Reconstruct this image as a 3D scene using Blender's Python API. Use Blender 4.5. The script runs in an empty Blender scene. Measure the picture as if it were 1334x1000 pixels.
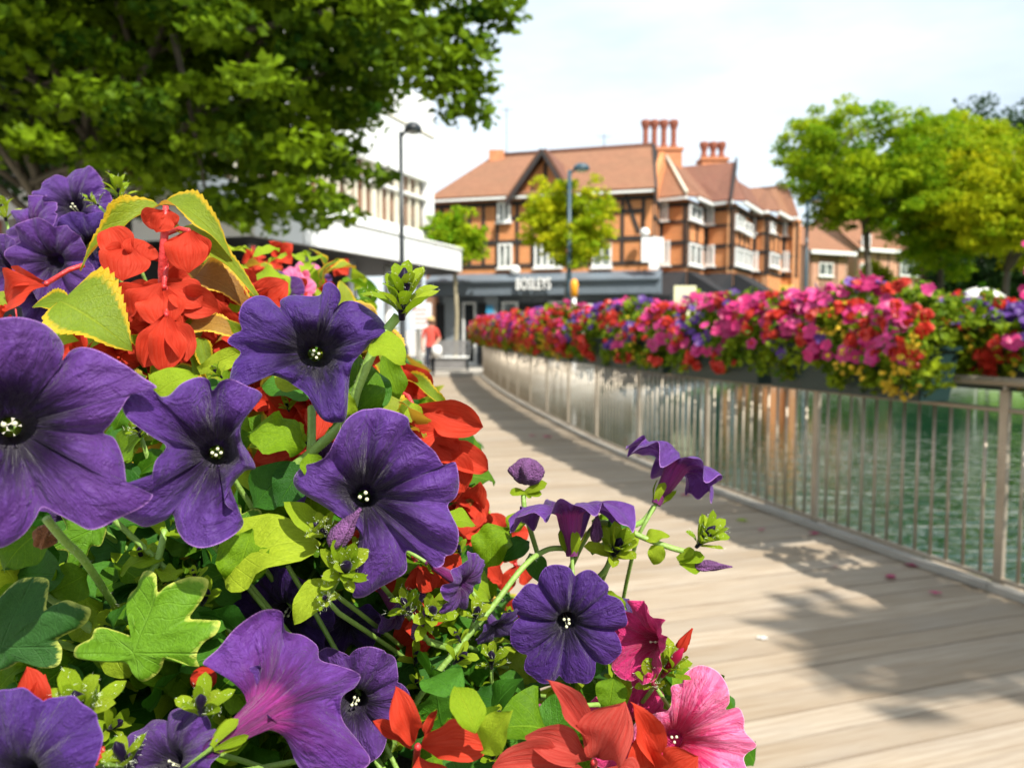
import bpy, math, random
import numpy as np
from mathutils import Vector, Matrix, Quaternion
R = math.radians
random.seed(7)
rng = np.random.default_rng(7)
scene = bpy.context.scene
col = scene.collection

# ------------------------------------------------------------------ camera
F_PX, CX, CY, CAM_H = 1037.0, 667.0, 500.0, 1.3
PITCH = math.atan(70.0 / F_PX)
cam_data = bpy.data.cameras.new('camera')
cam_data.sensor_width = 36.0
cam_data.lens = 36.0 * F_PX / 1334.0
cam_data.clip_start = 0.02
cam_data.clip_end = 2000.0
cam_data.dof.use_dof = True
cam_data.dof.focus_distance = 0.42
cam_data.dof.aperture_fstop = 11.5
cam = bpy.data.objects.new('camera', cam_data)
cam.location = (0, 0, CAM_H)
cam.rotation_euler = (R(90) - PITCH, 0, 0)
col.objects.link(cam)
scene.camera = cam

# ------------------------------------------------------------------ sky, sun, exposure
SUN_AZ, SUN_EL = R(148), R(49)            # azimuth clockwise from +Y (the view direction)
world = bpy.data.worlds.new('World'); scene.world = world
world.use_nodes = True
wn, wl = world.node_tree.nodes, world.node_tree.links
wn.clear()
sky = wn.new('ShaderNodeTexSky'); sky.sky_type = 'NISHITA'; sky.sun_disc = False
sky.sun_elevation = SUN_EL; sky.sun_rotation = SUN_AZ
sky.air_density = 1.0; sky.dust_density = 1.5; sky.ozone_density = 1.0
tc = wn.new('ShaderNodeTexCoord')
mp = wn.new('ShaderNodeMapping'); mp.inputs['Scale'].default_value = (1.0, 1.0, 3.2)
cl = wn.new('ShaderNodeTexNoise'); cl.inputs['Scale'].default_value = 2.2
cl.inputs['Detail'].default_value = 5; cl.inputs['Roughness'].default_value = 0.55
rp = wn.new('ShaderNodeValToRGB')
rp.color_ramp.elements[0].position = 0.32; rp.color_ramp.elements[0].color = (0.45, 0.45, 0.45, 1)
rp.color_ramp.elements[1].position = 0.62; rp.color_ramp.elements[1].color = (0.84, 0.84, 0.84, 1)
mx = wn.new('ShaderNodeMixRGB'); mx.inputs['Color2'].default_value = (7.3, 8.1, 8.7, 1)
bg = wn.new('ShaderNodeBackground'); bg.inputs['Strength'].default_value = 0.105
wo = wn.new('ShaderNodeOutputWorld')
wl.new(tc.outputs['Generated'], mp.inputs['Vector']); wl.new(mp.outputs['Vector'], cl.inputs['Vector'])
wl.new(cl.outputs['Fac'], rp.inputs['Fac']); wl.new(rp.outputs['Color'], mx.inputs['Fac'])
wl.new(sky.outputs['Color'], mx.inputs['Color1']); wl.new(mx.outputs['Color'], bg.inputs['Color'])
wl.new(bg.outputs['Background'], wo.inputs['Surface'])
sun_data = bpy.data.lights.new('sun', 'SUN'); sun_data.energy = 5.0; sun_data.angle = R(0.53)
sun_data.color = (1.0, 0.95, 0.86)
sun = bpy.data.objects.new('sun', sun_data); col.objects.link(sun)
to_sun = Vector((math.sin(SUN_AZ) * math.cos(SUN_EL), math.cos(SUN_AZ) * math.cos(SUN_EL), math.sin(SUN_EL)))
sun.rotation_euler = to_sun.to_track_quat('Z', 'Y').to_euler()
sun.location = (20, -10, 40)
vs = scene.view_settings
vs.view_transform = 'Standard'; vs.look = 'None'; vs.gamma = 1.0; vs.exposure = 0.68
vs.use_curve_mapping = False
scene.render.engine = 'CYCLES'
cy = scene.cycles
cy.use_denoising = True
cy.max_bounces = 8; cy.transparent_max_bounces = 8; cy.diffuse_bounces = 3; cy.glossy_bounces = 3; cy.transmission_bounces = 4
cy.caustics_reflective = False; cy.caustics_refractive = False

# ------------------------------------------------------------------ pixel <-> place
def at(px, py, Y):
    """point at depth Y on the line of sight of photo pixel (px, py)"""
    u, v = (px - CX) / F_PX, (CY - py) / F_PX
    d = Vector((u, math.cos(PITCH) + v * math.sin(PITCH), -math.sin(PITCH) + v * math.cos(PITCH)))
    return Vector((0, 0, CAM_H)) + d * (Y / d.y)
def on_level(px, py, z=0.0):
    p = at(px, py, 1.0) - Vector((0, 0, CAM_H))
    return Vector((0, 0, CAM_H)) + p * ((z - CAM_H) / p.z)
def proj(p):
    y, z = p[1], p[2] - CAM_H
    f = y * math.cos(PITCH) - z * math.sin(PITCH)
    u = y * math.sin(PITCH) + z * math.cos(PITCH)
    if f < 1e-4: return (-9999, -9999, f)
    return (CX + F_PX * p[0] / f, CY - F_PX * u / f, f)

# ------------------------------------------------------------------ objects
def tag(o, label=None, cat=None, group=None, kind=None):
    if label: o['label'] = label
    if cat: o['category'] = cat
    if group: o['group'] = group
    if kind: o['kind'] = kind
    return o
def empty(name, loc, label=None, cat=None, group=None):
    o = bpy.data.objects.new(name, None); o.empty_display_size = 0.05
    o.location = loc; col.objects.link(o)
    return tag(o, label, cat, group)
def link(name, me, parent=None, mat=None, matrix=None):
    """mesh object whose matrix is given in world space; the parents are never rotated"""
    o = bpy.data.objects.new(name, me); col.objects.link(o)
    if mat is not None and len(me.materials) == 0: me.materials.append(mat)
    m = matrix.copy() if matrix is not None else Matrix.Identity(4)
    if parent is not None:
        o.parent = parent
        m = WM[parent.name].inverted() @ m if parent.name in WM else Matrix.Translation(-Vector(parent.location)) @ m
    o.matrix_basis = m
    WM[o.name] = matrix.copy() if matrix is not None else Matrix.Identity(4)
    return o
WM = {}

class MB:
    """collects shapes, builds ONE mesh"""
    def __init__(s): s.v = []; s.f = []; s.uv = None; s.smooth = []; s.mi = []
    def add(s, verts, faces, smooth=False, mi=0):
        b = len(s.v); s.v.extend([tuple(v) for v in verts])
        for f in faces: s.f.append(tuple(b + i for i in f)); s.smooth.append(smooth); s.mi.append(mi)
        return s
    def box(s, x0, x1, y0, y1, z0, z1, mi=0):
        v = [(x, y, z) for z in (z0, z1) for y in (y0, y1) for x in (x0, x1)]
        return s.add(v, [(0,2,3,1),(4,5,7,6),(0,1,5,4),(2,6,7,3),(0,4,6,2),(1,3,7,5)], mi=mi)
    def obox(s, o, a, b, c, mi=0):
        """box from corner o with edge vectors a, b, c"""
        o, a, b, c = Vector(o), Vector(a), Vector(b), Vector(c)
        v = [o + a*i + b*j + c*k for k in (0,1) for j in (0,1) for i in (0,1)]
        return s.add(v, [(0,2,3,1),(4,5,7,6),(0,1,5,4),(2,6,7,3),(0,4,6,2),(1,3,7,5)], mi=mi)
    def tube(s, pts, rad, n=8, caps=True, smooth=True, mi=0):
        pts = [Vector(p) for p in pts]
        if not hasattr(rad, '__len__'): rad = [rad] * len(pts)
        ref = Vector((0, 0, 1)); V = []; up = None
        for i, p in enumerate(pts):
            t = (pts[min(i+1, len(pts)-1)] - pts[max(i-1, 0)])
            t = t.normalized() if t.length > 1e-9 else Vector((0, 0, 1))
            if up is None:
                up = t.orthogonal().normalized()
            else:
                up = (up - t * up.dot(t)); up = up.normalized() if up.length > 1e-6 else t.orthogonal().normalized()
            w = t.cross(up)
            for k in range(n):
                a = 2 * math.pi * k / n
                V.append(p + (up * math.cos(a) + w * math.sin(a)) * rad[i])
        Fc = []
        for i in range(len(pts) - 1):
            for k in range(n):
                Fc.append((i*n+k, i*n+(k+1) % n, (i+1)*n+(k+1) % n, (i+1)*n+k))
        if caps:
            Fc.append(tuple(range(n))[::-1]); Fc.append(tuple((len(pts)-1)*n + k for k in range(n)))
        return s.add(V, Fc, smooth, mi)
    def lathe(s, prof, origin=(0,0,0), n=16, smooth=True, mi=0, axis=None):
        o = Vector(origin); V = []
        for r, z in prof:
            for k in range(n):
                a = 2*math.pi*k/n; V.append(o + Vector((r*math.cos(a), r*math.sin(a), z)))
        Fc = []
        for i in range(len(prof)-1):
            for k in range(n): Fc.append((i*n+k, i*n+(k+1) % n, (i+1)*n+(k+1) % n, (i+1)*n+k))
        Fc.append(tuple(range(n))[::-1]); Fc.append(tuple((len(prof)-1)*n+k for k in range(n)))
        return s.add(V, Fc, smooth, mi)
    def mesh(s, name, mats=()):
        me = bpy.data.meshes.new(name); me.from_pydata(s.v, [], s.f)
        for m in (mats if isinstance(mats, (list, tuple)) else [mats]): me.materials.append(m)
        me.polygons.foreach_set('use_smooth', s.smooth)
        if any(s.mi): me.polygons.foreach_set('material_index', s.mi)
        me.update()
        return me
    def build(s, name, mat, parent=None, label=None):
        o = link(name, s.mesh(name, mat), parent)
        if label: o['label'] = label
        return o
def np_mesh(name, V, F, mats, smooth=True, uv=None, attr=None):
    """V (n,3) array, F (m,4) or (m,3) array of indices"""
    me = bpy.data.meshes.new(name)
    V = np.asarray(V, dtype=np.float32); F = np.asarray(F, dtype=np.int32)
    m, k = F.shape
    me.vertices.add(len(V)); me.vertices.foreach_set('co', V.ravel())
    me.loops.add(m * k); me.loops.foreach_set('vertex_index', F.ravel())
    me.polygons.add(m); me.polygons.foreach_set('loop_start', np.arange(0, m*k, k, dtype=np.int32))
    me.polygons.foreach_set('loop_total', np.full(m, k, dtype=np.int32))
    me.polygons.foreach_set('use_smooth', np.full(m, smooth, dtype=bool))
    if uv is not None:
        l = me.uv_layers.new(name='UVMap'); l.data.foreach_set('uv', np.asarray(uv, dtype=np.float32)[F.ravel()].ravel())
    if attr is not None:
        a = me.attributes.new('rnd', 'FLOAT', 'POINT'); a.data.foreach_set('value', np.asarray(attr, dtype=np.float32))
    for mt in (mats if isinstance(mats, (list, tuple)) else [mats]): me.materials.append(mt)
    me.update(calc_edges=True); me.validate()
    return me
def axes(n, roll=0.0):
    """rotation that takes +Z to n, +Y near world up, rolled about n"""
    n = Vector(n).normalized(); up = Vector((0, 0, 1))
    x = up.cross(n)
    x = x.normalized() if x.length > 1e-4 else Vector((1, 0, 0))
    y = n.cross(x)
    m = Matrix((x, y, n)).transposed()
    return (m @ Matrix.Rotation(roll, 3, 'Z')).to_4x4()
# ------------------------------------------------------------------ materials
class NT:
    def __init__(s, name):
        s.m = bpy.data.materials.new(name); s.m.use_nodes = True
        s.t = s.m.node_tree; s.t.nodes.clear()
        s.out = s.t.nodes.new('ShaderNodeOutputMaterial')
    def n(s, typ, ins=None, **pr):
        nd = s.t.nodes.new('ShaderNode' + typ)
        for k, v in pr.items(): setattr(nd, k, v)
        for k, v in (ins or {}).items():
            if isinstance(v, bpy.types.NodeSocket): s.t.links.new(v, nd.inputs[k])
            else: nd.inputs[k].default_value = v
        return nd
    def ramp(s, fac, stops, interp='LINEAR'):
        nd = s.t.nodes.new('ShaderNodeValToRGB'); cr = nd.color_ramp; cr.interpolation = interp
        while len(cr.elements) < len(stops): cr.elements.new(0.5)
        for e, (p, c) in zip(cr.elements, stops):
            e.position = p; e.color = (c[0], c[1], c[2], 1) if hasattr(c, '__len__') else (c, c, c, 1)
        s.t.links.new(fac, nd.inputs['Fac']); return nd.outputs['Color']
    def mix(s, fac, a, b, mode='MIX'):
        nd = s.t.nodes.new('ShaderNodeMixRGB'); nd.blend_type = mode
        for k, v in (('Fac', fac), ('Color1', a), ('Color2', b)):
            if isinstance(v, bpy.types.NodeSocket): s.t.links.new(v, nd.inputs[k])
            else: nd.inputs[k].default_value = (v[0], v[1], v[2], 1) if hasattr(v, '__len__') else v
        return nd.outputs['Color']
    def math(s, op, a, b=0.0):
        nd = s.t.nodes.new('ShaderNodeMath'); nd.operation = op
        for k, v in ((0, a), (1, b)):
            if isinstance(v, bpy.types.NodeSocket): s.t.links.new(v, nd.inputs[k])
            else: nd.inputs[k].default_value = v
        return nd.outputs[0]
    def coord(s, which='Object', scale=(1, 1, 1), rot=(0, 0, 0)):
        c = s.n('TexCoord')
        return s.n('Mapping', {'Vector': c.outputs[which], 'Scale': scale, 'Rotation': rot}).outputs[0]
    def noise(s, vec, scale, detail=3, rough=0.55, dist=0.0):
        return s.n('TexNoise', {'Vector': vec, 'Scale': scale, 'Detail': detail, 'Roughness': rough, 'Distortion': dist}).outputs['Fac']
    def bump(s, h, strength=0.3, dist=0.01):
        return s.n('Bump', {'Height': h, 'Strength': strength, 'Distance': dist}).outputs[0]
    def bsdf(s, color, rough=0.6, normal=None, **kw):
        ins = {'Roughness': rough}
        b = s.n('BsdfPrincipled', ins)
        if isinstance(color, bpy.types.NodeSocket): s.t.links.new(color, b.inputs['Base Color'])
        else: b.inputs['Base Color'].default_value = (*color, 1)
        if normal is not None: s.t.links.new(normal, b.inputs['Normal'])
        for k, v in kw.items():
            k = k.replace('_', ' ')
            if isinstance(v, bpy.types.NodeSocket): s.t.links.new(v, b.inputs[k])
            else: b.inputs[k].default_value = v
        return b.outputs[0]
    def done(s, sh):
        s.t.links.new(sh, s.out.inputs['Surface']); return s.m
    def thin(s, color, rough, amount, normal=None, tcol=None, **kw):
        """petal or leaf: a reflecting face that also lets light through"""
        b = s.bsdf(color, rough, normal, **kw)
        tr = s.n('BsdfTranslucent')
        c = tcol if tcol is not None else color
        if isinstance(c, bpy.types.NodeSocket): s.t.links.new(c, tr.inputs['Color'])
        else: tr.inputs['Color'].default_value = (*c, 1)
        mxs = s.n('MixShader', {'Fac': amount})
        s.t.links.new(b, mxs.inputs[1]); s.t.links.new(tr.outputs[0], mxs.inputs[2])
        return s.done(mxs.outputs[0])
MT = {}
def plain(name, c, rough=0.6, var=0.15, scale=6.0, bump=0.15, metallic=0.0, spec=0.5):
    t = NT(name); v = t.coord('Object')
    n1 = t.noise(v, scale, 5)
    n2 = t.noise(v, scale * 7, 3)
    f = t.math('ADD', t.math('MULTIPLY', n1, 0.7), t.math('MULTIPLY', n2, 0.3))
    colr = t.ramp(f, [(0.25, [x * (1 - var) for x in c]), (0.75, [min(1, x * (1 + var)) for x in c])])
    MT[name] = t.done(t.bsdf(colr, rough, t.bump(n2, bump, 0.01), Metallic=metallic, Specular_IOR_Level=spec))
    return MT[name]

def leaf_mat(name, c_lo, c_hi, rough=0.5, trans=0.35, per='obj', edge=None, under=None, vein=True, spec=0.3, edge_w=0.86):
    t = NT(name)
    if per == 'obj': r = t.n('ObjectInfo').outputs['Random']
    else: r = t.n('Attribute', attribute_name='rnd').outputs['Fac']
    c = t.mix(r, c_lo, c_hi)
    nrm = None
    if vein:
        uv = t.n('UVMap'); sp = t.n('SeparateXYZ', {0: uv.outputs[0]})
        u, v = sp.outputs[0], sp.outputs[1]
        au = t.math('ABSOLUTE', u)
        mid = t.ramp(au, [(0.0, 1.0), (0.05, 0.0)])
        sv = t.math('SINE', t.math('MULTIPLY', t.math('SUBTRACT', v, t.math('MULTIPLY', au, 0.35)), 44.0))
        side = t.ramp(sv, [(0.9, 0.0), (1.0, 0.30)])
        blot = t.noise(t.coord('UV', (3, 5, 1)), 2.2, 4)
        c = t.mix(t.ramp(blot, [(0.35, 0.0), (0.7, 0.35)]), c, [x * 0.6 for x in c_lo])
        vf = t.mix(1.0, mid, side, 'LIGHTEN')
        c = t.mix(t.math('MULTIPLY', vf, 0.30), c, [min(1, x * 1.7 + 0.03) for x in c_hi])
        if edge is not None:
            ed = t.n('Attribute', attribute_name='rnd').outputs['Fac']
            jag = t.math('ADD', ed, t.math('MULTIPLY', t.math('SUBTRACT', blot, 0.5), 0.25))
            c = t.mix(t.ramp(jag, [(edge_w - 0.08, 0.0), (edge_w + 0.05, 1.0)]), c, edge)
        fine = t.noise(t.coord('UV', (9, 16, 1)), 2.0, 4)
        c = t.mix(t.ramp(fine, [(0.3, 0.28), (0.6, 0.0)]), c, [x * 0.45 for x in c_lo])
        nrm = t.bump(t.math('ADD', t.math('ADD', t.math('MULTIPLY', vf, -0.6), t.math('MULTIPLY', blot, 0.5)), t.math('MULTIPLY', fine, 0.5)), 0.6, 0.002)
    if under is not None:
        g = t.n('NewGeometry').outputs['Backfacing']
        c = t.mix(g, c, under)
    MT[name] = t.thin(c, rough, trans, nrm, tcol=t.mix(0.5, c, t.mix(1.0, c, (1.0, 1.0, 0.45), 'MULTIPLY')), Specular_IOR_Level=spec)
    return MT[name]

def petal_mat(name, c_limb, c_dark, c_edge, back, vein_col=None, vein_amt=0.35, rough=0.5, trans=0.22, throat=0.42, hue=0.0):
    """petunia: uv.x = angle / full turn, uv.y = 0 tube foot .. 1 rim"""
    t = NT(name)
    uv = t.n('UVMap'); sp = t.n('SeparateXYZ', {0: uv.outputs[0]}); v = sp.outputs[1]
    st = t.n('Mapping', {'Vector': uv.outputs[0], 'Scale': (60, 2.2, 1)}).outputs[0]
    n1 = t.noise(st, 1.0, 4, 0.6, 0.5)
    st2 = t.n('Mapping', {'Vector': uv.outputs[0], 'Scale': (22, 3.2, 1)}).outputs[0]
    n2 = t.noise(st2, 1.0, 5, 0.65, 1.2)
    rnd = t.n('ObjectInfo').outputs['Random']
    c = t.mix(t.ramp(n2, [(0.3, 0.0), (0.72, 1.0)]), [x * 0.74 for x in c_limb], [min(1, x * 1.28) for x in c_limb])
    c = t.mix(t.math('MULTIPLY', rnd, 0.35 + hue), c, [min(1, c_limb[0] * 1.5), c_limb[1] * 1.2, c_limb[2] * 0.85])
    vc = vein_col or c_dark
    lines = t.ramp(n1, [(0.49, 0.0), (0.55, 1.0)]) if vein_col else t.ramp(n1, [(0.42, 0.0), (0.66, 1.0)])
    fade = t.ramp(v, [(0.38, 1.0), (0.99, 0.35 if vein_col else 0.4)])
    c = t.mix(t.math('MULTIPLY', t.math('MULTIPLY', lines, fade), vein_amt), c, vc)
    c = t.mix(t.ramp(v, [(throat, 1.0), (throat + 0.10, 0.72), (throat + 0.30, 0.0)]), c, c_dark)
    c = t.mix(t.ramp(v, [(0.985, 0.0), (1.0, 0.7)]), c, c_edge)  # pale rim: light showing through the petal edge is put into the colour
    g = t.n('NewGeometry').outputs['Backfacing']
    bk = t.mix(t.math('MULTIPLY', lines, 0.55), back, [x * 0.5 for x in back])
    bk = t.mix(t.ramp(v, [(0.34, 1.0), (0.43, 0.08)]), c, bk)
    c = t.mix(g, c, bk)
    st3 = t.n('Mapping', {'Vector': uv.outputs[0], 'Scale': (46, 6, 1)}).outputs[0]
    n3 = t.noise(st3, 1.0, 4, 0.6, 0.8)
    c = t.mix(t.ramp(n3, [(0.52, 0.0), (0.78, 0.34)]), c, [min(1, x * 2.1 + 0.02) for x in c_limb])
    h = t.math('ADD', t.math('ADD', n2, t.math('MULTIPLY', n1, 0.5)), t.math('MULTIPLY', n3, 0.55))
    MT[name] = t.thin(c, rough, trans, t.bump(h, 1.0, 0.0032), Specular_IOR_Level=0.22, Sheen_Weight=0.12, Sheen_Roughness=0.4)
    return MT[name]

petal_mat('petunia_purple', (0.074, 0.025, 0.182), (0.010, 0.0012, 0.024), (0.45, 0.22, 0.58), (0.17, 0.07, 0.30), vein_amt=0.42)
petal_mat('petunia_violet', (0.050, 0.016, 0.150), (0.007, 0.001, 0.020), (0.25, 0.1, 0.45), (0.15, 0.05, 0.28), vein_amt=0.35)
petal_mat('petunia_magenta_tube', (0.082, 0.026, 0.20), (0.06, 0.003, 0.08), (0.5, 0.25, 0.6), (0.30, 0.025, 0.20), vein_amt=0.4)
petal_mat('petunia_pink', (0.62, 0.15, 0.31), (0.52, 0.010, 0.07), (0.95, 0.5, 0.65), (0.8, 0.16, 0.38), vein_col=(0.50, 0.002, 0.11), vein_amt=1.0, throat=0.40)
petal_mat('petunia_hot_pink', (0.52, 0.030, 0.17), (0.36, 0.004, 0.05), (0.9, 0.3, 0.5), (0.6, 0.05, 0.25), vein_amt=0.45)
def simple_petal(name, c, trans=0.25, rough=0.42, var=0.3):
    t = NT(name); r = t.n('ObjectInfo').outputs['Random']
    v = t.coord('Object', (1.0, 0.3, 1.0)); n1 = t.noise(v, 22, 4); n2 = t.noise(t.coord('Object'), 3.0, 3)
    cc = t.mix(r, [x * (1 - var) for x in c], [min(1, x * (1 + var * .5) + 0.012) for x in c])
    cc = t.mix(t.ramp(n2, [(0.35, 0.0), (0.75, 0.5)]), cc, [min(1, x * 1.12 + 0.02) for x in c])
    MT[name] = t.thin(cc, rough, trans, t.bump(n1, 0.35, 0.0012), Specular_IOR_Level=0.4)
    return MT[name]
def begonia_mat(name, c, hi):
    t = NT(name); r = t.n('ObjectInfo').outputs['Random']; uv = t.n('UVMap').outputs[0]
    sp = t.n('SeparateXYZ', {0: uv}); v = sp.outputs[1]
    n1 = t.noise(t.n('Mapping', {'Vector': uv, 'Scale': (7, 1.2, 1)}).outputs[0], 1.6, 4, 0.6, 0.4)
    n2 = t.noise(t.coord('UV', (2, 2.5, 1)), 1.3, 3)
    cc = t.mix(r, [x * 0.78 for x in c], c)
    cc = t.mix(t.ramp(n1, [(0.40, 0.0), (0.75, 0.55)]), cc, hi)
    cc = t.mix(t.ramp(v, [(0.0, 0.55), (0.35, 0.0)]), cc, [c[0] * 0.55, c[1] * 0.5, c[2] * 0.5])
    cc = t.mix(t.ramp(n2, [(0.35, 0.3), (0.6, 0.0)]), cc, [c[0] * 0.72, c[1] * 0.5, c[2] * 0.5])
    MT[name] = t.thin(cc, 0.62, 0.36, t.bump(t.math('ADD', n1, n2), 0.45, 0.002), Specular_IOR_Level=0.15)
begonia_mat('begonia_red', (0.58, 0.042, 0.016), (0.66, 0.10, 0.055))
begonia_mat('begonia_coral', (0.52, 0.055, 0.040), (0.62, 0.16, 0.12))
simple_petal('magenta_petal', (0.47, 0.008, 0.125), var=0.45)
simple_petal('rose_petal', (0.56, 0.030, 0.19), var=0.35)
simple_petal('violet_petal', (0.085, 0.016, 0.21), var=0.45)
simple_petal('scarlet_petal', (0.56, 0.030, 0.012), var=0.3)
simple_petal('yellow_petal', (0.78, 0.55, 0.03), var=0.3)
simple_petal('white_petal', (0.82, 0.80, 0.76), var=0.05)
leaf_mat('leaf_petunia', (0.042, 0.15, 0.005), (0.23, 0.38, 0.010), trans=0.40, spec=0.16)
leaf_mat('leaf_dark', (0.020, 0.10, 0.008), (0.07, 0.22, 0.012), trans=0.32, spec=0.25)
leaf_mat('leaf_lime', (0.25, 0.39, 0.012), (0.41, 0.52, 0.03), trans=0.42, spec=0.15)
leaf_mat('leaf_ivy', (0.085, 0.22, 0.008), (0.13, 0.28, 0.012), trans=0.30, spec=0.2, edge=(0.52, 0.58, 0.10), edge_w=1.0)
leaf_mat('leaf_ivy_dark', (0.018, 0.07, 0.014), (0.03, 0.10, 0.018), trans=0.2, edge=(0.45, 0.50, 0.10), edge_w=1.02, spec=0.15)
leaf_mat('leaf_begonia', (0.17, 0.27, 0.012), (0.30, 0.35, 0.02), trans=0.4, edge=(0.62, 0.42, 0.015), under=(0.48, 0.26, 0.03), edge_w=0.80)
leaf_mat('leaf_begonia_bronze', (0.30, 0.15, 0.03), (0.42, 0.24, 0.04), trans=0.35, edge=(0.85, 0.52, 0.05), edge_w=0.8)
leaf_mat('foliage_mix', (0.015, 0.085, 0.006), (0.32, 0.40, 0.015), trans=0.35, per='attr', vein=False, spec=0.1)
leaf_mat('crown_plane', (0.007, 0.048, 0.005), (0.20, 0.31, 0.008), trans=0.40, per='attr', vein=False, spec=0.08)
leaf_mat('crown_lime', (0.085, 0.25, 0.009), (0.45, 0.53, 0.014), trans=0.42, per='attr', vein=False, spec=0.06)
leaf_mat('crown_yellow', (0.17, 0.32, 0.009), (0.62, 0.58, 0.014), trans=0.42, per='attr', vein=False, spec=0.06)
leaf_mat('crown_dark', (0.012, 0.040, 0.010), (0.04, 0.095, 0.014), trans=0.25, per='attr', vein=False)
plain('stem_green', (0.20, 0.33, 0.06), 0.5, 0.25, 60, 0.2)
plain('stem_red', (0.50, 0.03, 0.03), 0.45, 0.25, 60, 0.2)
plain('anther_white', (0.62, 0.62, 0.42), 0.6, 0.1, 300, 0.1)
plain('anther_yellow', (0.55, 0.50, 0.12), 0.6, 0.1, 300, 0.1)
plain('withered', (0.20, 0.07, 0.22), 0.8, 0.6, 130, 0.8)
plain('withered_brown', (0.28, 0.10, 0.03), 0.8, 0.5, 130, 0.8)
plain('soil', (0.035, 0.024, 0.016), 0.95, 0.4, 40, 0.8)
plain('trough_green', (0.006, 0.026, 0.024), 0.5, 0.25, 5, 0.08)
plain('bark', (0.10, 0.085, 0.06), 0.9, 0.45, 9, 0.9)
plain('bark_pale', (0.30, 0.26, 0.17), 0.85, 0.35, 9, 0.6)
plain('white_render', (0.82, 0.83, 0.82), 0.7, 0.05, 1.5, 0.05)
plain('white_paint', (0.80, 0.80, 0.77), 0.5, 0.06, 4, 0.05)
plain('cream_paint', (0.62, 0.58, 0.46), 0.5, 0.1, 4, 0.05)
plain('shop_grey', (0.135, 0.155, 0.175), 0.5, 0.12, 2, 0.06)
plain('shop_grey_pale', (0.24, 0.27, 0.29), 0.5, 0.12, 2, 0.06)
plain('lead_grey', (0.13, 0.16, 0.19), 0.55, 0.2, 1.5, 0.1)
plain('black_timber', (0.022, 0.018, 0.017), 0.7, 0.4, 5, 0.3)
plain('black_awning', (0.016, 0.017, 0.02), 0.8, 0.3, 3, 0.2)
plain('unlit_dark', (0.012, 0.013, 0.015), 0.6, 0.3, 3, 0.1)
plain('column_blue', (0.035, 0.075, 0.10), 0.4, 0.15, 8, 0.05)
plain('column_dark', (0.020, 0.026, 0.03), 0.4, 0.15, 8, 0.05)
plain('lamp_glass', (0.55, 0.58, 0.6), 0.2, 0.05, 8, 0.0)
plain('bench_grey', (0.16, 0.155, 0.15), 0.7, 0.3, 8, 0.3)
plain('coral_cloth', (0.62, 0.085, 0.06), 0.85, 0.2, 12, 0.3)
plain('navy_cloth', (0.018, 0.022, 0.035), 0.85, 0.3, 12, 0.3)
plain('skin', (0.50, 0.28, 0.19), 0.55, 0.1, 20, 0.1)
plain('hair_dark', (0.02, 0.014, 0.01), 0.5, 0.3, 60, 0.5)
plain('hat_straw', (0.55, 0.36, 0.16), 0.8, 0.2, 60, 0.4)
plain('shoe_dark', (0.03, 0.025, 0.025), 0.6, 0.2, 20, 0.1)
plain('sign_white', (0.80, 0.80, 0.78), 0.45, 0.03, 3, 0.02)
plain('sign_orange', (0.85, 0.34, 0.015), 0.45, 0.08, 6, 0.02)
plain('sign_red', (0.70, 0.02, 0.02), 0.45, 0.08, 6, 0.02)
plain('sign_yellow', (0.85, 0.62, 0.14), 0.5, 0.3, 5, 0.02)
plain('sign_cream', (0.72, 0.68, 0.42), 0.5, 0.1, 5, 0.02)
plain('sign_blue', (0.06, 0.32, 0.55), 0.5, 0.1, 5, 0.02)
plain('concrete', (0.36, 0.335, 0.29), 0.85, 0.18, 3, 0.35)
plain('concrete_white', (0.66, 0.66, 0.62), 0.8, 0.14, 2, 0.25)
plain('pot_clay', (0.40, 0.15, 0.07), 0.8, 0.2, 10, 0.2)
plain('bin_orange', (0.75, 0.20, 0.02), 0.5, 0.1, 10, 0.05)

def brick_mat(name, c1, c2, mortar, scale=1.0):
    t = NT(name); v = t.n('UVMap').outputs[0]
    b = t.n('TexBrick', {'Vector': v, 'Color1': (*c1, 1), 'Color2': (*c2, 1), 'Mortar': (*mortar, 1), 'Scale': scale,
                         'Mortar Size': 0.010, 'Mortar Smooth': 0.2, 'Bias': 0.0, 'Brick Width': 0.225, 'Row Height': 0.075}, offset=0.5)
    n1 = t.noise(t.n('Mapping', {'Vector': v, 'Scale': (1, 1, 1)}).outputs[0], 1.3, 5)
    c = t.mix(t.ramp(n1, [(0.3, 0.0), (0.7, 0.45)]), b.outputs['Color'], [x * 0.62 for x in c1])
    MT[name] = t.done(t.bsdf(c, 0.85, t.bump(b.outputs['Fac'], -0.5, 0.01)))
brick_mat('brick_orange', (0.70, 0.25, 0.070), (0.55, 0.175, 0.05), (0.55, 0.36, 0.20))
brick_mat('brick_red', (0.38, 0.10, 0.05), (0.30, 0.075, 0.04), (0.30, 0.24, 0.2))
brick_mat('brick_pale', (0.56, 0.26, 0.15), (0.46, 0.20, 0.12), (0.5, 0.4, 0.32))
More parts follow.
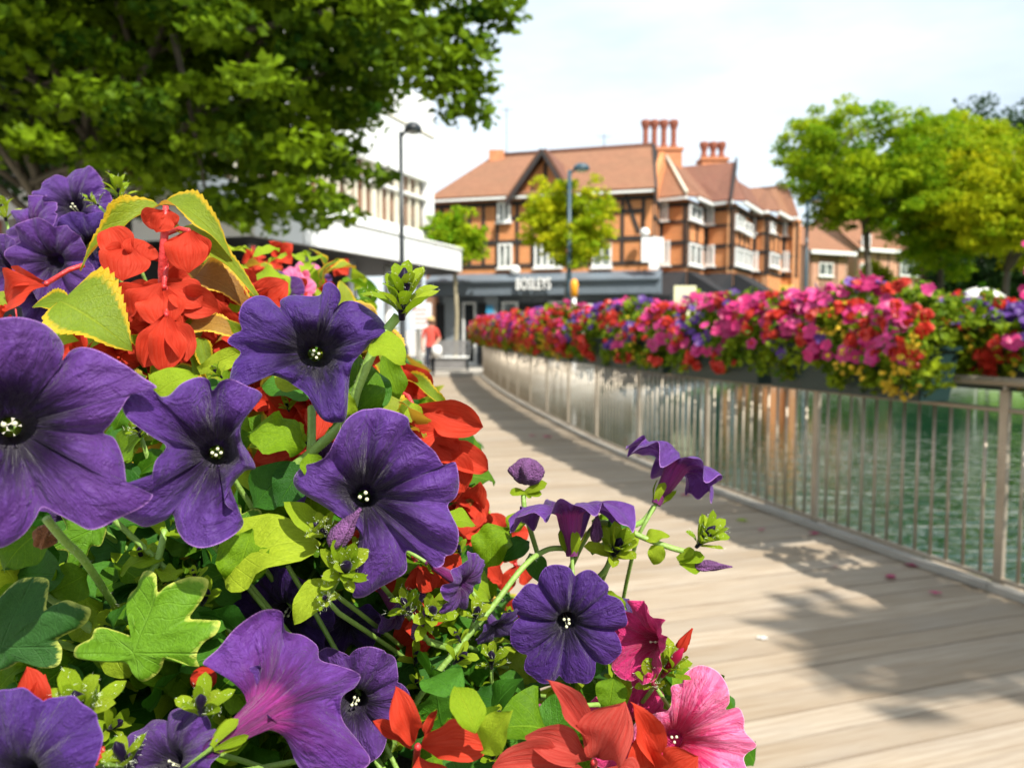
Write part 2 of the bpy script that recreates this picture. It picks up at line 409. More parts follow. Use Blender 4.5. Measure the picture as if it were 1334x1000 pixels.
def tile_mat(name, c1, c2, rowh=0.11, w=0.17):
    t = NT(name); v = t.n('UVMap').outputs[0]
    b = t.n('TexBrick', {'Vector': v, 'Color1': (*c1, 1), 'Color2': (*c2, 1), 'Mortar': (*[x * 0.45 for x in c1], 1), 'Scale': 1.0,
                         'Mortar Size': 0.006, 'Mortar Smooth': 0.4, 'Brick Width': w, 'Row Height': rowh}, offset=0.5)
    n1 = t.noise(v, 0.9, 6); n2 = t.noise(v, 6.0, 3)
    c = t.mix(t.ramp(n1, [(0.3, 0.0), (0.75, 0.6)]), b.outputs['Color'], [c1[0] * 0.62, c1[1] * 0.72, c1[2] * 0.72])
    c = t.mix(t.ramp(n2, [(0.55, 0.0), (0.8, 0.35)]), c, (0.30, 0.22, 0.12))
    MT[name] = t.done(t.bsdf(c, 0.9, t.bump(b.outputs['Fac'], -0.6, 0.02)))
tile_mat('roof_tile', (0.255, 0.11, 0.06), (0.195, 0.08, 0.045))
tile_mat('roof_tile_brown', (0.21, 0.083, 0.05), (0.16, 0.062, 0.04))
tile_mat('roof_tile_orange', (0.30, 0.135, 0.070), (0.23, 0.098, 0.052))

t = NT('window_glass')
MT['window_glass'] = t.done(t.bsdf(t.ramp(t.noise(t.coord('Object'), 1.7, 3), [(0.35, (0.05, 0.06, 0.06)), (0.65, (0.30, 0.33, 0.31))]), 0.06, Specular_IOR_Level=0.8))
t = NT('dark_glass')
MT['dark_glass'] = t.done(t.bsdf((0.02, 0.024, 0.027), 0.05, Specular_IOR_Level=0.8))
t = NT('reflective_glass')
MT['reflective_glass'] = t.done(t.bsdf(t.ramp(t.noise(t.coord('Object'), 0.8, 2), [(0.4, (0.03, 0.025, 0.02)), (0.6, (0.20, 0.09, 0.05))]), 0.05, Specular_IOR_Level=0.8))
# brushed steel of the railing, weathered
t = NT('steel'); v = t.coord('Object', (1, 1, 0.15)); n1 = t.noise(v, 40, 4); n2 = t.noise(t.coord('Object'), 3, 4)
MT['steel'] = t.done(t.bsdf(t.ramp(n2, [(0.3, (0.33, 0.275, 0.205)), (0.7, (0.50, 0.43, 0.34))]), t.ramp(n1, [(0.3, 0.38), (0.7, 0.55)]), t.bump(n1, 0.1, 0.002), Metallic=0.5))
# weathered hardwood deck
def deck_mat(name):
    t = NT(name); uv = t.n('UVMap').outputs[0]
    r = t.n('ObjectInfo').outputs['Random']
    off = t.n('CombineXYZ', {0: t.math('MULTIPLY', r, 40.0), 1: t.math('MULTIPLY', r, 17.0)}).outputs[0]
    vv = t.n('VectorMath', {0: uv, 1: off}, operation='ADD').outputs[0]
    g = t.noise(t.n('Mapping', {'Vector': vv, 'Scale': (1.5, 26, 1)}).outputs[0], 2.0, 6, 0.6, 0.4)
    g2 = t.noise(t.n('Mapping', {'Vector': vv, 'Scale': (0.7, 1.6, 1)}).outputs[0], 1.6, 4)
    c = t.mix(r, (0.32, 0.255, 0.18), (0.44, 0.365, 0.275))
    c = t.mix(t.ramp(g, [(0.35, 0.65), (0.62, 0.0)]), c, (0.24, 0.17, 0.105))
    c = t.mix(t.ramp(g2, [(0.45, 0.0), (0.75, 0.45)]), c, (0.36, 0.325, 0.28))
    st = t.noise(t.n('TexCoord').outputs['Object'], 0.9, 6, 0.65)
    c = t.mix(t.ramp(st, [(0.48, 0.0), (0.75, 0.32)]), c, (0.22, 0.185, 0.145))
    sp = t.n('SeparateXYZ', {0: uv})
    ed = t.math('ABSOLUTE', t.math('SUBTRACT', t.math('DIVIDE', sp.outputs[1], 0.145), 0.5))
    c = t.mix(t.ramp(ed, [(0.42, 0.0), (0.5, 0.22)]), c, (0.16, 0.125, 0.095))
    gr = t.math('SINE', t.math('MULTIPLY', sp.outputs[1], 2 * math.pi * 7 / 0.145))
    hh = t.math('ADD', t.math('MULTIPLY', gr, 0.12), g)
    MT[name] = t.done(t.bsdf(c, 0.75, t.bump(hh, 0.35, 0.004), Specular_IOR_Level=0.3))
deck_mat('deck_wood')
# paving of the square
t = NT('paving'); v = t.coord('Object')
b = t.n('TexBrick', {'Vector': v, 'Color1': (0.50, 0.46, 0.40, 1), 'Color2': (0.42, 0.385, 0.33, 1), 'Mortar': (0.26, 0.24, 0.2, 1), 'Scale': 1.0, 'Mortar Size': 0.008, 'Brick Width': 0.6, 'Row Height': 0.4})
n1 = t.noise(v, 0.6, 5)
MT['paving'] = t.done(t.bsdf(t.mix(t.ramp(n1, [(0.35, 0.0), (0.75, 0.4)]), b.outputs['Color'], (0.34, 0.31, 0.27)), 0.85, t.bump(b.outputs['Fac'], -0.3, 0.01)))
t = NT('lawn'); v = t.coord('Object'); n1 = t.noise(v, 0.5, 5); n2 = t.noise(v, 30, 4)
MT['lawn'] = t.done(t.bsdf(t.mix(n1, t.ramp(n2, [(0.3, (0.08, 0.19, 0.015)), (0.7, (0.16, 0.33, 0.03))]), (0.17, 0.30, 0.03)), 0.9, t.bump(n2, 0.8, 0.05)))
# pond
t = NT('pond_water'); v = t.coord('Object', (1, 1.0, 1))
w1 = t.noise(t.n('Mapping', {'Vector': v, 'Scale': (1.6, 5.5, 1), 'Rotation': (0, 0, 0.12)}).outputs[0], 1.0, 2, 0.5, 0.6)
w2 = t.noise(t.n('Mapping', {'Vector': v, 'Scale': (7.0, 13.0, 1), 'Rotation': (0, 0, -0.2)}).outputs[0], 1.0, 2, 0.5, 0.5)
ys = t.n('SeparateXYZ', {0: t.n('TexCoord').outputs['Object']}).outputs[1]
calm = t.n('MapRange', {0: ys, 1: 5.0, 2: 15.0, 3: 1.0, 4: 0.14}).outputs[0]
hh = t.math('MULTIPLY', t.math('ADD', w1, t.math('MULTIPLY', w2, 0.30)), calm)
MT['pond_water'] = t.done(t.bsdf((0.007, 0.034, 0.016), 0.02, t.bump(hh, 0.36, 0.10), Specular_IOR_Level=0.6, IOR=1.38))
# ------------------------------------------------------------------ the walkway's course
RF = np.array([(4.30, -2.2), (3.85, -0.6), (3.42, 0.8), (2.93, 2.3), (2.38, 3.9), (1.96, 5.18), (1.62, 6.3), (1.27, 7.53), (0.90, 9.30), (0.63, 10.96),
               (0.36, 12.6), (0.08, 14.4), (-0.27, 17.0), (-0.60, 19.8), (-0.88, 22.5)])
_ys = np.linspace(-2.2, 22.5, 1200)
_xs = np.interp(_ys, RF[:, 1], RF[:, 0])
_k = np.hanning(161); _k /= _k.sum()
_xp = np.concatenate([_xs[0] + (_ys[:80] - _ys[80]) * (_xs[1] - _xs[0]) / (_ys[1] - _ys[0]), _xs, _xs[-1] + (np.arange(1, 81)) * (_xs[-1] - _xs[-2])])
_xs = np.convolve(_xp, _k, 'valid')
_s = np.concatenate([[0], np.cumsum(np.hypot(np.diff(_xs), np.diff(_ys)))])
S_END = _s[-1]
def rail_pt(s, off=0.0):
    """point at arc length s along the right railing, moved off metres to the right of it, with forward and right vectors"""
    x, y = np.interp(s, _s, _xs), np.interp(s, _s, _ys)
    e = 0.05; a, b = max(0, s - e), min(S_END, s + e)
    d = Vector((np.interp(b, _s, _xs) - np.interp(a, _s, _xs), np.interp(b, _s, _ys) - np.interp(a, _s, _ys), 0)).normalized()
    r = Vector((d.y, -d.x, 0))
    if s < 0: x, y = x + d.x * s, y + d.y * s
    return Vector((x, y, 0)) + r * off, d, r
S_POST0 = float(np.interp(3.9, _ys, _s))         # the post at the right of the picture
WIDTH = 3.52
WATER_Z = -0.55

# ------------------------------------------------------------------ ground, pond, pond wall
left_edge = [rail_pt(s, -WIDTH - 0.12)[0] for s in np.linspace(0, S_END, 14)]
shore = [Vector((-0.80, 22.62, 0)), Vector((0.72, 23.6, 0)), Vector((2.7, 28.0, 0)), Vector((4.7, 32.6, 0)), Vector((8.5, 35.0, 0)), Vector((15, 35.5, 0)), Vector((24, 34.6, 0)), Vector((60, 33, 0)), Vector((220, 30, 0))]
outline = [Vector((-400, -2.85, 0)), Vector((left_edge[0].x, -2.85, 0))] + left_edge + shore + [Vector((900, 30, 0)), Vector((900, 1200, 0)), Vector((-900, 1200, 0)), Vector((-900, -2.85, 0))]
g = MB(); g.add(outline, [tuple(range(len(outline)))])
tag(g.build('ground', MT['paving']), kind='structure')
w = MB(); w.add([(-4.5, -40, WATER_Z), (300, -40, WATER_Z), (300, 40, WATER_Z), (-4.5, 40, WATER_Z)], [(0, 1, 2, 3)])
tag(w.build('pond_water', MT['pond_water']), kind='structure')
wall = MB()
for line in (left_edge, [left_edge[-1]] + shore):
    for a, b in zip(line[:-1], line[1:]):
        d = (b - a).normalized(); n = Vector((-d.y, d.x, 0))
        wall.obox(a + Vector((0, 0, -1.3)), b - a, n * 0.35, Vector((0, 0, 1.303)))
pw = wall.build('pond_wall', MT['concrete_white']); tag(pw, 'low pale concrete wall holding the far bank of the pond', 'wall')
cop = MB()
for a, b in zip(([left_edge[-1]] + shore)[:-1], shore):
    d = (b - a).normalized(); n = Vector((-d.y, d.x, 0))
    cop.obox(a - n * 0.05 + Vector((0, 0, 0.006)), b - a, n * 0.5, Vector((0, 0, 0.10)))
cop.build('coping', MT['concrete'], pw)

g2 = MB(); g2.add([(-400, -300, 0), (300, -300, 0), (300, -2.9, 0), (-400, -2.9, 0)], [(0, 1, 2, 3)])
g2.box(-4.4, 300, -2.9, -2.6, -1.3, 0.003)
tag(g2.build('near_bank', MT['paving']), kind='structure')
# grassy bank that climbs behind the pond, right of the pub
nx, ny = 60, 40
gx = np.linspace(12, 130, nx); gy = np.linspace(36.2, 120, ny)
X, Y = np.meshgrid(gx, gy)
ramp_ = np.clip((Y - 38.5) / 8.5, 0, 1); ramp_ = ramp_ * ramp_ * (3 - 2 * ramp_)
side = np.clip((X - 14.5) / 3.0, 0, 1); side = side * side * (3 - 2 * side)
Zz = 0.006 + 3.55 * ramp_ * side + 0.08 * np.sin(X * 0.7) * np.cos(Y * 0.5) * ramp_ * side
V = np.stack([X, Y, Zz], -1).reshape(-1, 3)
I = np.arange(nx * ny).reshape(ny, nx)
Fq = np.stack([I[:-1, :-1], I[:-1, 1:], I[1:, 1:], I[1:, :-1]], -1).reshape(-1, 4)
tag(link('lawn', np_mesh('lawn', V, Fq, MT['lawn'])), kind='structure')
def bank_z(x, y):
    a = min(max((y - 38.5) / 8.5, 0), 1); a = a * a * (3 - 2 * a)
    b = min(max((x - 14.5) / 3.0, 0), 1); b = b * b * (3 - 2 * b)
    return 3.55 * a * b

# ------------------------------------------------------------------ boardwalk, plank by plank
deck = empty('boardwalk', rail_pt(5, -WIDTH / 2)[0]); tag(deck, kind='structure')
PLW, GAP = 0.145, 0.005
s = 0.0; k = 0
while s < S_END - 0.01:
    a, b = s + GAP / 2, min(s + PLW - GAP / 2, S_END)
    over = 0.17 + random.uniform(-0.006, 0.006); lo = random.uniform(-0.012, 0.012)
    z = random.uniform(-0.0025, 0.0025)
    p = [rail_pt(a, over)[0], rail_pt(a, -WIDTH - 0.10 + lo)[0], rail_pt(b, -WIDTH - 0.10 + lo)[0], rail_pt(b, over)[0]]
    tilt = random.uniform(-0.002, 0.002)
    top = [q + Vector((0, 0, z + (tilt if i >= 2 else 0))) for i, q in enumerate(p)]
    bot = [q + Vector((0, 0, -0.045)) for q in p]
    Vp = np.array([tuple(v) for v in top + bot])
    Fp = np.array([(0, 3, 2, 1), (4, 5, 6, 7), (0, 1, 5, 4), (1, 2, 6, 5), (2, 3, 7, 6), (3, 0, 4, 7)])
    L = (p[1] - p[0]).length
    uvp = np.array([(0, 0), (L, 0), (L, PLW), (0, PLW)] * 2)
    link('plank', np_mesh('plank', Vp, Fp, MT['deck_wood'], smooth=False, uv=uvp), deck)
    s += PLW; k += 1
bm_ = MB()
ss = np.linspace(0, S_END, 40)
for off in (0.10, -WIDTH / 2, -WIDTH + 0.05):
    for a, b in zip(ss[:-1], ss[1:]):
        pa, pb = rail_pt(a, off)[0], rail_pt(b, off)[0]
        r = rail_pt(a, off)[2]
        bm_.obox(pa - r * 0.05 + Vector((0, 0, -0.30)), pb - pa, r * 0.1, Vector((0, 0, 0.25)))
bm_.build('support_beam', MT['black_timber'], deck)
# kerb rail along the foot of the railing
sk = S_POST0 - 1.38 * 4
while sk < S_END - 0.05:
    e = min(sk + 1.375, S_END)
    kb = MB(); n = 4
    for i in range(n):
        a, b = sk + (e - sk) * i / n, sk + (e - sk) * (i + 1) / n
        pa, pb = rail_pt(a, -0.02)[0], rail_pt(b, -0.02)[0]; r = rail_pt(a)[2]
        kb.obox(pa + Vector((0, 0, 0.006)), pb - pa, r * 0.055, Vector((0, 0, 0.035)))
    kb.build('kerb_rail', MT['concrete'], deck)
    sk += 1.38

# ------------------------------------------------------------------ railings
BAY = 1.38
def railing(side_off, s0, s1, label):
    base = rail_pt((s0 + s1) / 2, side_off)[0]
    t = empty('railing', base, label, 'railing')
    n = int(round((s1 - s0) / BAY))
    cyl = MB().tube([(0, 0, 0.055), (0, 0, 0.90)], 0.0092, 8).mesh('baluster', MT['steel'])
    post = MB()
    post.box(-0.024, 0.024, -0.008, 0.008, 0.0, 1.0); post.tube([(0, 0, 0.995), (0, 0, 1.03)], 0.012, 8)
    post.box(-0.055, 0.055, -0.05, 0.05, 0.0035, 0.016)
    pm = post.mesh('post', MT['steel'])
    for i in range(n + 1):
        p, d, r = rail_pt(min(s0 + i * BAY, S_END - 0.03), side_off)
        rot = Matrix((d, r * -1, Vector((0, 0, 1)))).transposed().to_4x4()
        link('post', pm, t, matrix=Matrix.Translation(p) @ rot @ Matrix.Scale(1.55, 4, Vector((0, 1, 0))))
        if i == n: break
        for j in range(1, 13):
            sj = s0 + (i + j / 13.0) * BAY
            if sj > S_END - 0.03: continue
            link('baluster', cyl, t, matrix=Matrix.Translation(rail_pt(sj, side_off)[0]))
    q = np.linspace(s0, min(s1, S_END), 60)
    for nm, z, rad in (('handrail', 1.045, 0.024), ('upper_rail', 0.905, 0.013), ('lower_rail', 0.055, 0.014)):
        MB().tube([rail_pt(a, side_off)[0] + Vector((0, 0, z)) for a in q], rad, 10).build(nm, MT['steel'], t)
    return t
railing(0.06, S_POST0 - 3 * BAY, S_POST0 + 14 * BAY, 'steel railing with thin upright bars beside the pond, right of the walkway')
railing(-WIDTH - 0.02, S_POST0 - 4.0 * BAY, S_POST0 + 13 * BAY, 'steel railing behind the near flowers on the left of the walkway')
# ------------------------------------------------------------------ facade helpers
class Facade:
    def __init__(s, pa, pb, ground=0.0):
        s.a, s.b = Vector((pa[0], pa[1], 0)), Vector((pb[0], pb[1], 0))
        s.d = (s.b - s.a).normalized(); s.n = Vector((s.d.y, -s.d.x, 0)); s.len = (s.b - s.a).length
    def px(s, x, y, out=0.0):
        """photo pixel -> (u, z) on the wall plane moved out metres"""
        o = Vector((0, 0, CAM_H)); r = at(x, y, 1.0) - o
        k = (s.a + s.n * out - o).dot(s.n) / r.dot(s.n); p = o + r * k
        return (p - s.a).dot(s.d), p.z
    def box(s, mb, u0, u1, z0, z1, d0, d1, mi=0):
        mb.obox(s.a + s.d * u0 + s.n * d0 + Vector((0, 0, z0)), s.d * (u1 - u0), s.n * (d1 - d0), Vector((0, 0, z1 - z0)), mi)
    def pt(s, u, z, out=0.0): return s.a + s.d * u + s.n * out + Vector((0, 0, z))
def quad_mesh(name, pts, mat, uvscale=1.0, thick=0.0):
    """flat polygon with metre UVs; thick makes it a slab (downwards along its normal)"""
    pts = [Vector(p) for p in pts]
    d = (pts[1] - pts[0]).normalized()
    nrm = Vector((0, 0, 0))
    for i in range(1, len(pts) - 1): nrm += (pts[i] - pts[0]).cross(pts[i + 1] - pts[0])
    nrm.normalize(); e = nrm.cross(d)
    me = bpy.data.meshes.new(name); n = len(pts)
    V = pts + ([p - nrm * thick for p in pts] if thick else [])
    Fc = [tuple(range(n))]
    if thick:
        Fc.append(tuple(range(n, 2 * n))[::-1])
        Fc += [(i, i + n, (i + 1) % n + n, (i + 1) % n) for i in range(n)]
    me.from_pydata([tuple(v) for v in V], [], Fc)
    l = me.uv_layers.new(name='UVMap')
    for lp in me.loops:
        v = V[lp.vertex_index] - pts[0]; l.data[lp.index].uv = (v.dot(d) * uvscale, v.dot(e) * uvscale)
    me.materials.append(mat); me.update()
    return me
def window(fc, parent, u0, u1, z0, z1, lights=2, frame='white_paint', glass='window_glass', out=0.02, bar=None):
    """a casement: frame (part) with panes and sill as sub-parts, proud of the wall"""
    fb = MB(); w = 0.07
    fc.box(fb, u0, u1, z0, z0 + w, out, out + 0.08); fc.box(fb, u0, u1, z1 - w, z1, out, out + 0.08)
    n = lights
    for i in range(n + 1):
        c = u0 + w / 2 + (u1 - u0 - w) * i / n
        fc.box(fb, c - w / 2, c + w / 2, z0 + w, z1 - w, out, out + 0.075)
    if bar: fc.box(fb, u0 + w, u1 - w, z0 + (z1 - z0) * bar - 0.025, z0 + (z1 - z0) * bar + 0.025, out, out + 0.06)
    f = fb.build('window', MT[frame], parent)
    for i in range(n):
        a, b = u0 + w / 2 + (u1 - u0 - w) * i / n + w / 2, u0 + w / 2 + (u1 - u0 - w) * (i + 1) / n - w / 2
        pm = MB(); fc.box(pm, a, b, z0 + w, z1 - w, out + 0.012, out + 0.025); pm.build('pane', MT[glass], f)
    sm = MB(); fc.box(sm, u0 - 0.06, u1 + 0.06, z0 - 0.07, z0 - 0.004, out, out + 0.14); sm.build('sill', MT[frame], f)
    return f

# ------------------------------------------------------------------ the half-timbered pub
def pp(x, Z): return ((x - CX) / F_PX * Z, Z)
PLAN = [pp(567, 30.2), pp(848, 27.9), pp(857, 30.0), pp(893, 29.4), pp(916, 31.2), pp(953, 30.4), pp(978, 33.4), pp(998, 33.0), pp(1016, 35.2), pp(1037, 34.8)]
EAVE, FLOOR1, SHOPTOP = 5.98, 4.50, 3.38
pub = empty('pub', (PLAN[0][0] + 4, PLAN[0][1], 0), 'long half-timbered orange brick pub with grey shopfront and tall chimneys', 'building')
FC = [Facade(PLAN[i], PLAN[i + 1]) for i in range(len(PLAN) - 1)]
def wall_part(fc, u0, u1, z0, z1, out, mat, name='wall', parent=pub):
    return link(name, quad_mesh(name, [fc.pt(u0, z0, out), fc.pt(u1, z0, out), fc.pt(u1, z1, out), fc.pt(u0, z1, out)], MT[mat], thick=0.25), parent)
for i, fc in enumerate(FC):
    wall_part(fc, 0, fc.len, SHOPTOP - 0.4, EAVE + 0.1, 0, 'brick_orange')
    wall_part(fc, 0, fc.len, 0, SHOPTOP - 0.4, -0.05, 'shop_grey' if i < 5 else 'brick_orange', 'ground_floor_wall')
# the ends and back of the building
endw = Facade(PLAN[-1], (PLAN[-1][0] + 2.2, PLAN[-1][1] + 9)); wall_part(endw, 0, endw.len, 0, EAVE + 0.1, 0, 'brick_orange')
lefte = Facade((PLAN[0][0] - 1.2, PLAN[0][1] + 8), PLAN[0]); wall_part(lefte, 0, lefte.len, 0, EAVE + 0.1, 0, 'brick_orange')
BW = 0.11
def beam(fc, u0, u1, z0, z1, out=0.05):
    m = MB(); fc.box(m, u0, u1, z0, z1, 0.004, out); m.build('timber', MT['black_timber'], pub)
def posts(fc, us, z0, z1, w=BW):
    for u in us: beam(fc, u - w / 2, u + w / 2, z0, z1, 0.046)
def strut(fc, u0, z0, u1, z1, w=0.13):
    m = MB(); a, b = fc.pt(u0, z0, 0.004), fc.pt(u1, z1, 0.004); d = (b - a).normalized(); e = d.cross(fc.n)
    m.obox(a - e * w / 2, b - a, e * w, fc.n * 0.038); m.build('timber', MT['black_timber'], pub)
f0 = FC[0]
for i, fc in enumerate(FC):
    if fc.len < 0.3: continue
    beam(fc, 0, fc.len, FLOOR1 - 0.07, FLOOR1 + 0.08)
    beam(fc, 0, fc.len, EAVE - 0.16, EAVE - 0.02)
    beam(fc, 0, fc.len, SHOPTOP + 0.22, SHOPTOP + 0.33)
# posts of the main front, read off the photograph
ux = [f0.px(x, 300)[0] for x in (576, 594, 612, 630, 648, 674, 694, 724, 752, 786, 811, 838)]
posts(f0, ux, SHOPTOP + 0.25, EAVE - 0.1)
strut(f0, f0.px(815, 262)[0], 6.0, f0.px(832, 300)[0], 4.7)
beam(f0, f0.px(786, 300)[0], f0.px(838, 300)[0], 5.38, 5.50)
beam(f0, f0.px(648, 300)[0], f0.px(694, 300)[0], 5.30, 5.42)
for i in range(1, len(FC)):
    fc = FC[i]
    n = max(1, int(round(fc.len / 0.95)))
    posts(fc, [0.075] + [fc.len * k / n for k in range(1, n)] + [fc.len - 0.075], SHOPTOP + 0.25, EAVE - 0.1, 0.13)
    if fc.len > 0.6: beam(fc, 0.15, fc.len - 0.15, 5.22, 5.32, 0.044)
# windows
def pxw(fc, x0, y0, x1, y1, **kw):
    u0, z1 = fc.px(x0, y0); u1, z0 = fc.px(x1, y1)
    u0, u1 = max(u0, 0.02), min(u1, fc.len - 0.02)
    window(fc, pub, u0, u1, z0, z1, out=0.05, **kw)
pxw(f0, 649, 264, 666, 289); pxw(f0, 650, 318, 668, 349)
pxw(f0, 697, 255, 730, 283, lights=3); pxw(f0, 697, 316, 732, 348, lights=4)
pxw(f0, 772, 318, 797, 348, lights=2); pxw(f0, 755, 264, 775, 288)
f2, f3, f4, f5, f6, f7, f8 = FC[2], FC[3], FC[4], FC[5], FC[6], FC[7], FC[8]
pxw(f2, 858, 264, 871, 287); pxw(f2, 862, 314, 873, 345)
pxw(f3, 895, 265, 911, 291, lights=2); pxw(f3, 895, 316, 911, 348, lights=2)
pxw(f4, 918, 269, 931, 292); pxw(f4, 918, 320, 931, 346)
pxw(f5, 955, 278, 966, 302, lights=2); pxw(f5, 967, 288, 977, 308, lights=2)
pxw(f5, 955, 322, 965, 348, lights=2); pxw(f5, 966, 325, 976, 351, lights=2)
pxw(f6, 979, 284, 985, 304, lights=1); pxw(f6, 979, 328, 988, 352)
pxw(f7, 999, 288, 1006, 304, lights=1); pxw(f7, 1000, 328, 1012, 350, lights=2)
pxw(f8, 1017, 290, 1026, 306); pxw(f8, 1018, 328, 1028, 352)
# eaves: a white gutter board along each front, mitred by small overlaps
for i, fc in enumerate(FC):
    if i == 1: continue
    m = MB()
    fc.box(m, -0.12 if i == 0 else 0.0, fc.len + 0.1, EAVE + 0.03 + 0.001 * i, EAVE + 0.15 + 0.002 * i, 0.30, 0.42 + 0.003 * i)
    m.build('gutter_board', MT['white_paint'], pub)
# roofs
def roof(name, pts, mat, thick=0.12, parent=pub):
    return link(name, quad_mesh(name, pts, MT[mat], thick=thick), parent)
def back(fc, u, depth, z): return fc.pt(u, z, -depth)
EV = EAVE + 0.16
RZ = 8.85
ra, rb = at(641, 204, 34.0), at(850, 190, 31.6)
RZ = rb.z
gL, gR = f0.px(671, 255)[0], f0.px(745, 255)[0]
roof('roof_slope', [f0.pt(-0.12, EV, 0.45), f0.pt(f0.len + 0.15, EV, 0.45), rb, ra], 'roof_tile_orange')
roof('roof_slope', [f0.pt(-0.12, EV, -8), f0.pt(-0.12, EV, 0.45), ra], 'roof_tile_brown')
roof('roof_slope', [f0.pt(f0.len + 0.15, EV, -7.6), f0.pt(-0.35, EV, -7.6), ra, rb], 'roof_tile')
# right gable end of the main roof
gb = roof('gable_wall', [f0.pt(f0.len, EAVE, 0.0), f0.pt(f0.len, EAVE, -7.4), f0.pt(f0.len, RZ - 0.25, -3.75)], 'brick_orange', 0.2)
for a, b in ((f0.pt(f0.len + 0.12, EV - 0.12, 0.5), rb), (rb, f0.pt(f0.len + 0.12, EV - 0.12, -7.7))):
    m = MB(); d = b - a
    m.obox(a + Vector((0, 0, -0.32)), d, f0.d * 0.09, Vector((0, 0, 0.42))); m.build('barge_board', MT['black_timber'], pub)
# cross gable on the main front
uc = (gL + gR) / 2; gz = f0.px(712, 206)[1] + 0.15
uc = f0.px(712, 230)[0]
gh = MB()
roof('gable_wall', [f0.pt(gL, EAVE, 0.16), f0.pt(gR, EAVE, 0.16), f0.pt(uc, gz - 0.15, 0.16)], 'brick_orange', 0.2)
for u in (gL - 0.15, gR + 0.15):
    e1, top = f0.pt(u, EAVE - 0.15, 0.62), f0.pt(uc, gz, 0.62)
    bk1, bk2 = f0.pt(u, EAVE - 0.15, -0.2), f0.pt(uc, gz, -3.3)
    q = [e1, top, bk2, bk1] if u > uc else [top, e1, bk1, bk2]
    roof('dormer_roof', q, 'roof_tile_brown', 0.12)
    m = MB(); d = top - e1
    m.obox(e1 + f0.n * 0.012 + Vector((0, 0, -0.18)), d, f0.n * 0.07, Vector((0, 0, 0.22))); m.build('barge_board', MT['black_timber'], pub)
for u in (uc - 0.5, uc, uc + 0.5):
    zz = gz - 0.35 - abs(u - uc) * (gz - EAVE) / (gR - uc)
    m = MB(); f0.box(m, u - 0.06, u + 0.06, EAVE + 0.1, zz, 0.165, 0.2); m.build('timber', MT['black_timber'], pub)
m = MB(); f0.box(m, gL + 0.25, gR - 0.25, EAVE + 0.02, EAVE + 0.16, 0.165, 0.215); m.build('timber', MT['black_timber'], pub)
# the stepped wings to the right
def wing(i0, i1, ridge_z, dep, mat, hip=0.0, uoff=(0.0, 0.0)):
    A, B = FC[i0], FC[i1]
    pts = [FC[i0].pt(0 + uoff[0], EV, 0.45)]
    for i in range(i0, i1 + 1): pts.append(FC[i].pt(FC[i].len, EV + 0.002 * i, 0.45))
    r0 = A.pt(hip + uoff[0], ridge_z, -dep); r1 = B.pt(B.len + 0.05, ridge_z, -dep)
    for a, b, k in [(pts[j], pts[j + 1], j) for j in range(len(pts) - 1)]:
        n = len(pts) - 1
        q0, q1 = r0.lerp(r1, k / n), r0.lerp(r1, (k + 1) / n)
        roof('roof_slope', [a, b, q1, q0], mat[k % len(mat)])
    return pts, r0, r1
def slope(i, u0, u1, q0, q1, mat):
    fc = FC[i]; roof('roof_slope', [fc.pt(u0, EV + 0.003 * i, 0.45), fc.pt(u1, EV + 0.003 * i, 0.45), q1, q0], mat)
bA, bB = at(857, 203, 32.9), at(868, 206, 32.9)
slope(2, 0, f2.len + 0.1, bA, bB, 'roof_tile_orange')
cA, cM, cB = at(868, 206, 32.9), at(890, 217, 34.2), at(958, 211, 33.8)
slope(3, 0.1, f3.len, cA, cM, 'roof_tile')
slope(4, 0, f4.len + 0.05, cM, cB, 'roof_tile_brown')
ce = f4.pt(f4.len + 0.05, EV - 0.1, 0.5)
roof('gable_wall', [ce, cB + Vector((0.4, 3, -2.3)), cB], 'roof_tile_brown', 0.1)
m = MB(); m.obox(ce + Vector((0, 0, -0.25)), cB - ce, f4.d * 0.09, Vector((0, 0, 0.42))); m.build('barge_board', MT['black_timber'], pub)
dA, dM, dM2, dB = at(962, 236, 35.8), at(977, 245, 37.0), at(1000, 243, 38.0), at(1026, 240, 38.0)
slope(5, 0, f5.len, dA, dM, 'roof_tile_brown')
slope(6, 0, f6.len, dM, dM2, 'roof_tile')
slope(7, 0, f7.len, dM2, dM2.lerp(dB, 0.4), 'roof_tile_orange')
slope(8, 0, f8.len + 0.1, dM2.lerp(dB, 0.4), dB, 'roof_tile')
for i_, q_ in ((2, bB), (3, cM), (5, dM), (6, dM2), (7, dM2.lerp(dB, 0.4))):
    roof('roof_valley', [FC[i_].pt(FC[i_].len - 0.02, EV + 0.003 * i_ - 0.01, 0.44), FC[i_ + 1].pt(0.02, EV + 0.003 * i_ - 0.008, 0.44), q_ + Vector((0, 0, -0.03))], 'roof_tile', 0.05)
roof('roof_valley', [FC[4].pt(FC[4].len, EV, 0.44), FC[5].pt(0.02, EV, 0.44), dA + Vector((0, 0, -0.02)), cB + Vector((0, 0.3, -0.05))], 'roof_tile_brown', 0.05)
roof('gable_wall', [f8.pt(f8.len + 0.05, EAVE, 0.2), dB + Vector((1.2, 4, -2.3)), dB], 'brick_orange', 0.1)
# verge strip of the light roof and the eave of the left hip
m = MB(); a, b = f2.pt(f2.len + 0.1, EV + 0.1, 0.4), bB + Vector((0, -0.05, 0.05)); m.tube([a, b], 0.07, 6); m.build('ridge_tiles', MT['cream_paint'], pub)
m = MB(); m.tube([ra, rb], 0.12, 6); m.build('ridge_tiles', MT['roof_tile_brown'], pub)
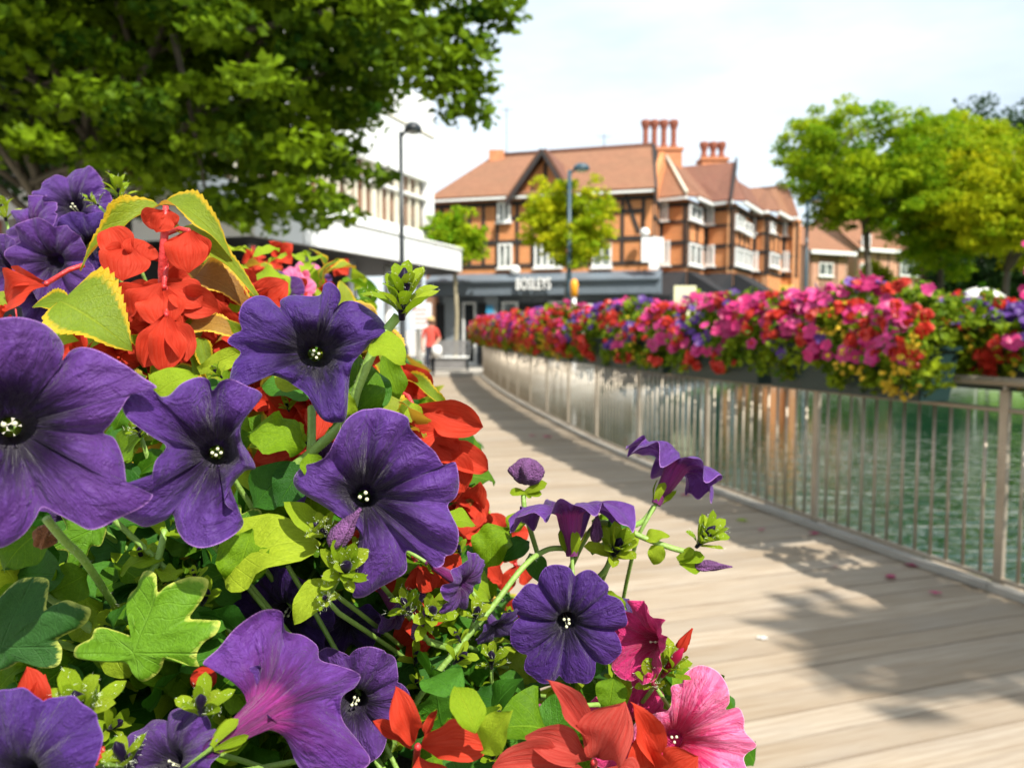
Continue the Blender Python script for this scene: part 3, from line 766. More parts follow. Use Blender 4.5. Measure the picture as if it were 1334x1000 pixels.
# chimneys
def chimney(fc, xs, ytop, ybot, ybase, dep, xb0, xb1):
    Z = (fc.a + fc.b).y / 2 + dep
    c = MB(); p0, p1 = at(xb0, ybot, Z), at(xb1, ybase, Z)
    stack = link('chimney', quad_mesh('chimney', [(p0.x, Z, p1.z), (p1.x, Z, p1.z), (p1.x, Z, p0.z), (p0.x, Z, p0.z)], MT['brick_orange'], thick=0.0), pub)
    bpy.data.objects.remove(stack)
    m = MB(); m.box(p0.x, p1.x, Z, Z + 0.9, p1.z, p0.z); m.box(p0.x - 0.06, p1.x + 0.06, Z - 0.06, Z + 0.96, p0.z - 0.02, p0.z + 0.10)
    st = m.build('chimney', MT['chimney_brick'], pub)
    for x in xs:
        q0, q1 = at(x, ybot, Z), at(x, ytop, Z); rr = 0.155
        MB().lathe([(rr, q0.z + 0.08), (rr, q0.z + 0.25), (rr * 0.74, q0.z + 0.32), (rr * 0.74, q1.z - 0.38), (rr * 0.95, q1.z - 0.3), (rr * 1.28, q1.z - 0.16), (rr * 1.28, q1.z - 0.05), (rr, q1.z)], (q0.x, Z + 0.42, 0), 8, smooth=False).build('flue', MT['flue_brick'], st)
plain('chimney_brick', (0.50, 0.20, 0.09), 0.9, 0.3, 4, 0.4)
plain('flue_brick', (0.26, 0.085, 0.05), 0.9, 0.3, 6, 0.4)
chimney(f2, (843, 854.5, 867, 880), 153, 195, 250, 3.3, 838, 888)
chimney(f4, (920, 932, 943), 182, 208, 230, 3.2, 915, 948)
m = MB(); p0, p1 = at(637, 197, 33.6), at(657, 207, 33.6); m.box(p0.x, p1.x, 33.3, 34.0, 8.2, p0.z); m.build('chimney', MT['chimney_brick'], pub)
# aerials
for x, y in ((660, 140), (787, 175)):
    a, b = at(x, 200, 34), at(x, y, 34); m = MB(); m.tube([a, b], 0.018, 5); m.tube([b + Vector((-0.25, 0, -0.1)), b + Vector((0.25, 0, -0.1))], 0.012, 4); m.build('aerial', MT['column_dark'], pub)
# shopfront: sloped lead canopy over a fascia, pilasters, doors and windows
fa = MB()
u0, u1 = -0.1, f0.len + 0.35
prof = [(0.0, SHOPTOP), (0.75, SHOPTOP - 0.30), (0.75, SHOPTOP - 0.36), (0.62, SHOPTOP - 0.36), (0.62, SHOPTOP - 0.82), (0.0, SHOPTOP - 0.82)]
V = [f0.pt(u0, z, o) for o, z in prof] + [f0.pt(u1, z, o) for o, z in prof]
n = len(prof)
fa.add(V, [tuple(range(n)), tuple(range(n, 2 * n))[::-1]] + [(i, i + n, (i + 1) % n + n, (i + 1) % n) for i in range(n)])
fa.build('fascia', MT['lead_grey'], pub)
# the sign
cu = bpy.data.curves.new('lettering', 'FONT'); cu.body = 'BOSLEYS'; cu.size = 0.52; cu.extrude = 0.03; cu.offset = 0.012; cu.space_character = 1.12
tmp = bpy.data.objects.new('tmp', cu); col.objects.link(tmp)
dg = bpy.context.evaluated_depsgraph_get(); me = bpy.data.meshes.new_from_object(tmp.evaluated_get(dg)); bpy.data.objects.remove(tmp)
me.name = 'lettering'; me.materials.clear(); me.materials.append(MT['sign_white'])
wdt = max(v.co.x for v in me.vertices) - min(v.co.x for v in me.vertices)
ul, zl = f0.px(672, 377, 0.80); ur, _ = f0.px(717, 377, 0.80)
sc_ = (ur - ul) / wdt
rot = Matrix((f0.d, Vector((0, 0, 1)), f0.n)).transposed().to_4x4()
link('lettering', me, pub, matrix=Matrix.Translation(f0.pt(ul, zl, 0.80)) @ rot @ Matrix.Diagonal((sc_, 0.40 / 0.37 * 1.0, 1, 1)))
SB = SHOPTOP - 0.84
def pil(x0, x1, mat='shop_grey_pale', out=0.30):
    a, b = f0.px(x0, 400)[0], f0.px(x1, 400)[0]
    m = MB(); f0.box(m, a, b, 0.0, SB, -0.02, out); f0.box(m, a - 0.05, b + 0.05, 0.0, 0.3, -0.02, out + 0.04); f0.box(m, a - 0.05, b + 0.05, SB - 0.25, SB - 0.004, -0.02, out + 0.04); m.build('pilaster', MT[mat], pub)
for a, b in ((583, 598), (637, 650), (738, 743), (828, 842)): pil(a, b)
def opening(x0, x1, z0=0.02, z1=SB - 0.25, mat='unlit_dark'):
    a, b = f0.px(x0, 400)[0], f0.px(x1, 400)[0]
    m = MB(); f0.box(m, a, b, z0, z1, -0.04, 0.02); return m.build('shop_window', MT[mat], pub)
opening(568, 583); opening(623, 637); opening(676, 716); opening(762, 826, 0.8)
def whitedoor(x0, x1, z0, z1, lights=1, out=0.06, fr='white_paint', gl='dark_glass'):
    a, b = f0.px(x0, 400)[0], f0.px(x1, 400)[0]; window(f0, pub, a, b, z0, z1, lights, fr, gl, out=out)
whitedoor(604, 621, 0.05, SB - 0.2, 1); whitedoor(655, 676, 0.05, SB - 0.2, 1, gl='window_glass'); whitedoor(716, 737, 0.05, SB - 0.2, 1, gl='window_glass')
for x in (768, 785, 804): whitedoor(x - 8, x + 8, 0.9, SB - 0.3, 1, fr='shop_grey_pale')
m = MB(); a, b = f0.px(637, 381)[0], f0.px(646, 381)[0]; f0.box(m, a, b, 1.75, 2.2, 0.305, 0.33); m.build('notice', MT['sign_blue'], pub, 'small bright blue notice on a grey pilaster')
m = MB(); c = f0.pt(f0.px(674, 353)[0], f0.px(674, 353)[1], 0.3); m.lathe([(0.0, -0.2), (0.14, -0.15), (0.2, 0.0), (0.14, 0.15), (0.0, 0.2)], c, 12); m.tube([c, c - f0.n * 0.3], 0.03, 6); m.build('globe_lamp', MT['sign_white'], pub)
# the white board that hangs off the corner, and its little lamp
cb = MB(); p = at(851, 325, 27.2); cb.box(p.x - 0.40, p.x + 0.34, p.y - 0.04, p.y + 0.04, p.z - 0.42, p.z + 0.40)
hb = cb.build('hanging_board', MT['sign_white'], pub, 'blank white board hung at the corner of the pub')
m = MB(); m.box(p.x - 0.14, p.x + 0.2, p.y - 0.03, p.y + 0.03, p.z - 0.66, p.z - 0.42); m.tube([p + Vector((0.1, 0, 0.40)), p + Vector((0.1, 1.2, 0.55))], 0.03, 6); m.build('bracket', MT['sign_white'], hb)
m = MB(); q = at(840, 303, 27.5); m.lathe([(0.0, -0.17), (0.13, -0.12), (0.17, 0.0), (0.13, 0.12), (0.0, 0.17)], q, 10); m.build('globe_lamp', MT['sign_white'], pub)
# black awning along the stepped wings
aw = MB()
for i in (1, 2, 3, 4, 5):
    fc = FC[i]
    if i == 1: continue
    pr = [(0.02, SHOPTOP + 0.08), (1.5, SHOPTOP - 0.85), (1.5, SHOPTOP - 1.1), (0.02, SHOPTOP - 1.1)]
    V = [fc.pt(0.0, z + 0.002 * i, o) for o, z in pr] + [fc.pt(fc.len, z + 0.002 * i, o) for o, z in pr]
    aw.add(V, [(0, 1, 2, 3), (7, 6, 5, 4)] + [(k, k + 4, (k + 1) % 4 + 4, (k + 1) % 4) for k in range(4)])
aw.build('awning', MT['black_awning'], pub)
m = MB(); a, b = f8.px(1003, 381, 0.3)[0], f8.px(1031, 381, 0.3)[0]; f8.box(m, a, b, 2.55, 3.25, 0.05, 0.3); m.build('poster', MT['sign_yellow'], pub, 'bright yellow poster at the far end of the pub')

# ------------------------------------------------------------------ white modern building with the curved canopy
wb = empty('white_building', (-6, 24, 0), 'white rendered modern building with curved canopy behind the left tree', 'building')
P0, P1 = Vector((-5.25, 16.4, 0)), Vector((-1.75, 26.0, 0))
dW = (P1 - P0).normalized(); nW = Vector((dW.y, -dW.x, 0))
# canopy slab: long straight edge ending in a round nose
edge = [P0 + (P1 - P0) * (i / 10) for i in range(11)]
rad = 1.5; cen = P1 - nW * rad
for i in range(1, 15):
    a = math.pi * 0.75 * i / 14
    edge.append(cen + nW * rad * math.cos(a) + dW * rad * math.sin(a))
inner = [edge[-1] - nW * 3, P0 - nW * 3.2]
slab = MB(); poly = edge + inner; n = len(poly); z0, z1 = 3.22, 3.92
slab.add([p + Vector((0, 0, z0)) for p in poly] + [p + Vector((0, 0, z1)) for p in poly], [tuple(range(n))[::-1], tuple(range(n, 2 * n))] + [(i, (i + 1) % n, (i + 1) % n + n, i + n) for i in range(n)])
slab.build('canopy', MT['white_render'], wb)
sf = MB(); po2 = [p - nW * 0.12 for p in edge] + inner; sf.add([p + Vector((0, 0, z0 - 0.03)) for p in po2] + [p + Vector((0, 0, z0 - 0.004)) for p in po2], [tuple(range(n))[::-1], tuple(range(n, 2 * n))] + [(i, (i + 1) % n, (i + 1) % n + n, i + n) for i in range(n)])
sf.build('soffit', MT['unlit_dark'], wb)  # added near-black sheet: the shade under the canopy is put into its colour
lip = MB(); lip.tube([p + Vector((0, 0, z1 + 0.02)) for p in edge], 0.05, 6); lip.build('canopy_lip', MT['white_paint'], wb)
for k in range(9):
    q = P0 + (P1 - P0) * ((k + 0.5) / 9); m = MB(); m.obox(q - dW * 0.012 + Vector((0, 0, z0 + 0.005)), dW * 0.024, nW * 0.006, Vector((0, 0, z1 - z0 - 0.01))); m.build('panel_joint', MT['concrete'], wb)
FW = Facade(P0 - nW * 1.6 + dW * 0.2, P1 - nW * 1.6 + dW * 1.6)
def wbox(u0, u1, z0, z1, d0, d1, name, mat):
    m = MB(); FW.box(m, u0, u1, z0, z1, d0, d1); return m.build(name, MT[mat], wb)
L = FW.len
wbox(0, L, z1 + 0.003, 5.0 - 0.35, -6, 0, 'wall', 'white_render')
wbox(0, L, 6.35, 9.1, -6, 0, 'wall', 'white_render')
wbox(0, L, 4.66, 6.34, -6, -0.25, 'glazing', 'reflective_glass')
wbox(L - 0.45, L, 4.655, 6.345, -6, -0.003, 'corner_wall', 'white_render')
nm = 22
for i in range(nm):
    u = 0.4 + (L - 1.0) * i / nm
    wbox(u, u + 0.11 + (0.16 if i % 3 == 0 else 0), 4.652, 6.348, -0.24, -0.16, 'mullion', 'cream_paint')
wbox(0, L, 5.72, 5.80, -0.23, -0.05, 'transom', 'white_paint')
wbox(0, L - 0.02, 7.9, 7.96, 0.003, 0.05, 'string_course', 'cream_paint')
wbox(-1, L - 1.5, 0.0, z0 - 0.003, -6, -2.2, 'ground_floor_wall', 'unlit_dark')  # near-black wall colour stands in for the dark under the canopy
for k in range(5):
    q = P0 + (P1 - P0) * (0.12 + 0.2 * k) - nW * 1.0
    m = MB(); m.tube([q, q + Vector((0, 0, z0 - 0.004))], 0.11, 12); m.build('column', MT['white_paint'], wb)
# red brick building at the far left, in the shade of the tree
rb_ = empty('brick_building', (-13, 20, 0), 'dark red brick building in the shade behind the left tree', 'building')
FB = Facade((-26, 17.5), (-8.0, 22.5))
link('wall', quad_mesh('wall', [FB.pt(0, 0), FB.pt(FB.len, 0), FB.pt(FB.len, 8.5), FB.pt(0, 8.5)], MT['brick_red'], thick=0.4), rb_)
for k in range(7):
    for zz in (1.2, 4.6): 
        u = 0.9 + k * 2.6
        window(FB, rb_, u, u + 1.1, zz, zz + 1.9, 2, 'white_paint', 'dark_glass', out=0.02)
for k in range(8):
    m = MB(); u = 0.2 + k * 2.6; FB.box(m, u, u + 0.3, 0, 8.4, 0.004, 0.12); m.build('pilaster', MT['concrete'], rb_)
m = MB(); FB.box(m, -0.2, FB.len + 0.2, 8.5, 8.9, -0.5, 0.3); m.build('parapet', MT['concrete'], rb_)

# ------------------------------------------------------------------ brick cottages on the bank
def cottage(name_label, px0, px1, Z, ye, yr, gz, wins, brick='brick_pale', mat='roof_tile_orange', skew=1.5):
    a, b = at(px0, ye, Z), at(px1, ye, Z)
    c = empty('cottage', ((a.x + b.x) / 2, Z, gz), name_label, 'house')
    f = Facade((a.x, Z), (b.x, Z + skew)); ze = a.z; zr = at((px0 + px1) / 2, yr, Z + 3).z
    link('wall', quad_mesh('wall', [f.pt(0, gz - 0.6), f.pt(f.len, gz - 0.6), f.pt(f.len, ze), f.pt(0, ze)], MT[brick], thick=0.3), c)
    for s_, u in ((-1, 0.002), (1, f.len - 0.002)):
        pts = [f.pt(u, gz - 0.6), f.pt(u, gz - 0.6, -6), f.pt(u, ze, -6), f.pt(u, zr - 0.1, -3), f.pt(u, ze)]
        link('gable_wall', quad_mesh('gable_wall', pts if s_ > 0 else pts[::-1], MT[brick], thick=0.25), c)
    link('roof', quad_mesh('roof', [f.pt(-0.3, ze - 0.1, 0.35), f.pt(f.len + 0.3, ze - 0.1, 0.35), f.pt(f.len + 0.3, zr, -3), f.pt(-0.3, zr, -3)], MT[mat], thick=0.12), c)
    link('roof', quad_mesh('roof', [f.pt(f.len + 0.3, ze - 0.1, -6.35), f.pt(-0.3, ze - 0.1, -6.35), f.pt(-0.3, zr, -3), f.pt(f.len + 0.3, zr, -3)], MT[mat], thick=0.12), c)
    m = MB(); f.box(m, -0.3, f.len + 0.3, ze - 0.28, ze - 0.05, 0.36, 0.46); m.build('gutter_board', MT['white_paint'], c)
    for x0, y0, x1, y1, n in wins:
        q0, q1 = f.px(x0, y0), f.px(x1, y1); window(f, c, q0[0], q1[0], q1[1], q0[1], n, out=0.02)
    for uu in np.linspace(1.0, f.len - 1.0, 5):
        m = MB(); f.box(m, uu - 0.06, uu + 0.06, gz, ze - 0.3, 0.004, 0.025); m.build('timber', MT['black_timber'], c)
    m = MB(); q = f.pt(f.len * 0.3, zr - 0.4, -3); m.box(q.x - 0.5, q.x + 0.5, q.y - 0.3, q.y + 0.3, q.z, q.z + 1.3); m.build('chimney', MT['chimney_brick'], c)
    return c
cottage('low brick cottage with orange tile roof behind the right lamp post', 1055, 1118, 50, 325, 292, 3.5, [(1066, 342, 1084, 360, 2)])
cottage('brick house with white windows half hidden by the right trees', 1118, 1225, 54, 322, 280, 3.5, [(1112 + 8, 343, 1128, 362, 1), (1172, 338, 1196, 360, 3), (1122, 305, 1133, 322, 1)], 'brick_pale', 'roof_tile_orange', 3.0)
cottage('dark brick house behind the trunk of the farthest right tree', 1235, 1420, 62, 322, 285, 3.5, [(1262, 345, 1276, 362, 2), (1300, 340, 1314, 360, 2)], 'brick_red', 'roof_tile_brown', 1.0)
# pale houses peeping between the pub and the cottage
gap = empty('far_house', at(1048, 400, 60) * 1, 'pale grey house seen in the gap right of the pub', 'house')
gp = at(1046, 345, 60)
gap.location = (gp.x, 60, 0)
m = MB(); m.box(gp.x - 1.5, gp.x + 1.6, 60, 64, 0, gp.z + 0.2); m.build('wall', MT['concrete_white'], gap)
link('roof', quad_mesh('roof', [(gp.x - 1.8, 59.7, gp.z + 0.1), (gp.x + 1.9, 59.7, gp.z + 0.1), (gp.x + 1.9, 62, gp.z + 1.9), (gp.x - 1.8, 62, gp.z + 1.9)], MT['roof_tile'], thick=0.12), gap)
# ------------------------------------------------------------------ trees
def leaf_cloud(name, centres, spread, per, size, mat, flat=0.55, droop=0.2, seed=1, light=None):
    """many small leaves around cluster centres; returns a mesh. rnd attribute = tint"""
    g = np.random.default_rng(seed)
    C = np.repeat(np.asarray(centres, float), per, 0); n = len(C)
    d = g.normal(size=(n, 3)); d /= np.linalg.norm(d, axis=1)[:, None]
    d *= (g.random(n) ** 0.45)[:, None]
    sp = np.repeat(np.asarray(spread, float) if hasattr(spread, '__len__') else np.full(len(centres), spread), per)
    P = C + d * sp[:, None] * np.array([1, 1, flat])
    P[:, 2] -= droop * sp * (d[:, 0] ** 2 + d[:, 1] ** 2)
    nrm = g.normal(size=(n, 3)) * 0.75 + np.array([0, 0, 0.85]); nrm /= np.linalg.norm(nrm, axis=1)[:, None]
    t = g.normal(size=(n, 3)); t -= nrm * (t * nrm).sum(1)[:, None]; t /= np.linalg.norm(t, axis=1)[:, None]
    b = np.cross(nrm, t)
    L = size * (0.45 + 1.05 * g.random(n))[:, None]; W = L * 0.42
    bend = nrm * L * 0.18
    V = np.stack([P - t * L * 0.5, P + b * W - bend * 0.2 + t * L * 0.02, P + t * L * 0.55 - bend, P - b * W - bend * 0.2 + t * L * 0.02, P + bend * 0.3], 1).reshape(-1, 3)
    i = np.arange(n) * 5
    F = np.concatenate([np.stack([i, i + 1, i + 4], 1), np.stack([i + 1, i + 2, i + 4], 1), np.stack([i + 2, i + 3, i + 4], 1), np.stack([i + 3, i, i + 4], 1)], 0)
    cl_t = np.repeat(g.random(len(centres)), per)
    rnd = np.clip(0.55 * cl_t + 0.45 * g.random(n), 0, 1)
    if light is not None: rnd = np.clip(rnd * 0.7 + light(P), 0, 1)
    return np_mesh(name, V, F, mat, smooth=False, attr=np.repeat(rnd, 5))
def bez(a, b, c, n=8):
    return [a * (1 - t) ** 2 + b * 2 * t * (1 - t) + c * t * t for t in [i / (n - 1) for i in range(n)]]
def make_tree(label, base, height, crown_c, crown_r, nclus, per, leaf, mat, seed, trunk_r=0.2, bark='bark', cl_size=0.7, name='tree', shell=0.45, limbs=10, clip=None, light=None, extra=None, group=None, lobes=7, flat=0.55, limb_k=0.45):
    g = np.random.default_rng(seed)
    base = Vector(base); cc = np.array(crown_c, float); cr = np.array(crown_r, float)
    t = empty(name, base, label, 'tree', group)
    # lumpy crown: several sub-balls inside the ellipsoid, clusters sit in their outer shells
    cents = []
    lob = []
    for i in range(lobes):
        d = g.normal(size=3); d /= np.linalg.norm(d); d[2] = d[2] * 0.9 + 0.1
        lob.append((cc + d * cr * 0.55, cr * g.uniform(0.38, 0.6)))
    lob.append((cc, cr * 0.72))
    while len(cents) < nclus:
        lc, lr = lob[g.integers(len(lob))]
        d = g.normal(size=3); d /= np.linalg.norm(d)
        p = lc + d * lr * (shell + (1 - shell) * g.random() ** 0.6)
        if clip is not None and not clip(p): continue
        cents.append(p)
    if extra: cents += [np.array(e, float) for e in extra]
    # wood
    fork = base + Vector((0, 0, height))
    tr = MB()
    pts = [base + Vector((0, 0, -0.1)), base + Vector((0.02, 0, height * 0.1)), base + Vector((g.normal() * 0.04 * height, g.normal() * 0.03 * height, height * 0.5)), fork]
    tr.tube(pts, [trunk_r * 1.45, trunk_r * 1.08, trunk_r * 0.9, trunk_r * 0.72], 10)
    topc = Vector(cc + np.array([0, 0, cr[2] * 0.5]))
    tr.tube(bez(fork, fork.lerp(topc, 0.4) + Vector((0.2, 0.1, 0)), topc), [trunk_r * 0.72 * (1 - 0.11 * i) for i in range(8)], 8)
    tr.build('trunk', MT[bark], t)
    idx = g.choice(len(cents), size=min(limbs, len(cents)), replace=False)
    for k in idx:
        e = Vector(cents[k]); mid = fork.lerp(e, 0.5) + Vector((0, 0, 0.15 * (e - fork).length))
        m = MB(); m.tube(bez(fork - Vector((0, 0, g.uniform(0, 0.25) * height)), mid, e), [trunk_r * limb_k * (1 - 0.12 * i) for i in range(8)], 6)
        for q in range(3):
            j = int(g.integers(len(cents))); a = fork.lerp(e, g.uniform(0.4, 0.8)); z = Vector(cents[j])
            if (z - a).length < max(cr) * 0.9: m.tube([a, a.lerp(z, 0.5) + Vector((0, 0, 0.1)), z], [trunk_r * 0.16, trunk_r * 0.11, trunk_r * 0.05], 5)
        m.build('limb', MT[bark], t)
    me = leaf_cloud('crown', cents, g.uniform(0.6, 1.15, len(cents)) * cl_size, per, leaf, MT[mat], flat=flat, seed=seed + 1, light=light)
    o = link('crown', me, t); o['kind'] = 'stuff'
    return t

# the big tree over the left bank
def clip_big(p):
    x, y, f = proj(p)
    if f < 1: return True
    lim = np.interp(x, [-400, 0, 120, 250, 330, 420, 480, 515, 540, 565, 590, 615, 640, 660], [235, 225, 240, 268, 285, 275, 250, 225, 160, 120, 110, 120, 20, -40])
    xl = np.interp(y, [-300, 0, 60, 120, 170, 210, 250, 290], [620, 575, 545, 500, 465, 450, 428, 385])
    return y < lim - 10 and x < xl and not (p[1] < 9.0)
extra = []
for x, y, Z in [(598, 118, 11.5), (606, 140, 11.6), (590, 95, 11.6), (622, 55, 11.8), (600, 70, 11.4), (640, 12, 12), (655, 8, 12), (560, 100, 11.5), (575, 60, 11.5), (480, 225, 12.2), (430, 258, 12), (330, 272, 12), (350, 282, 11.8), (610, 100, 11.7), (585, 30, 11.8), (610, 20, 12), (560, 60, 11.9), (420, 270, 11.5), (300, 268, 11.6), (270, 262, 11.9)]:
    extra.append(tuple(at(x, y, Z)))
make_tree('big dark green broadleaf tree overhanging the walkway at upper left', (-7.4, 13.6, 0), 2.6, (-6.0, 12.2, 6.0), (6.6, 5.0, 4.4), 1250, 95, 0.15, 'crown_plane', 11, 0.34, cl_size=0.58, shell=0.45, limbs=16, clip=clip_big, extra=extra, lobes=14, flat=0.42, limb_k=0.24)
make_tree('dense dark tree standing behind the big tree at far left', (-12.5, 17.0, 0), 3.2, (-10.6, 16.4, 7.2), (6.0, 2.2, 4.2), 420, 90, 0.20, 'crown_dark', 12, 0.28, cl_size=0.9, shell=0.3, limbs=8)
# a tree behind the viewer on the near bank: its outer boughs dapple the boards at lower right
make_tree('tree on the near bank behind the viewer, shading the near boards', (7.2, -5.2, 0), 4.6, (5.05, -2.1, 7.0), (0.85, 0.6, 0.5), 30, 40, 0.13, 'crown_plane', 71, 0.22, cl_size=0.30, shell=0.1, limbs=6, lobes=7)
# the trees across the pond
def tree_px(label, x, Z, top, bottom, half, seed, mat, n=260, per=120, leaf=0.16, fork=0.45, base_z=None, trunk_r=0.17, cl=0.8, bark='bark', depth=None, shell=0.4, limbs=9, lobes=7):
    c = at(x, (top + bottom) / 2, Z); rz = (bottom - top) / 2 * Z / F_PX; rx = half * Z / F_PX
    bz = base_z if base_z is not None else bank_z(c.x, Z)
    return make_tree(label, (c.x, Z, bz), max(0.6, (c.z - rz * 0.55) - bz) , c, (rx, depth or rx, rz), n, per, leaf, mat, seed, trunk_r, bark, cl_size=cl, shell=shell, limbs=limbs, lobes=lobes, group=None)
tree_px('feathery lime green tree behind the right lamp post', 1128, 37.5, 118, 318, 130, 21, 'crown_lime', n=480, per=90, leaf=0.16, cl=0.60, shell=0.3, lobes=13)
tree_px('green tree in the middle of the right-hand group', 1226, 42, 148, 376, 104, 22, 'crown_lime', n=400, per=105, leaf=0.18, cl=0.75, lobes=10)
tree_px('yellow green tree at the right edge of the picture', 1318, 36.8, 140, 372, 130, 23, 'crown_yellow', n=520, per=100, leaf=0.16, cl=0.68, lobes=13)
tree_px('tall dark tree rising behind the right-hand group', 1318, 56, 128, 380, 120, 24, 'crown_dark', n=300, per=90, leaf=0.26, cl=1.3)
tree_px('dark evergreen filling the gap below the right trees', 1248, 47, 290, 425, 84, 25, 'crown_dark', n=260, per=100, leaf=0.2, cl=0.9)
tree_px('dark bushy tree right of the brick house', 1335, 45, 290, 430, 90, 26, 'crown_dark', n=260, per=100, leaf=0.2, cl=0.9)
tree_px('small bright shrub in front of the brick house', 1140, 44, 335, 392, 22, 27, 'crown_yellow', n=70, per=80, leaf=0.12, cl=0.45, trunk_r=0.06)
tree_px('slim yellow green street tree in front of the pub', 742, 25.0, 226, 366, 66, 31, 'crown_yellow', n=210, per=52, leaf=0.12, cl=0.34, trunk_r=0.06, shell=0.05, base_z=0, lobes=14)
tree_px('small green street tree beside the white canopy', 592, 27.6, 268, 362, 40, 32, 'crown_lime', n=120, per=60, leaf=0.13, cl=0.36, shell=0.1, lobes=11, trunk_r=0.08, bark='bark_pale', base_z=0)
# dark shrubs at the foot of the right bank
for x, Z, top, bot, hw, sd, lb in ((1215, 40, 370, 432, 40, 41, 'dark shrub at the water edge below the right trees'), (1290, 39, 378, 440, 40, 42, 'dark shrub behind the white parasol'), (1100, 43, 388, 432, 40, 43, 'low shrub in front of the low brick cottage')):
    c = at(x, (top + bot) / 2, Z); h = (bot - top) / 2 * Z / F_PX; r = hw * Z / F_PX
    b = bank_z(c.x, Z)
    make_tree(lb, (c.x, Z, b), 0.4, (c.x, Z, max(c.z, b + 0.5)), (r, r, h), 60, 110, 0.14, 'crown_dark' if sd != 43 else 'crown_lime', sd, 0.05, cl_size=0.6, name='shrub', limbs=5)
for o in bpy.data.objects:
    if o.name.startswith('shrub'): o['category'] = 'shrub'
# ------------------------------------------------------------------ lamp posts
def lamp_post(x, Z, ytop, head_dx, label, mat, r=0.065, base_z=0.0):
    top = at(x, ytop, Z); t = empty('lamp_post', (top.x, Z, base_z), label, 'lamp post')
    MB().lathe([(r * 2.2, base_z), (r * 2.2, base_z + 0.9), (r * 1.25, base_z + 1.0), (r * 0.95, base_z + 3.0), (r * 0.75, top.z)], (top.x, Z, 0), 12).build('column', MT[mat], t)
    hx = head_dx * Z / F_PX; s = 1 if hx > 0 else -1
    MB().tube([(top.x, Z, top.z - 0.12), (top.x + hx * 0.25, Z, top.z + 0.0), (top.x + hx * 0.5, Z, top.z + 0.05)], 0.035, 8).build('arm', MT[mat], t)
    m = MB(); c = Vector((top.x + hx * 0.75, Z, top.z + 0.05)); a = abs(hx) * 0.55
    V, Fc, n = [], [], 16
    for rr, dz in ((0.0, 0.16), (0.55, 0.14), (0.9, 0.07), (1.0, 0.0), (0.9, -0.05)):
        for k in range(n): V.append(c + Vector((a * rr * math.cos(2*math.pi*k/n), 0.26 * rr * math.sin(2*math.pi*k/n), dz)))
    for i in range(4):
        for k in range(n): Fc.append((i*n+k, i*n+(k+1) % n, (i+1)*n+(k+1) % n, (i+1)*n+k))
    m.add(V, Fc, True); h = m.build('lamp_head', MT[mat], t)
    g = MB(); g.lathe([(0.0, -0.11), (a * 0.6, -0.085), (a * 0.75, -0.03)], c, 12); g.build('lens', MT['lamp_glass'], h)
lamp_post(522, 18.0, 172, 21, 'dark lamp post in front of the white building', 'column_dark', 0.06)
lamp_post(742, 24.2, 222, 20, 'blue grey lamp post in front of the pub beside the street tree', 'column_blue', 0.075)
lamp_post(1052, 36.6, 262, 18, 'blue grey lamp post right of the pub before the lime tree', 'column_blue', 0.09)

# ------------------------------------------------------------------ bench by the white building
def bench(x, y, Z, label):
    p = on_level(x, y, 0); p = Vector((p.x * Z / p.y, Z, 0))
    t = empty('bench', p, label, 'bench')
    for k in range(3):
        m = MB(); m.box(p.x - 0.62, p.x + 0.62, Z - 0.28 + 0.15 * k, Z - 0.15 + 0.15 * k, 0.43, 0.47); m.build('seat_slat', MT['white_paint'], t)
    for k in range(4):
        m = MB(); z = 0.52 + 0.115 * k; m.box(p.x - 0.64, p.x + 0.64, Z + 0.20 + 0.02 * k, Z + 0.235 + 0.02 * k, z, z + 0.10); m.build('back_slat', MT['bench_grey'], t)
    m = MB(); m.box(p.x - 0.6, p.x + 0.6, Z - 0.20, Z - 0.17, 0.08, 0.41); m.build('front_panel', MT['bench_grey'], t)
    for sx in (-0.60, 0.55):
        m = MB(); m.box(p.x + sx, p.x + sx + 0.05, Z - 0.27, Z + 0.19, 0, 0.425); m.box(p.x + sx, p.x + sx + 0.05, Z + 0.14, Z + 0.195, 0.425, 0.95); m.build('leg', MT['column_dark'], t)
bench(586, 459, 25.5, 'slatted grey bench with pale seat behind the walking person')

# ------------------------------------------------------------------ signs and small street things
def sign_post(x, Z, z0, z1, w, mat, label, pole='sign_white', name='sign', part='board'):
    p = at(x, 400, Z); t = empty(name, (p.x, Z, 0), label, 'sign')
    MB().tube([(p.x, Z + 0.05, 0), (p.x, Z + 0.05, z1 - 0.05)], 0.035, 8).build('pole', MT[pole], t)
    m = MB(); m.box(p.x - w / 2, p.x + w / 2, Z - 0.03, Z + 0.012, z0, z1); m.build(part, MT[mat], t)
    return t, p
t_, p_ = sign_post(549, 25.0, 1.35, 2.15, 0.62, 'sign_white', 'white notice board on a post behind the walking person')
for k in range(4):
    m = MB(); m.box(p_.x - 0.22, p_.x + 0.16 + 0.03 * (k % 2), 24.962, 24.968, 1.5 + k * 0.14, 1.54 + k * 0.14); m.build('printed_line', MT['sign_red'], t_)
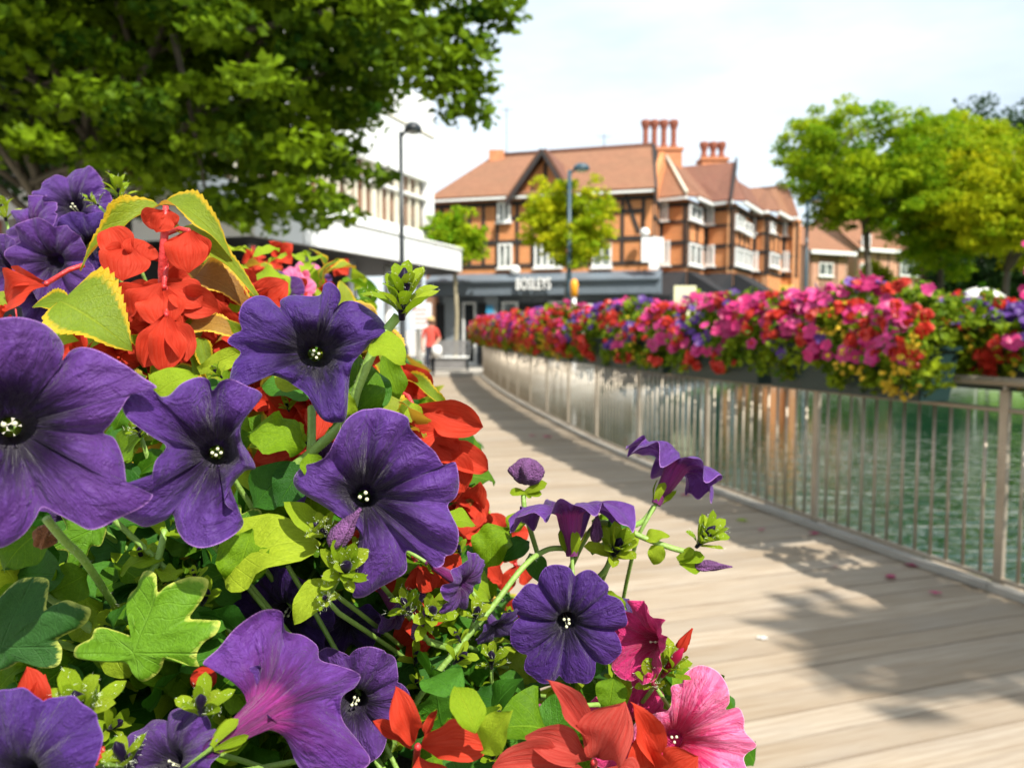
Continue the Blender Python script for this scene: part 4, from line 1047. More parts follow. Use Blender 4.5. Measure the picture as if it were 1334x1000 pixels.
# beacon-like post: orange head, white stem
p = at(748, 375, 23.8); t_ = empty('beacon_post', (p.x, 23.8, 0), 'short white post with orange rounded head beside the pub lamp post', 'post')
MB().lathe([(0.10, 0.0), (0.10, 0.1), (0.06, 0.14), (0.06, p.z - 0.28)], (p.x, 23.8, 0), 12).build('stem', MT['sign_white'], t_)
MB().lathe([(0.0, p.z - 0.28), (0.11, p.z - 0.24), (0.12, p.z + 0.12), (0.08, p.z + 0.24), (0.0, p.z + 0.27)], (p.x, 23.8, 0), 12).build('head', MT['sign_orange'], t_)
t_, p_ = sign_post(760, 24.6, 1.5, 2.1, 0.62, 'sign_white', 'plain white board right of the orange-headed post')
t_, p_ = sign_post(828, 25.4, 1.4, 2.15, 0.5, 'sign_white', 'white board edged with red in front of the pub corner')
m = MB(); m.box(p_.x - 0.32, p_.x - 0.252, 25.36, 25.41, 1.6, 1.95); m.box(p_.x + 0.02, p_.x + 0.22, 25.355, 25.366, 1.85, 2.05); m.build('red_panel', MT['sign_red'], t_)
t_, p_ = sign_post(892, 26.2, 1.3, 2.75, 0.72, 'sign_cream', 'tall cream banner standing before the black awning')
# bunting strung from the banner
bt = empty('bunting', (p_.x + 0.4, 26.2, 0), 'string of small pale flags sloping down from the cream banner', 'bunting')
A_, B_ = Vector((p_.x + 0.36, 26.2, 2.72)), Vector((p_.x + 2.0, 26.6, 1.85))
MB().tube([A_, A_.lerp(B_, 0.5) + Vector((0, 0, -0.12)), B_], 0.01, 5).build('cord', MT['column_dark'], bt)
for k in range(9):
    q = A_.lerp(B_, (k + 0.5) / 9) + Vector((0, 0, -0.12 * 4 * ((k + .5) / 9) * (1 - (k + .5) / 9) * 0.5 - 0.02))
    m = MB(); m.add([q + Vector((-0.08, 0, 0)), q + Vector((0.08, 0, 0)), q + Vector((0, 0, -0.19)), q + Vector((-0.08, 0.006, 0)), q + Vector((0.08, 0.006, 0)), q + Vector((0, 0.006, -0.19))], [(0, 2, 1), (3, 4, 5), (0, 1, 4, 3), (1, 2, 5, 4), (2, 0, 3, 5)]); m.build('flag', MT['sign_cream' if k % 2 else 'leaf_lime'], bt)
MB().tube([B_, Vector((B_.x, B_.y, 0))], 0.03, 6).build('pole', MT['column_dark'], bt)
p = at(1053, 384, 36.2); t_ = empty('globe_light', (p.x, 36.2, 0), 'round white globe on a short post at the foot of the right lamp post', 'lamp')
MB().tube([(p.x, 36.2, 0), (p.x, 36.2, p.z - 0.2)], 0.06, 8).build('post', MT['column_dark'], t_)
MB().lathe([(0.02, p.z - 0.24), (0.18, p.z - 0.17), (0.25, p.z), (0.18, p.z + 0.17), (0.02, p.z + 0.24)], (p.x, 36.2, 0), 14).build('globe', MT['sign_white'], t_)
# white parasol on the far bank
p = at(1276, 383, 35.6); t_ = empty('parasol', (p.x, 35.6, bank_z(p.x, 35.6)), 'white parasol seen over the flowers beneath the right trees', 'parasol')
za = p.z + 0.28; n = 16; prof = [(0.03, za + 0.06), (0.35, za - 0.03), (0.75, za - 0.2), (1.05, za - 0.42), (1.02, za - 0.46), (0.7, za - 0.26), (0.03, za - 0.02)]
MB().lathe(prof, (p.x, 35.6, 0), n, smooth=False).build('canopy', MT['sign_white'], t_)
MB().tube([(p.x, 35.6, 0.0), (p.x, 35.6, za)], 0.03, 8).build('pole', MT['white_paint'], t_)

# ------------------------------------------------------------------ people
def skin_figure(joints, edges, root, name, mats, zone, parent):
    me = bpy.data.meshes.new(name); keys = list(joints)
    me.from_pydata([joints[k][0] for k in keys], [(keys.index(a), keys.index(b)) for a, b in edges], [])
    o = bpy.data.objects.new('tmp', me); col.objects.link(o)
    md = o.modifiers.new('skin', 'SKIN'); o.modifiers.new('sub', 'SUBSURF').levels = 2
    for i, k in enumerate(keys):
        r = joints[k][1]; me.skin_vertices[0].data[i].radius = r if hasattr(r, '__len__') else (r, r)
        me.skin_vertices[0].data[i].use_root = (k == root)
    md.use_smooth_shade = True
    dg = bpy.context.evaluated_depsgraph_get()
    out = bpy.data.meshes.new_from_object(o.evaluated_get(dg)); bpy.data.objects.remove(o)
    out.name = name; out.materials.clear()
    for m in mats: out.materials.append(m)
    for pl in out.polygons: pl.material_index = zone(pl.center); pl.use_smooth = True
    return link(name, out, parent)
def person(px, Z, height, label, top, legs, hat=None, mirror=1, base_z=0.0):
    p = at(px, 450, Z); x0, y0 = p.x, Z; k = height / 1.7; M_ = mirror
    t = empty('person', (x0, y0, base_z), label, 'person')
    def P(x, y, z): return (x0 + M_ * x * k, y0 + y * k, base_z + z * k)
    J = {'pelvis': (P(0, 0, 0.93), (0.15 * k, 0.11 * k)), 'waist': (P(0, 0.01, 1.08), (0.135 * k, 0.10 * k)), 'chest': (P(0, 0.0, 1.28), (0.165 * k, 0.115 * k)), 'neckb': (P(0, 0, 1.43), (0.075 * k, 0.07 * k)),
         'neck': (P(0, -0.01, 1.49), 0.052 * k), 'head': (P(0, -0.02, 1.58), (0.075 * k, 0.09 * k)), 'crown': (P(0, -0.01, 1.65), (0.07 * k, 0.085 * k)),
         'shl': (P(-0.17, 0, 1.38), 0.065 * k), 'ell': (P(-0.235, 0.03, 1.12), 0.048 * k), 'wrl': (P(-0.22, -0.10, 0.90), 0.033 * k), 'hal': (P(-0.21, -0.13, 0.82), 0.038 * k),
         'shr': (P(0.17, 0, 1.38), 0.065 * k), 'elr': (P(0.25, 0.05, 1.13), 0.048 * k), 'wrr': (P(0.20, -0.14, 1.02), 0.033 * k), 'har': (P(0.17, -0.20, 1.00), 0.038 * k),
         'hipl': (P(-0.085, 0, 0.88), 0.095 * k), 'knl': (P(-0.075, -0.10, 0.49), 0.062 * k), 'anl': (P(-0.06, -0.08, 0.09), 0.043 * k), 'tol': (P(-0.065, -0.21, 0.035), 0.036 * k),
         'hipr': (P(0.085, 0, 0.88), 0.095 * k), 'knr': (P(0.06, 0.05, 0.49), 0.062 * k), 'anr': (P(0.04, 0.24, 0.13), 0.043 * k), 'tor': (P(0.045, 0.13, 0.04), 0.036 * k)}
    E = [('pelvis', 'waist'), ('waist', 'chest'), ('chest', 'neckb'), ('neckb', 'neck'), ('neck', 'head'), ('head', 'crown'), ('neckb', 'shl'), ('shl', 'ell'), ('ell', 'wrl'), ('wrl', 'hal'), ('neckb', 'shr'), ('shr', 'elr'), ('elr', 'wrr'), ('wrr', 'har'),
         ('pelvis', 'hipl'), ('hipl', 'knl'), ('knl', 'anl'), ('anl', 'tol'), ('pelvis', 'hipr'), ('hipr', 'knr'), ('knr', 'anr'), ('anr', 'tor')]
    def zone(c):
        z = (c.z - base_z) / k; x = abs(c.x - x0) / k
        if z > 1.475: return 2
        if z < 0.085: return 3
        if x > 0.165 and z < 1.16: return 2
        return 0 if z > 0.90 else 1
    b = skin_figure(J, E, 'pelvis', 'body', [MT[top], MT[legs], MT['skin'], MT['shoe_dark']], zone, t)
    for side, sg in (('hal', -1), ('har', 1)):
        h = Vector(J[side][0]); m = MB()
        for f in range(4): m.tube([h + Vector((M_ * sg * (-0.02 + 0.013 * f) * k, -0.015, -0.02)), h + Vector((M_ * sg * (-0.022 + 0.014 * f) * k, -0.03, -0.055)), h + Vector((M_ * sg * (-0.022 + 0.014 * f) * k, -0.02, -0.085 + 0.008 * abs(f - 1.5)))], [0.010, 0.009, 0.006], 6)
        m.tube([h + Vector((-M_ * sg * 0.03 * k, -0.01, 0.0)), h + Vector((-M_ * sg * 0.05 * k, -0.03, -0.03)), h + Vector((-M_ * sg * 0.045 * k, -0.04, -0.055))], [0.011, 0.010, 0.007], 6)
        m.build('fingers', MT['skin'], t)
    hd = Vector(P(0, -0.02, 1.6))
    m = MB(); m.lathe([(0.02, 0.135 * k), (0.07 * k, 0.115 * k), (0.10 * k, 0.06 * k), (0.105 * k, 0.0), (0.095 * k, -0.06 * k)], hd + Vector((0, 0.028 * k, 0.0)), 14); m.build('hair', MT['hair_dark'], t)
    m = MB(); m.tube([hd + Vector((0, -0.09 * k, 0.0)), hd + Vector((0, -0.125 * k, -0.03 * k)), hd + Vector((0, -0.10 * k, -0.045 * k))], [0.01, 0.016, 0.01], 6); m.build('nose', MT['skin'], t)
    for sg in (-1, 1):
        m = MB(); m.lathe([(0.0, -0.02), (0.028, -0.012), (0.03, 0.0), (0.026, 0.012), (0.0, 0.02)], hd + Vector((sg * 0.038 * k, -0.088 * k, 0.008)), 8); m.build('sunglass_lens', MT['dark_glass'], t)
        m = MB(); m.lathe([(0.0, -0.03), (0.014, -0.02), (0.018, 0.0), (0.012, 0.028), (0.0, 0.034)], hd + Vector((sg * 0.098 * k, 0.0, -0.005)), 8); m.build('ear', MT['skin'], t)
    m = MB(); m.tube([hd + Vector((-0.025, -0.098 * k, -0.065 * k)), hd + Vector((0, -0.104 * k, -0.068 * k)), hd + Vector((0.025, -0.098 * k, -0.065 * k))], [0.004, 0.007, 0.004], 6); m.build('mouth', MT['coral_cloth'], t)
    if hat:
        m = MB(); m.lathe([(0.02, 0.16 * k), (0.085 * k, 0.15 * k), (0.112 * k, 0.09 * k), (0.115 * k, 0.055 * k), (0.13 * k, 0.045 * k), (0.10 * k, 0.04 * k)], hd + Vector((0, 0.03, 0.0)), 16); m.build('hat', MT[hat], t)
    return t, Vector(J['har'][0]), Vector(J['hal'][0])
t_, hr, hl = person(561, 21.7, 1.62, 'person in a coral top and dark trousers walking toward the viewer', 'coral_cloth', 'navy_cloth', hat='hat_straw')
# white bag in the person's hand
bg_ = empty('bag', hr + Vector((0, -0.03, -0.2)), 'white carrier bag held by the person in coral', 'bag')
m = MB(); c = hr + Vector((0.03, -0.03, -0.22)); V = []
for z, sx, sy in ((-0.16, 0.11, 0.05), (0.0, 0.13, 0.07), (0.12, 0.12, 0.04), (0.15, 0.10, 0.015)):
    V += [c + Vector((sx * a, sy * b, z)) for a, b in ((-1, -1), (1, -1), (1, 1), (-1, 1))]
m.add(V, [(3, 2, 1, 0)] + [(i * 4 + k, i * 4 + (k + 1) % 4, i * 4 + 4 + (k + 1) % 4, i * 4 + 4 + k) for i in range(3) for k in range(4)] + [(12, 13, 14, 15)], True); m.build('sack', MT['sign_white'], bg_)
m = MB(); m.tube([c + Vector((-0.08, 0, 0.14)), hr + Vector((-0.02, 0, -0.02)), hr + Vector((0.03, 0, -0.02)), c + Vector((0.08, 0, 0.14))], 0.008, 5); m.build('handle', MT['sign_white'], bg_)

# ------------------------------------------------------------------ fallen petals on the boards
def scrap(name, x, y, r, mat, label, cat):
    p = on_level(x, y, 0.006); g = np.random.default_rng(int(x)); m = MB(); n = 10
    a0 = g.uniform(0, 6)
    V = [p + Vector((0, 0, 0.004))]
    for k in range(n):
        a = 2 * math.pi * k / n; rr = r * (0.75 + 0.4 * g.random()) * (1.0 + 0.35 * math.cos(2 * (a - a0)))
        V.append(p + Vector((rr * math.cos(a), rr * math.sin(a) * 0.9, 0.003 + 0.35 * r * g.random())))
    m.add(V, [(0, k + 1, (k + 1) % n + 1) for k in range(n)], True)
    tag(m.build(name, MT[mat]), label, cat)
for i, (x, y, r, lb) in enumerate([(1061, 695, 0.032, 'fallen magenta petal at the foot of the second railing post'), (1187, 737, 0.03, 'fallen magenta petal against the kerb rail, right of the second post'), (1160, 752, 0.033, 'fallen magenta petal on the boards inside the planter shadow'), (1218, 773, 0.028, 'fallen magenta petal nearest the right-hand railing post'),
                       (992, 690, 0.02, 'tiny faded petal on the boards left of the second railing post'), (714, 569, 0.045, 'fallen pink petal on the far boards above the withered bud'), (695, 568, 0.04, 'small fallen pink petal left of the far boards petal'), (893, 645, 0.03, 'fallen pink petal beside the curled purple flower'), (1088, 738, 0.012, 'faint pink speck on the sunlit boards')]):
    scrap('fallen_petal', x, y, r, 'magenta_petal', lb, 'petal')
scrap('fallen_leaf', 967, 678, 0.03, 'leaf_lime', 'small green fallen leaf on the shaded boards', 'leaf')
scrap('white_scrap', 994, 832, 0.02, 'white_petal', 'small white scrap on the sunlit boards', 'litter')
# ------------------------------------------------------------------ planter boxes on the right railing
def trough(s0, s1, off, zb, zt, label, group):
    c, d, r = rail_pt((s0 + s1) / 2, off); L = (rail_pt(s1, off)[0] - rail_pt(s0, off)[0]).length
    t = empty('planter_box', c + Vector((0, 0, zb)), label, 'planter', group)
    m = MB(); wb, wt, th = 0.10, 0.135, 0.012
    def ring(w, l, z): return [c + d * (l * a) + r * (w * b) + Vector((0, 0, z)) for a, b in ((-1, -1), (1, -1), (1, 1), (-1, 1))]
    h = L / 2
    V = ring(wb, h - 0.02, zb) + ring(wt, h, zt - 0.02) + ring(wt + 0.015, h + 0.015, zt - 0.02) + ring(wt + 0.015, h + 0.015, zt) + ring(wt - th, h - th, zt) + ring(wt - th, h - th, zt - 0.05)
    F = [(3, 2, 1, 0)]
    for i in range(5):
        for k in range(4): F.append((i*4 + k, i*4 + (k+1) % 4, i*4 + 4 + (k+1) % 4, i*4 + 4 + k))
    m.add(V, F); m.build('box', MT['trough_green'], t)
    sm = MB(); sm.add(ring(wt - th - 0.001, h - th - 0.001, zt - 0.045), [(0, 1, 2, 3)]); sm.build('soil', MT['soil'], t)
    return t, c, d, r, L
def blossom_template(seed=0):
    """low petunia / geranium flower, unit radius, facing +Z"""
    g = np.random.default_rng(seed); V = [(0, 0, -0.30)]; n = 20
    for ring, (q, z) in enumerate(((0.45, -0.02), (1.0, 0.05))):
        for k in range(n):
            a = 2 * math.pi * k / n; t = abs(((a * 5 / (2 * math.pi)) % 1) - 0.5) * 2
            rr = q * (1 - (0.24 if ring else 0.05) * (1 - t) ** 2.0 if True else 1)
            V.append((rr * math.cos(a), rr * math.sin(a), z + (0.16 * g.normal() * 0.5 if ring else 0) - (0.10 if t < 0.3 else 0)))
    F = [(0, 1 + k, 1 + (k + 1) % n) for k in range(n)]
    for k in range(n):
        a, b, c, d = 1 + k, 1 + (k + 1) % n, 1 + n + (k + 1) % n, 1 + n + k
        F += [(a, d, c), (a, c, b)]
    return np.array(V), np.array(F)
def cluster_template(seed=0):
    """begonia / geranium head: a handful of overlapping round petals"""
    g = np.random.default_rng(seed); V, F = [], []
    for k in range(9):
        d = g.normal(size=3); d[2] = abs(d[2]) * 0.7; d /= np.linalg.norm(d); c = d * 0.55
        n = Vector(d + g.normal(size=3) * 0.3).normalized(); u = n.orthogonal().normalized(); w = n.cross(u); b = len(V); R_ = g.uniform(0.35, 0.55)
        V.append(tuple(c - np.array(n) * 0.1))
        for j in range(8):
            a = 2 * math.pi * j / 8; q = Vector(c) + (u * math.cos(a) * 1.15 + w * math.sin(a) * 0.85) * R_ + n * g.normal() * 0.05
            V.append(tuple(q))
        F += [(b, b + 1 + j, b + 1 + (j + 1) % 8) for j in range(8)]
    return np.array(V), np.array(F)
BT = [blossom_template(i) for i in range(3)]; CT = [cluster_template(i) for i in range(3)]
BM = {}
def blossom_mesh(kind, var):
    if (kind, var) not in BM:
        V, F = (CT if kind in ('scarlet_petal', 'yellow_petal') else BT)[var]
        BM[(kind, var)] = np_mesh('flower', V, F, MT[kind], smooth=True)
    return BM[(kind, var)]
KIND = {'magenta_petal': ('petunia_plant', 'magenta petunia', 0.046), 'rose_petal': ('petunia_plant', 'rose pink petunia', 0.045), 'violet_petal': ('petunia_plant', 'violet petunia', 0.040),
        'scarlet_petal': ('begonia_plant', 'scarlet begonia', 0.052), 'yellow_petal': ('bidens_plant', 'yellow trailing bidens', 0.022)}
ORD = ['nearest', 'second', 'third', 'fourth', 'fifth', 'sixth', 'seventh', 'eighth', 'ninth', 'tenth', 'eleventh', 'twelfth', 'thirteenth', 'farthest']
def plant_box(i, s0, s1, off, zb, zt, mix, near, seed, where, top=0.40, hw=0.28, down=0.27, nfl=120):
    """mix: list of (kind, share, lo, hi) where lo..hi is the stretch of the box that the plant fills"""
    g = np.random.default_rng(seed)
    t, c, d, r, L = trough(s0, s1, off, zb, zt, 'dark green planter box, ' + where + ' along the right railing', 'planter boxes on the right railing')
    lump = g.uniform(0.88, 1.12, 6)
    for kind, share, lo, hi in mix:
        nm, kl, rad = KIND[kind]; zt_ = zt
        u_mid = (lo + hi) / 2
        pl = empty(nm, c + d * ((u_mid - 0.5) * L) + Vector((0, 0, zt - 0.04)), kl + ' in the planter box ' + where + ' along the right railing', 'plant', 'flowering plants in the right-hand planter boxes')
        n = int(nfl * share * (hi - lo) * (1.5 if kind != 'scarlet_petal' else 1.0))
        mats = []; P_ = []
        lowkind = kind in ('scarlet_petal', 'yellow_petal')
        plo, phi = (-0.15, 2.2) if not lowkind else ((-0.95, 0.7) if kind == 'yellow_petal' else (-0.7, 1.5))
        K = max(3, int(9 * (hi - lo))); patch = [(-0.12 + 1.24 * (lo + (hi - lo) * (q + g.uniform(0.1, 0.9)) / K), g.uniform(plo, phi)) for q in range(K)]
        for k in range(n):
            pu, pp_ = patch[int(g.integers(K))]
            u = min(max(pu + g.normal() * 0.055, -0.13), 1.13); ph = min(max(pp_ + g.normal() * 0.24, plo), phi)
            lum = np.interp(u, np.linspace(0, 1, 6), lump)
            rr = g.uniform(0.86, 1.08) * lum
            cx_, sz_ = math.cos(ph), math.sin(ph)
            p = c + d * ((u - 0.5) * L) - r * (hw * rr * cx_ ) + Vector((0, 0, zt - 0.02 + (top * rr * sz_ if sz_ > 0 else down * rr * sz_)))
            nrm = Vector((-r * cx_ * 1.0)) + Vector((0, 0, max(0.1, sz_) * 0.9)) + Vector((0.25, -0.55, 0.25)) + Vector(g.normal(size=3)) * 0.33
            sc = rad * g.uniform(0.72, 1.15)
            mats.append((p, axes(nrm, g.uniform(0, 6.28)), sc)); P_.append(p)
        if near:
            for k, (p, rot, sc) in enumerate(mats):
                link('flower', blossom_mesh(kind, k % 3), pl, matrix=Matrix.Translation(p) @ rot @ Matrix.Scale(sc, 4))
        else:
            T = (CT if kind in ('scarlet_petal', 'yellow_petal') else BT)
            Vs, Fs, b = [], [], 0
            for k, (p, rot, sc) in enumerate(mats):
                V, F = T[k % 3]; A = np.array(rot.to_3x3()) * sc
                Vs.append(V @ A.T + np.array(p)); Fs.append(F + b); b += len(V)
            if Vs:
                o = link('blossoms', np_mesh('blossoms', np.concatenate(Vs), np.concatenate(Fs), MT[kind]), pl); o['kind'] = 'stuff'
        # foliage of this plant fills its stretch of the mound
        cen = []
        for k in range(int(46 * (hi - lo)) + 8):
            u = -0.10 + 1.20 * g.uniform(lo, hi); ph = g.uniform(-1.1, math.pi + 0.7); q = g.uniform(0.40, 1.0)
            lum = np.interp(u, np.linspace(0, 1, 6), lump)
            sz_ = math.sin(ph)
            cen.append(tuple(c + d * ((u - 0.5) * L) - r * (hw * q * lum * math.cos(ph)) + Vector((0, 0, zt - 0.02 + (top * q * lum * sz_ if sz_ > 0 else down * 0.9 * q * sz_)))))
        o = link('foliage', leaf_cloud('foliage', cen, 0.075, 26 if near else 16, 0.042 if near else 0.055, MT['foliage_mix'], flat=0.9, seed=seed + 3), pl); o['kind'] = 'stuff'
R_, M_, V_, S_, Y_ = 'rose_petal', 'magenta_petal', 'violet_petal', 'scarlet_petal', 'yellow_petal'
mixes = [
    [(V_, 1.35, 0.0, 1.0), (S_, 0.5, 0.1, 1.0), (Y_, 0.3, 0.0, 1.0)],
    [(M_, 0.62, 0.08, 1.0), (R_, 0.42, 0.0, 0.9), (S_, 0.50, -0.05, 1.0), (V_, 0.14, 0.25, 0.85), (Y_, 0.9, -0.04, 0.5)],
    [(M_, 0.42, 0.0, 0.8), (R_, 0.40, 0.2, 1.0), (S_, 0.42, 0.0, 1.0), (V_, 0.26, 0.1, 0.9)],
    [(R_, 0.42, 0.0, 0.8), (S_, 0.42, 0.0, 1.0), (V_, 0.50, 0.2, 1.0), (Y_, 0.3, 0.0, 0.6)],
    [(V_, 0.6, 0.0, 0.75), (M_, 0.35, 0.3, 1.0), (S_, 0.55, 0.0, 1.0)],
    [(S_, 0.8, 0.0, 1.0), (M_, 0.35, 0.0, 1.0), (Y_, 0.8, 0.2, 0.9)],
]
zb, zt = 0.93, 1.215
plant_box(0, S_POST0 - 0.35, S_POST0 + 0.72, 0.40, 0.98, 1.20, mixes[0], True, 100, 'hung outside the rail, first', top=0.28, hw=0.30, down=0.22, nfl=130)
for i in (-3, -2, -1):
    sa = S_POST0 - 0.28 + i * BAY
    plant_box(i, sa, sa + 1.14, -0.10, zb, zt, mixes[1], False, 90 + i, {-1: 'just outside the picture', -2: 'beside the viewer', -3: 'behind the viewer'}[i], top=0.50, nfl=90)
for i in range(1, 14):
    sa = S_POST0 + 0.26 + (i - 1) * BAY; sb = sa + 1.26
    if sb > S_END: break
    mx_ = mixes[i] if i < 6 else [[(S_, 0.75, 0, 1.0), (R_, 0.35, 0, 1.0), (Y_, 0.8, 0.1, 1.0), (V_, 0.3, 0.2, 0.8)], [(M_, 0.5, 0, 1.0), (S_, 0.6, 0, 1.0), (V_, 0.4, 0, 0.7), (Y_, 0.5, 0, 1)]][i % 2]
    plant_box(i, sa, sb, -0.10, zb, zt, mx_, i <= 4, 100 + i, ORD[i], top=0.36 + 0.03 * (i > 4), nfl=128 if i <= 4 else 136, hw=0.27)
# ------------------------------------------------------------------ flower and leaf shapes
def cyc(vals, ph):
    n = len(vals); i0 = np.floor(ph).astype(int); f = ph - i0; f = f * f * (3 - 2 * f); v = np.asarray(vals, float)
    return v[i0 % n] * (1 - f) + v[(i0 + 1) % n] * f
def petunia_mesh(mat, seed, nl=5, lens=None, bends=None, notch=0.16, flare=14, ruffle=0.05, curl=-25, crease=0.06, point=0.05, nth=140, nr=22, tube=1.05, throat=0.20, mid=0.5):
    g = np.random.default_rng(seed)
    lens = lens or list(g.uniform(0.92, 1.08, nl)); bends = bends or list(g.uniform(-14, 14, nl))
    th = np.linspace(0, 2 * np.pi, nth + 1); ph = th * nl / (2 * np.pi)
    t = (ph - np.round(ph)) * 2; at_ = np.abs(t)
    E = cyc(lens, ph) * (1 - notch * at_ ** 3.2 + point * (1 - at_) ** 2.0)
    for h in range(3):
        E = E + g.normal() * 0.010 * np.sin(th * int(g.integers(9, 24)) + g.uniform(0, 6))
    E[-1] = E[0]
    B = cyc(bends, ph)
    rows_r, rows_z, rows_v = [], [], []
    for v in np.linspace(0, 0.34, 8):
        q = v / 0.34
        rr = 0.085 + (throat - 0.085) * q ** 1.6 + 0.02 * math.sin(q * 3.1)
        rows_r.append(np.full(nth + 1, rr)); rows_z.append(np.full(nth + 1, -tube + (tube - 0.20) * q)); rows_v.append(v)
    r, z = rows_r[-1].copy(), rows_z[-1].copy()
    ds = (E - throat) / (nr - 1)
    R0, Z0 = [], []
    for k in range(1, nr):
        q = k / (nr - 1)
        al = np.radians(62 * math.exp(-q / 0.20) + flare + (curl + B) * q ** 1.5)
        r = r + np.cos(al) * ds * 1.06; z = z + np.sin(al) * ds * 1.06
        R0.append(r.copy()); Z0.append(z.copy()); rows_v.append(0.34 + 0.66 * q)
    amp = cyc(list(g.uniform(0.4, 1.5, nl)), ph + 0.5); p1, p2 = g.uniform(0, 6, 2)
    for k in range(nr - 1):
        q = (k + 1) / (nr - 1)
        zz = Z0[k] - crease * np.exp(-((1 - at_) / 0.20) ** 2) * math.sin(math.pi * min(1, q * 0.92)) ** 0.8
        zz = zz - mid * crease * np.exp(-(at_ / 0.10) ** 2) * math.sin(math.pi * q) ** 0.8
        zz = zz + 0.25 * crease * math.sin(math.pi * q) * np.sin(np.pi * at_) ** 2
        zz = zz + ruffle * amp * q ** 3 * (np.sin(ph * 2 * np.pi * 1.5 + p1 + 1.3 * np.sin(th + p2)) + 0.45 * np.sin(ph * 2 * np.pi * 3 + p2))
        rr = R0[k] + 0.012 * q ** 3 * np.sin(ph * 2 * np.pi * 2 + p2)
        zz[-1] = zz[0]; rr[-1] = rr[0]
        rows_r.append(rr); rows_z.append(zz)
    Rr, Zr = np.array(rows_r), np.array(rows_z); n = len(rows_v)
    V = np.stack([Rr * np.cos(th), Rr * np.sin(th), Zr], -1).reshape(-1, 3)
    uv = np.stack([np.broadcast_to(th / (2 * np.pi), Rr.shape), np.broadcast_to(np.array(rows_v)[:, None], Rr.shape)], -1).reshape(-1, 2)
    I = np.arange(n * (nth + 1)).reshape(n, nth + 1)
    F = np.stack([I[:-1, :-1], I[:-1, 1:], I[1:, 1:], I[1:, :-1]], -1).reshape(-1, 4)
    return np_mesh('flower', V, F[:, ::-1], MT[mat], uv=uv)
def ball(mb, c, r, n=8):
    prof = [(max(1e-4, r * math.sin(math.pi * i / 5)), -r * math.cos(math.pi * i / 5)) for i in range(6)]
    mb.lathe(prof, c, n)
def stamen_mesh(spots):
    m = MB()
    for a, rr, z in spots:
        p = Vector((rr * math.cos(a), rr * math.sin(a), z)); ball(m, p, 0.027); m.tube([(p.x * 0.4, p.y * 0.4, -0.6), p - Vector((0, 0, 0.02))], 0.006, 5)
    return m.mesh('stamen', MT['anther_white'])
STAMEN = [stamen_mesh(q) for q in (((0.6, 0.05, -0.12), (2.7, 0.055, -0.11), (4.6, 0.045, -0.14)), ((0.2, 0.045, -0.15), (2.2, 0.06, -0.20)), ((1.0, 0.055, -0.13), (2.3, 0.04, -0.19), (3.9, 0.06, -0.16), (5.3, 0.05, -0.24)))]
def blade(name, mat, n=12, m=6, width=lambda v: 0.3 * math.sin(math.pi * v ** 0.85) ** 0.8, fold=0.25, droop=0.25, wave=0.03, seed=0, asym=0.0, tipcurl=0.0):
    """leaf or petal, unit length along +Y from the origin, face to +Z, uv = (-1..1, 0..1), rnd = nearness to the edge"""
    g = np.random.default_rng(seed); V, uv, ed = [], [], []
    p1, p2 = g.uniform(0, 6, 2)
    y = z = 0.0; py = []
    for i in range(n + 1):
        v = i / n; a = -droop * 2.0 * (v - 0.25) - tipcurl * max(0, v - 0.65) * 6
        py.append((y, z)); y += math.cos(a) / n; z += math.sin(a) / n
    for i in range(n + 1):
        v = i / n; w = max(width(min(max(v, 0.001), 0.999)), 0.004)
        for j in range(m + 1):
            u = -1 + 2 * j / m
            x = u * w * (1 + asym * (1 if u > 0 else -1))
            zz = py[i][1] + fold * abs(x) ** 1.2 + wave * u * abs(u) * math.sin(9 * v + p1) + wave * 0.7 * abs(u) * math.sin(15 * v + p2)
            V.append((x, py[i][0], zz)); uv.append((u, v)); ed.append(max(abs(u), 1.0 if i == n else max(0.0, (v - 0.75) * 3.2)))
    I = np.arange((n + 1) * (m + 1)).reshape(n + 1, m + 1)
    F = np.stack([I[:-1, :-1], I[:-1, 1:], I[1:, 1:], I[1:, :-1]], -1).reshape(-1, 4)
    return np_mesh(name, V, F, MT[mat], uv=uv, attr=np.clip(ed, 0, 1))
def oval(k=0.34): return lambda v: k * (math.sin(math.pi * v ** 0.80) ** 0.75) * (0.25 + 0.75 * min(1, v * 5))
def toothed(k=0.30, teeth=13): return lambda v: k * (math.sin(math.pi * min(1, v ** 0.60)) ** 0.8) * (0.55 + 0.45 * (1 - v)) * 1.35 * (1 + 0.13 * (1 - ((v * teeth) % 1.0)) - 0.06)
def spat(k=0.14): return lambda v: k * (0.35 + 0.65 * math.sin(math.pi * min(1, v * 0.62 + 0.10)) ** 2) * (1 if v < 0.8 else math.sqrt(max(0.0, 1 - ((v - 0.8) / 0.2) ** 2)))
def bpet(k=0.27): return lambda v: k * (math.sin(math.pi * v ** 1.25) ** 0.55) * (0.40 + 0.60 * min(1, v * 1.9))
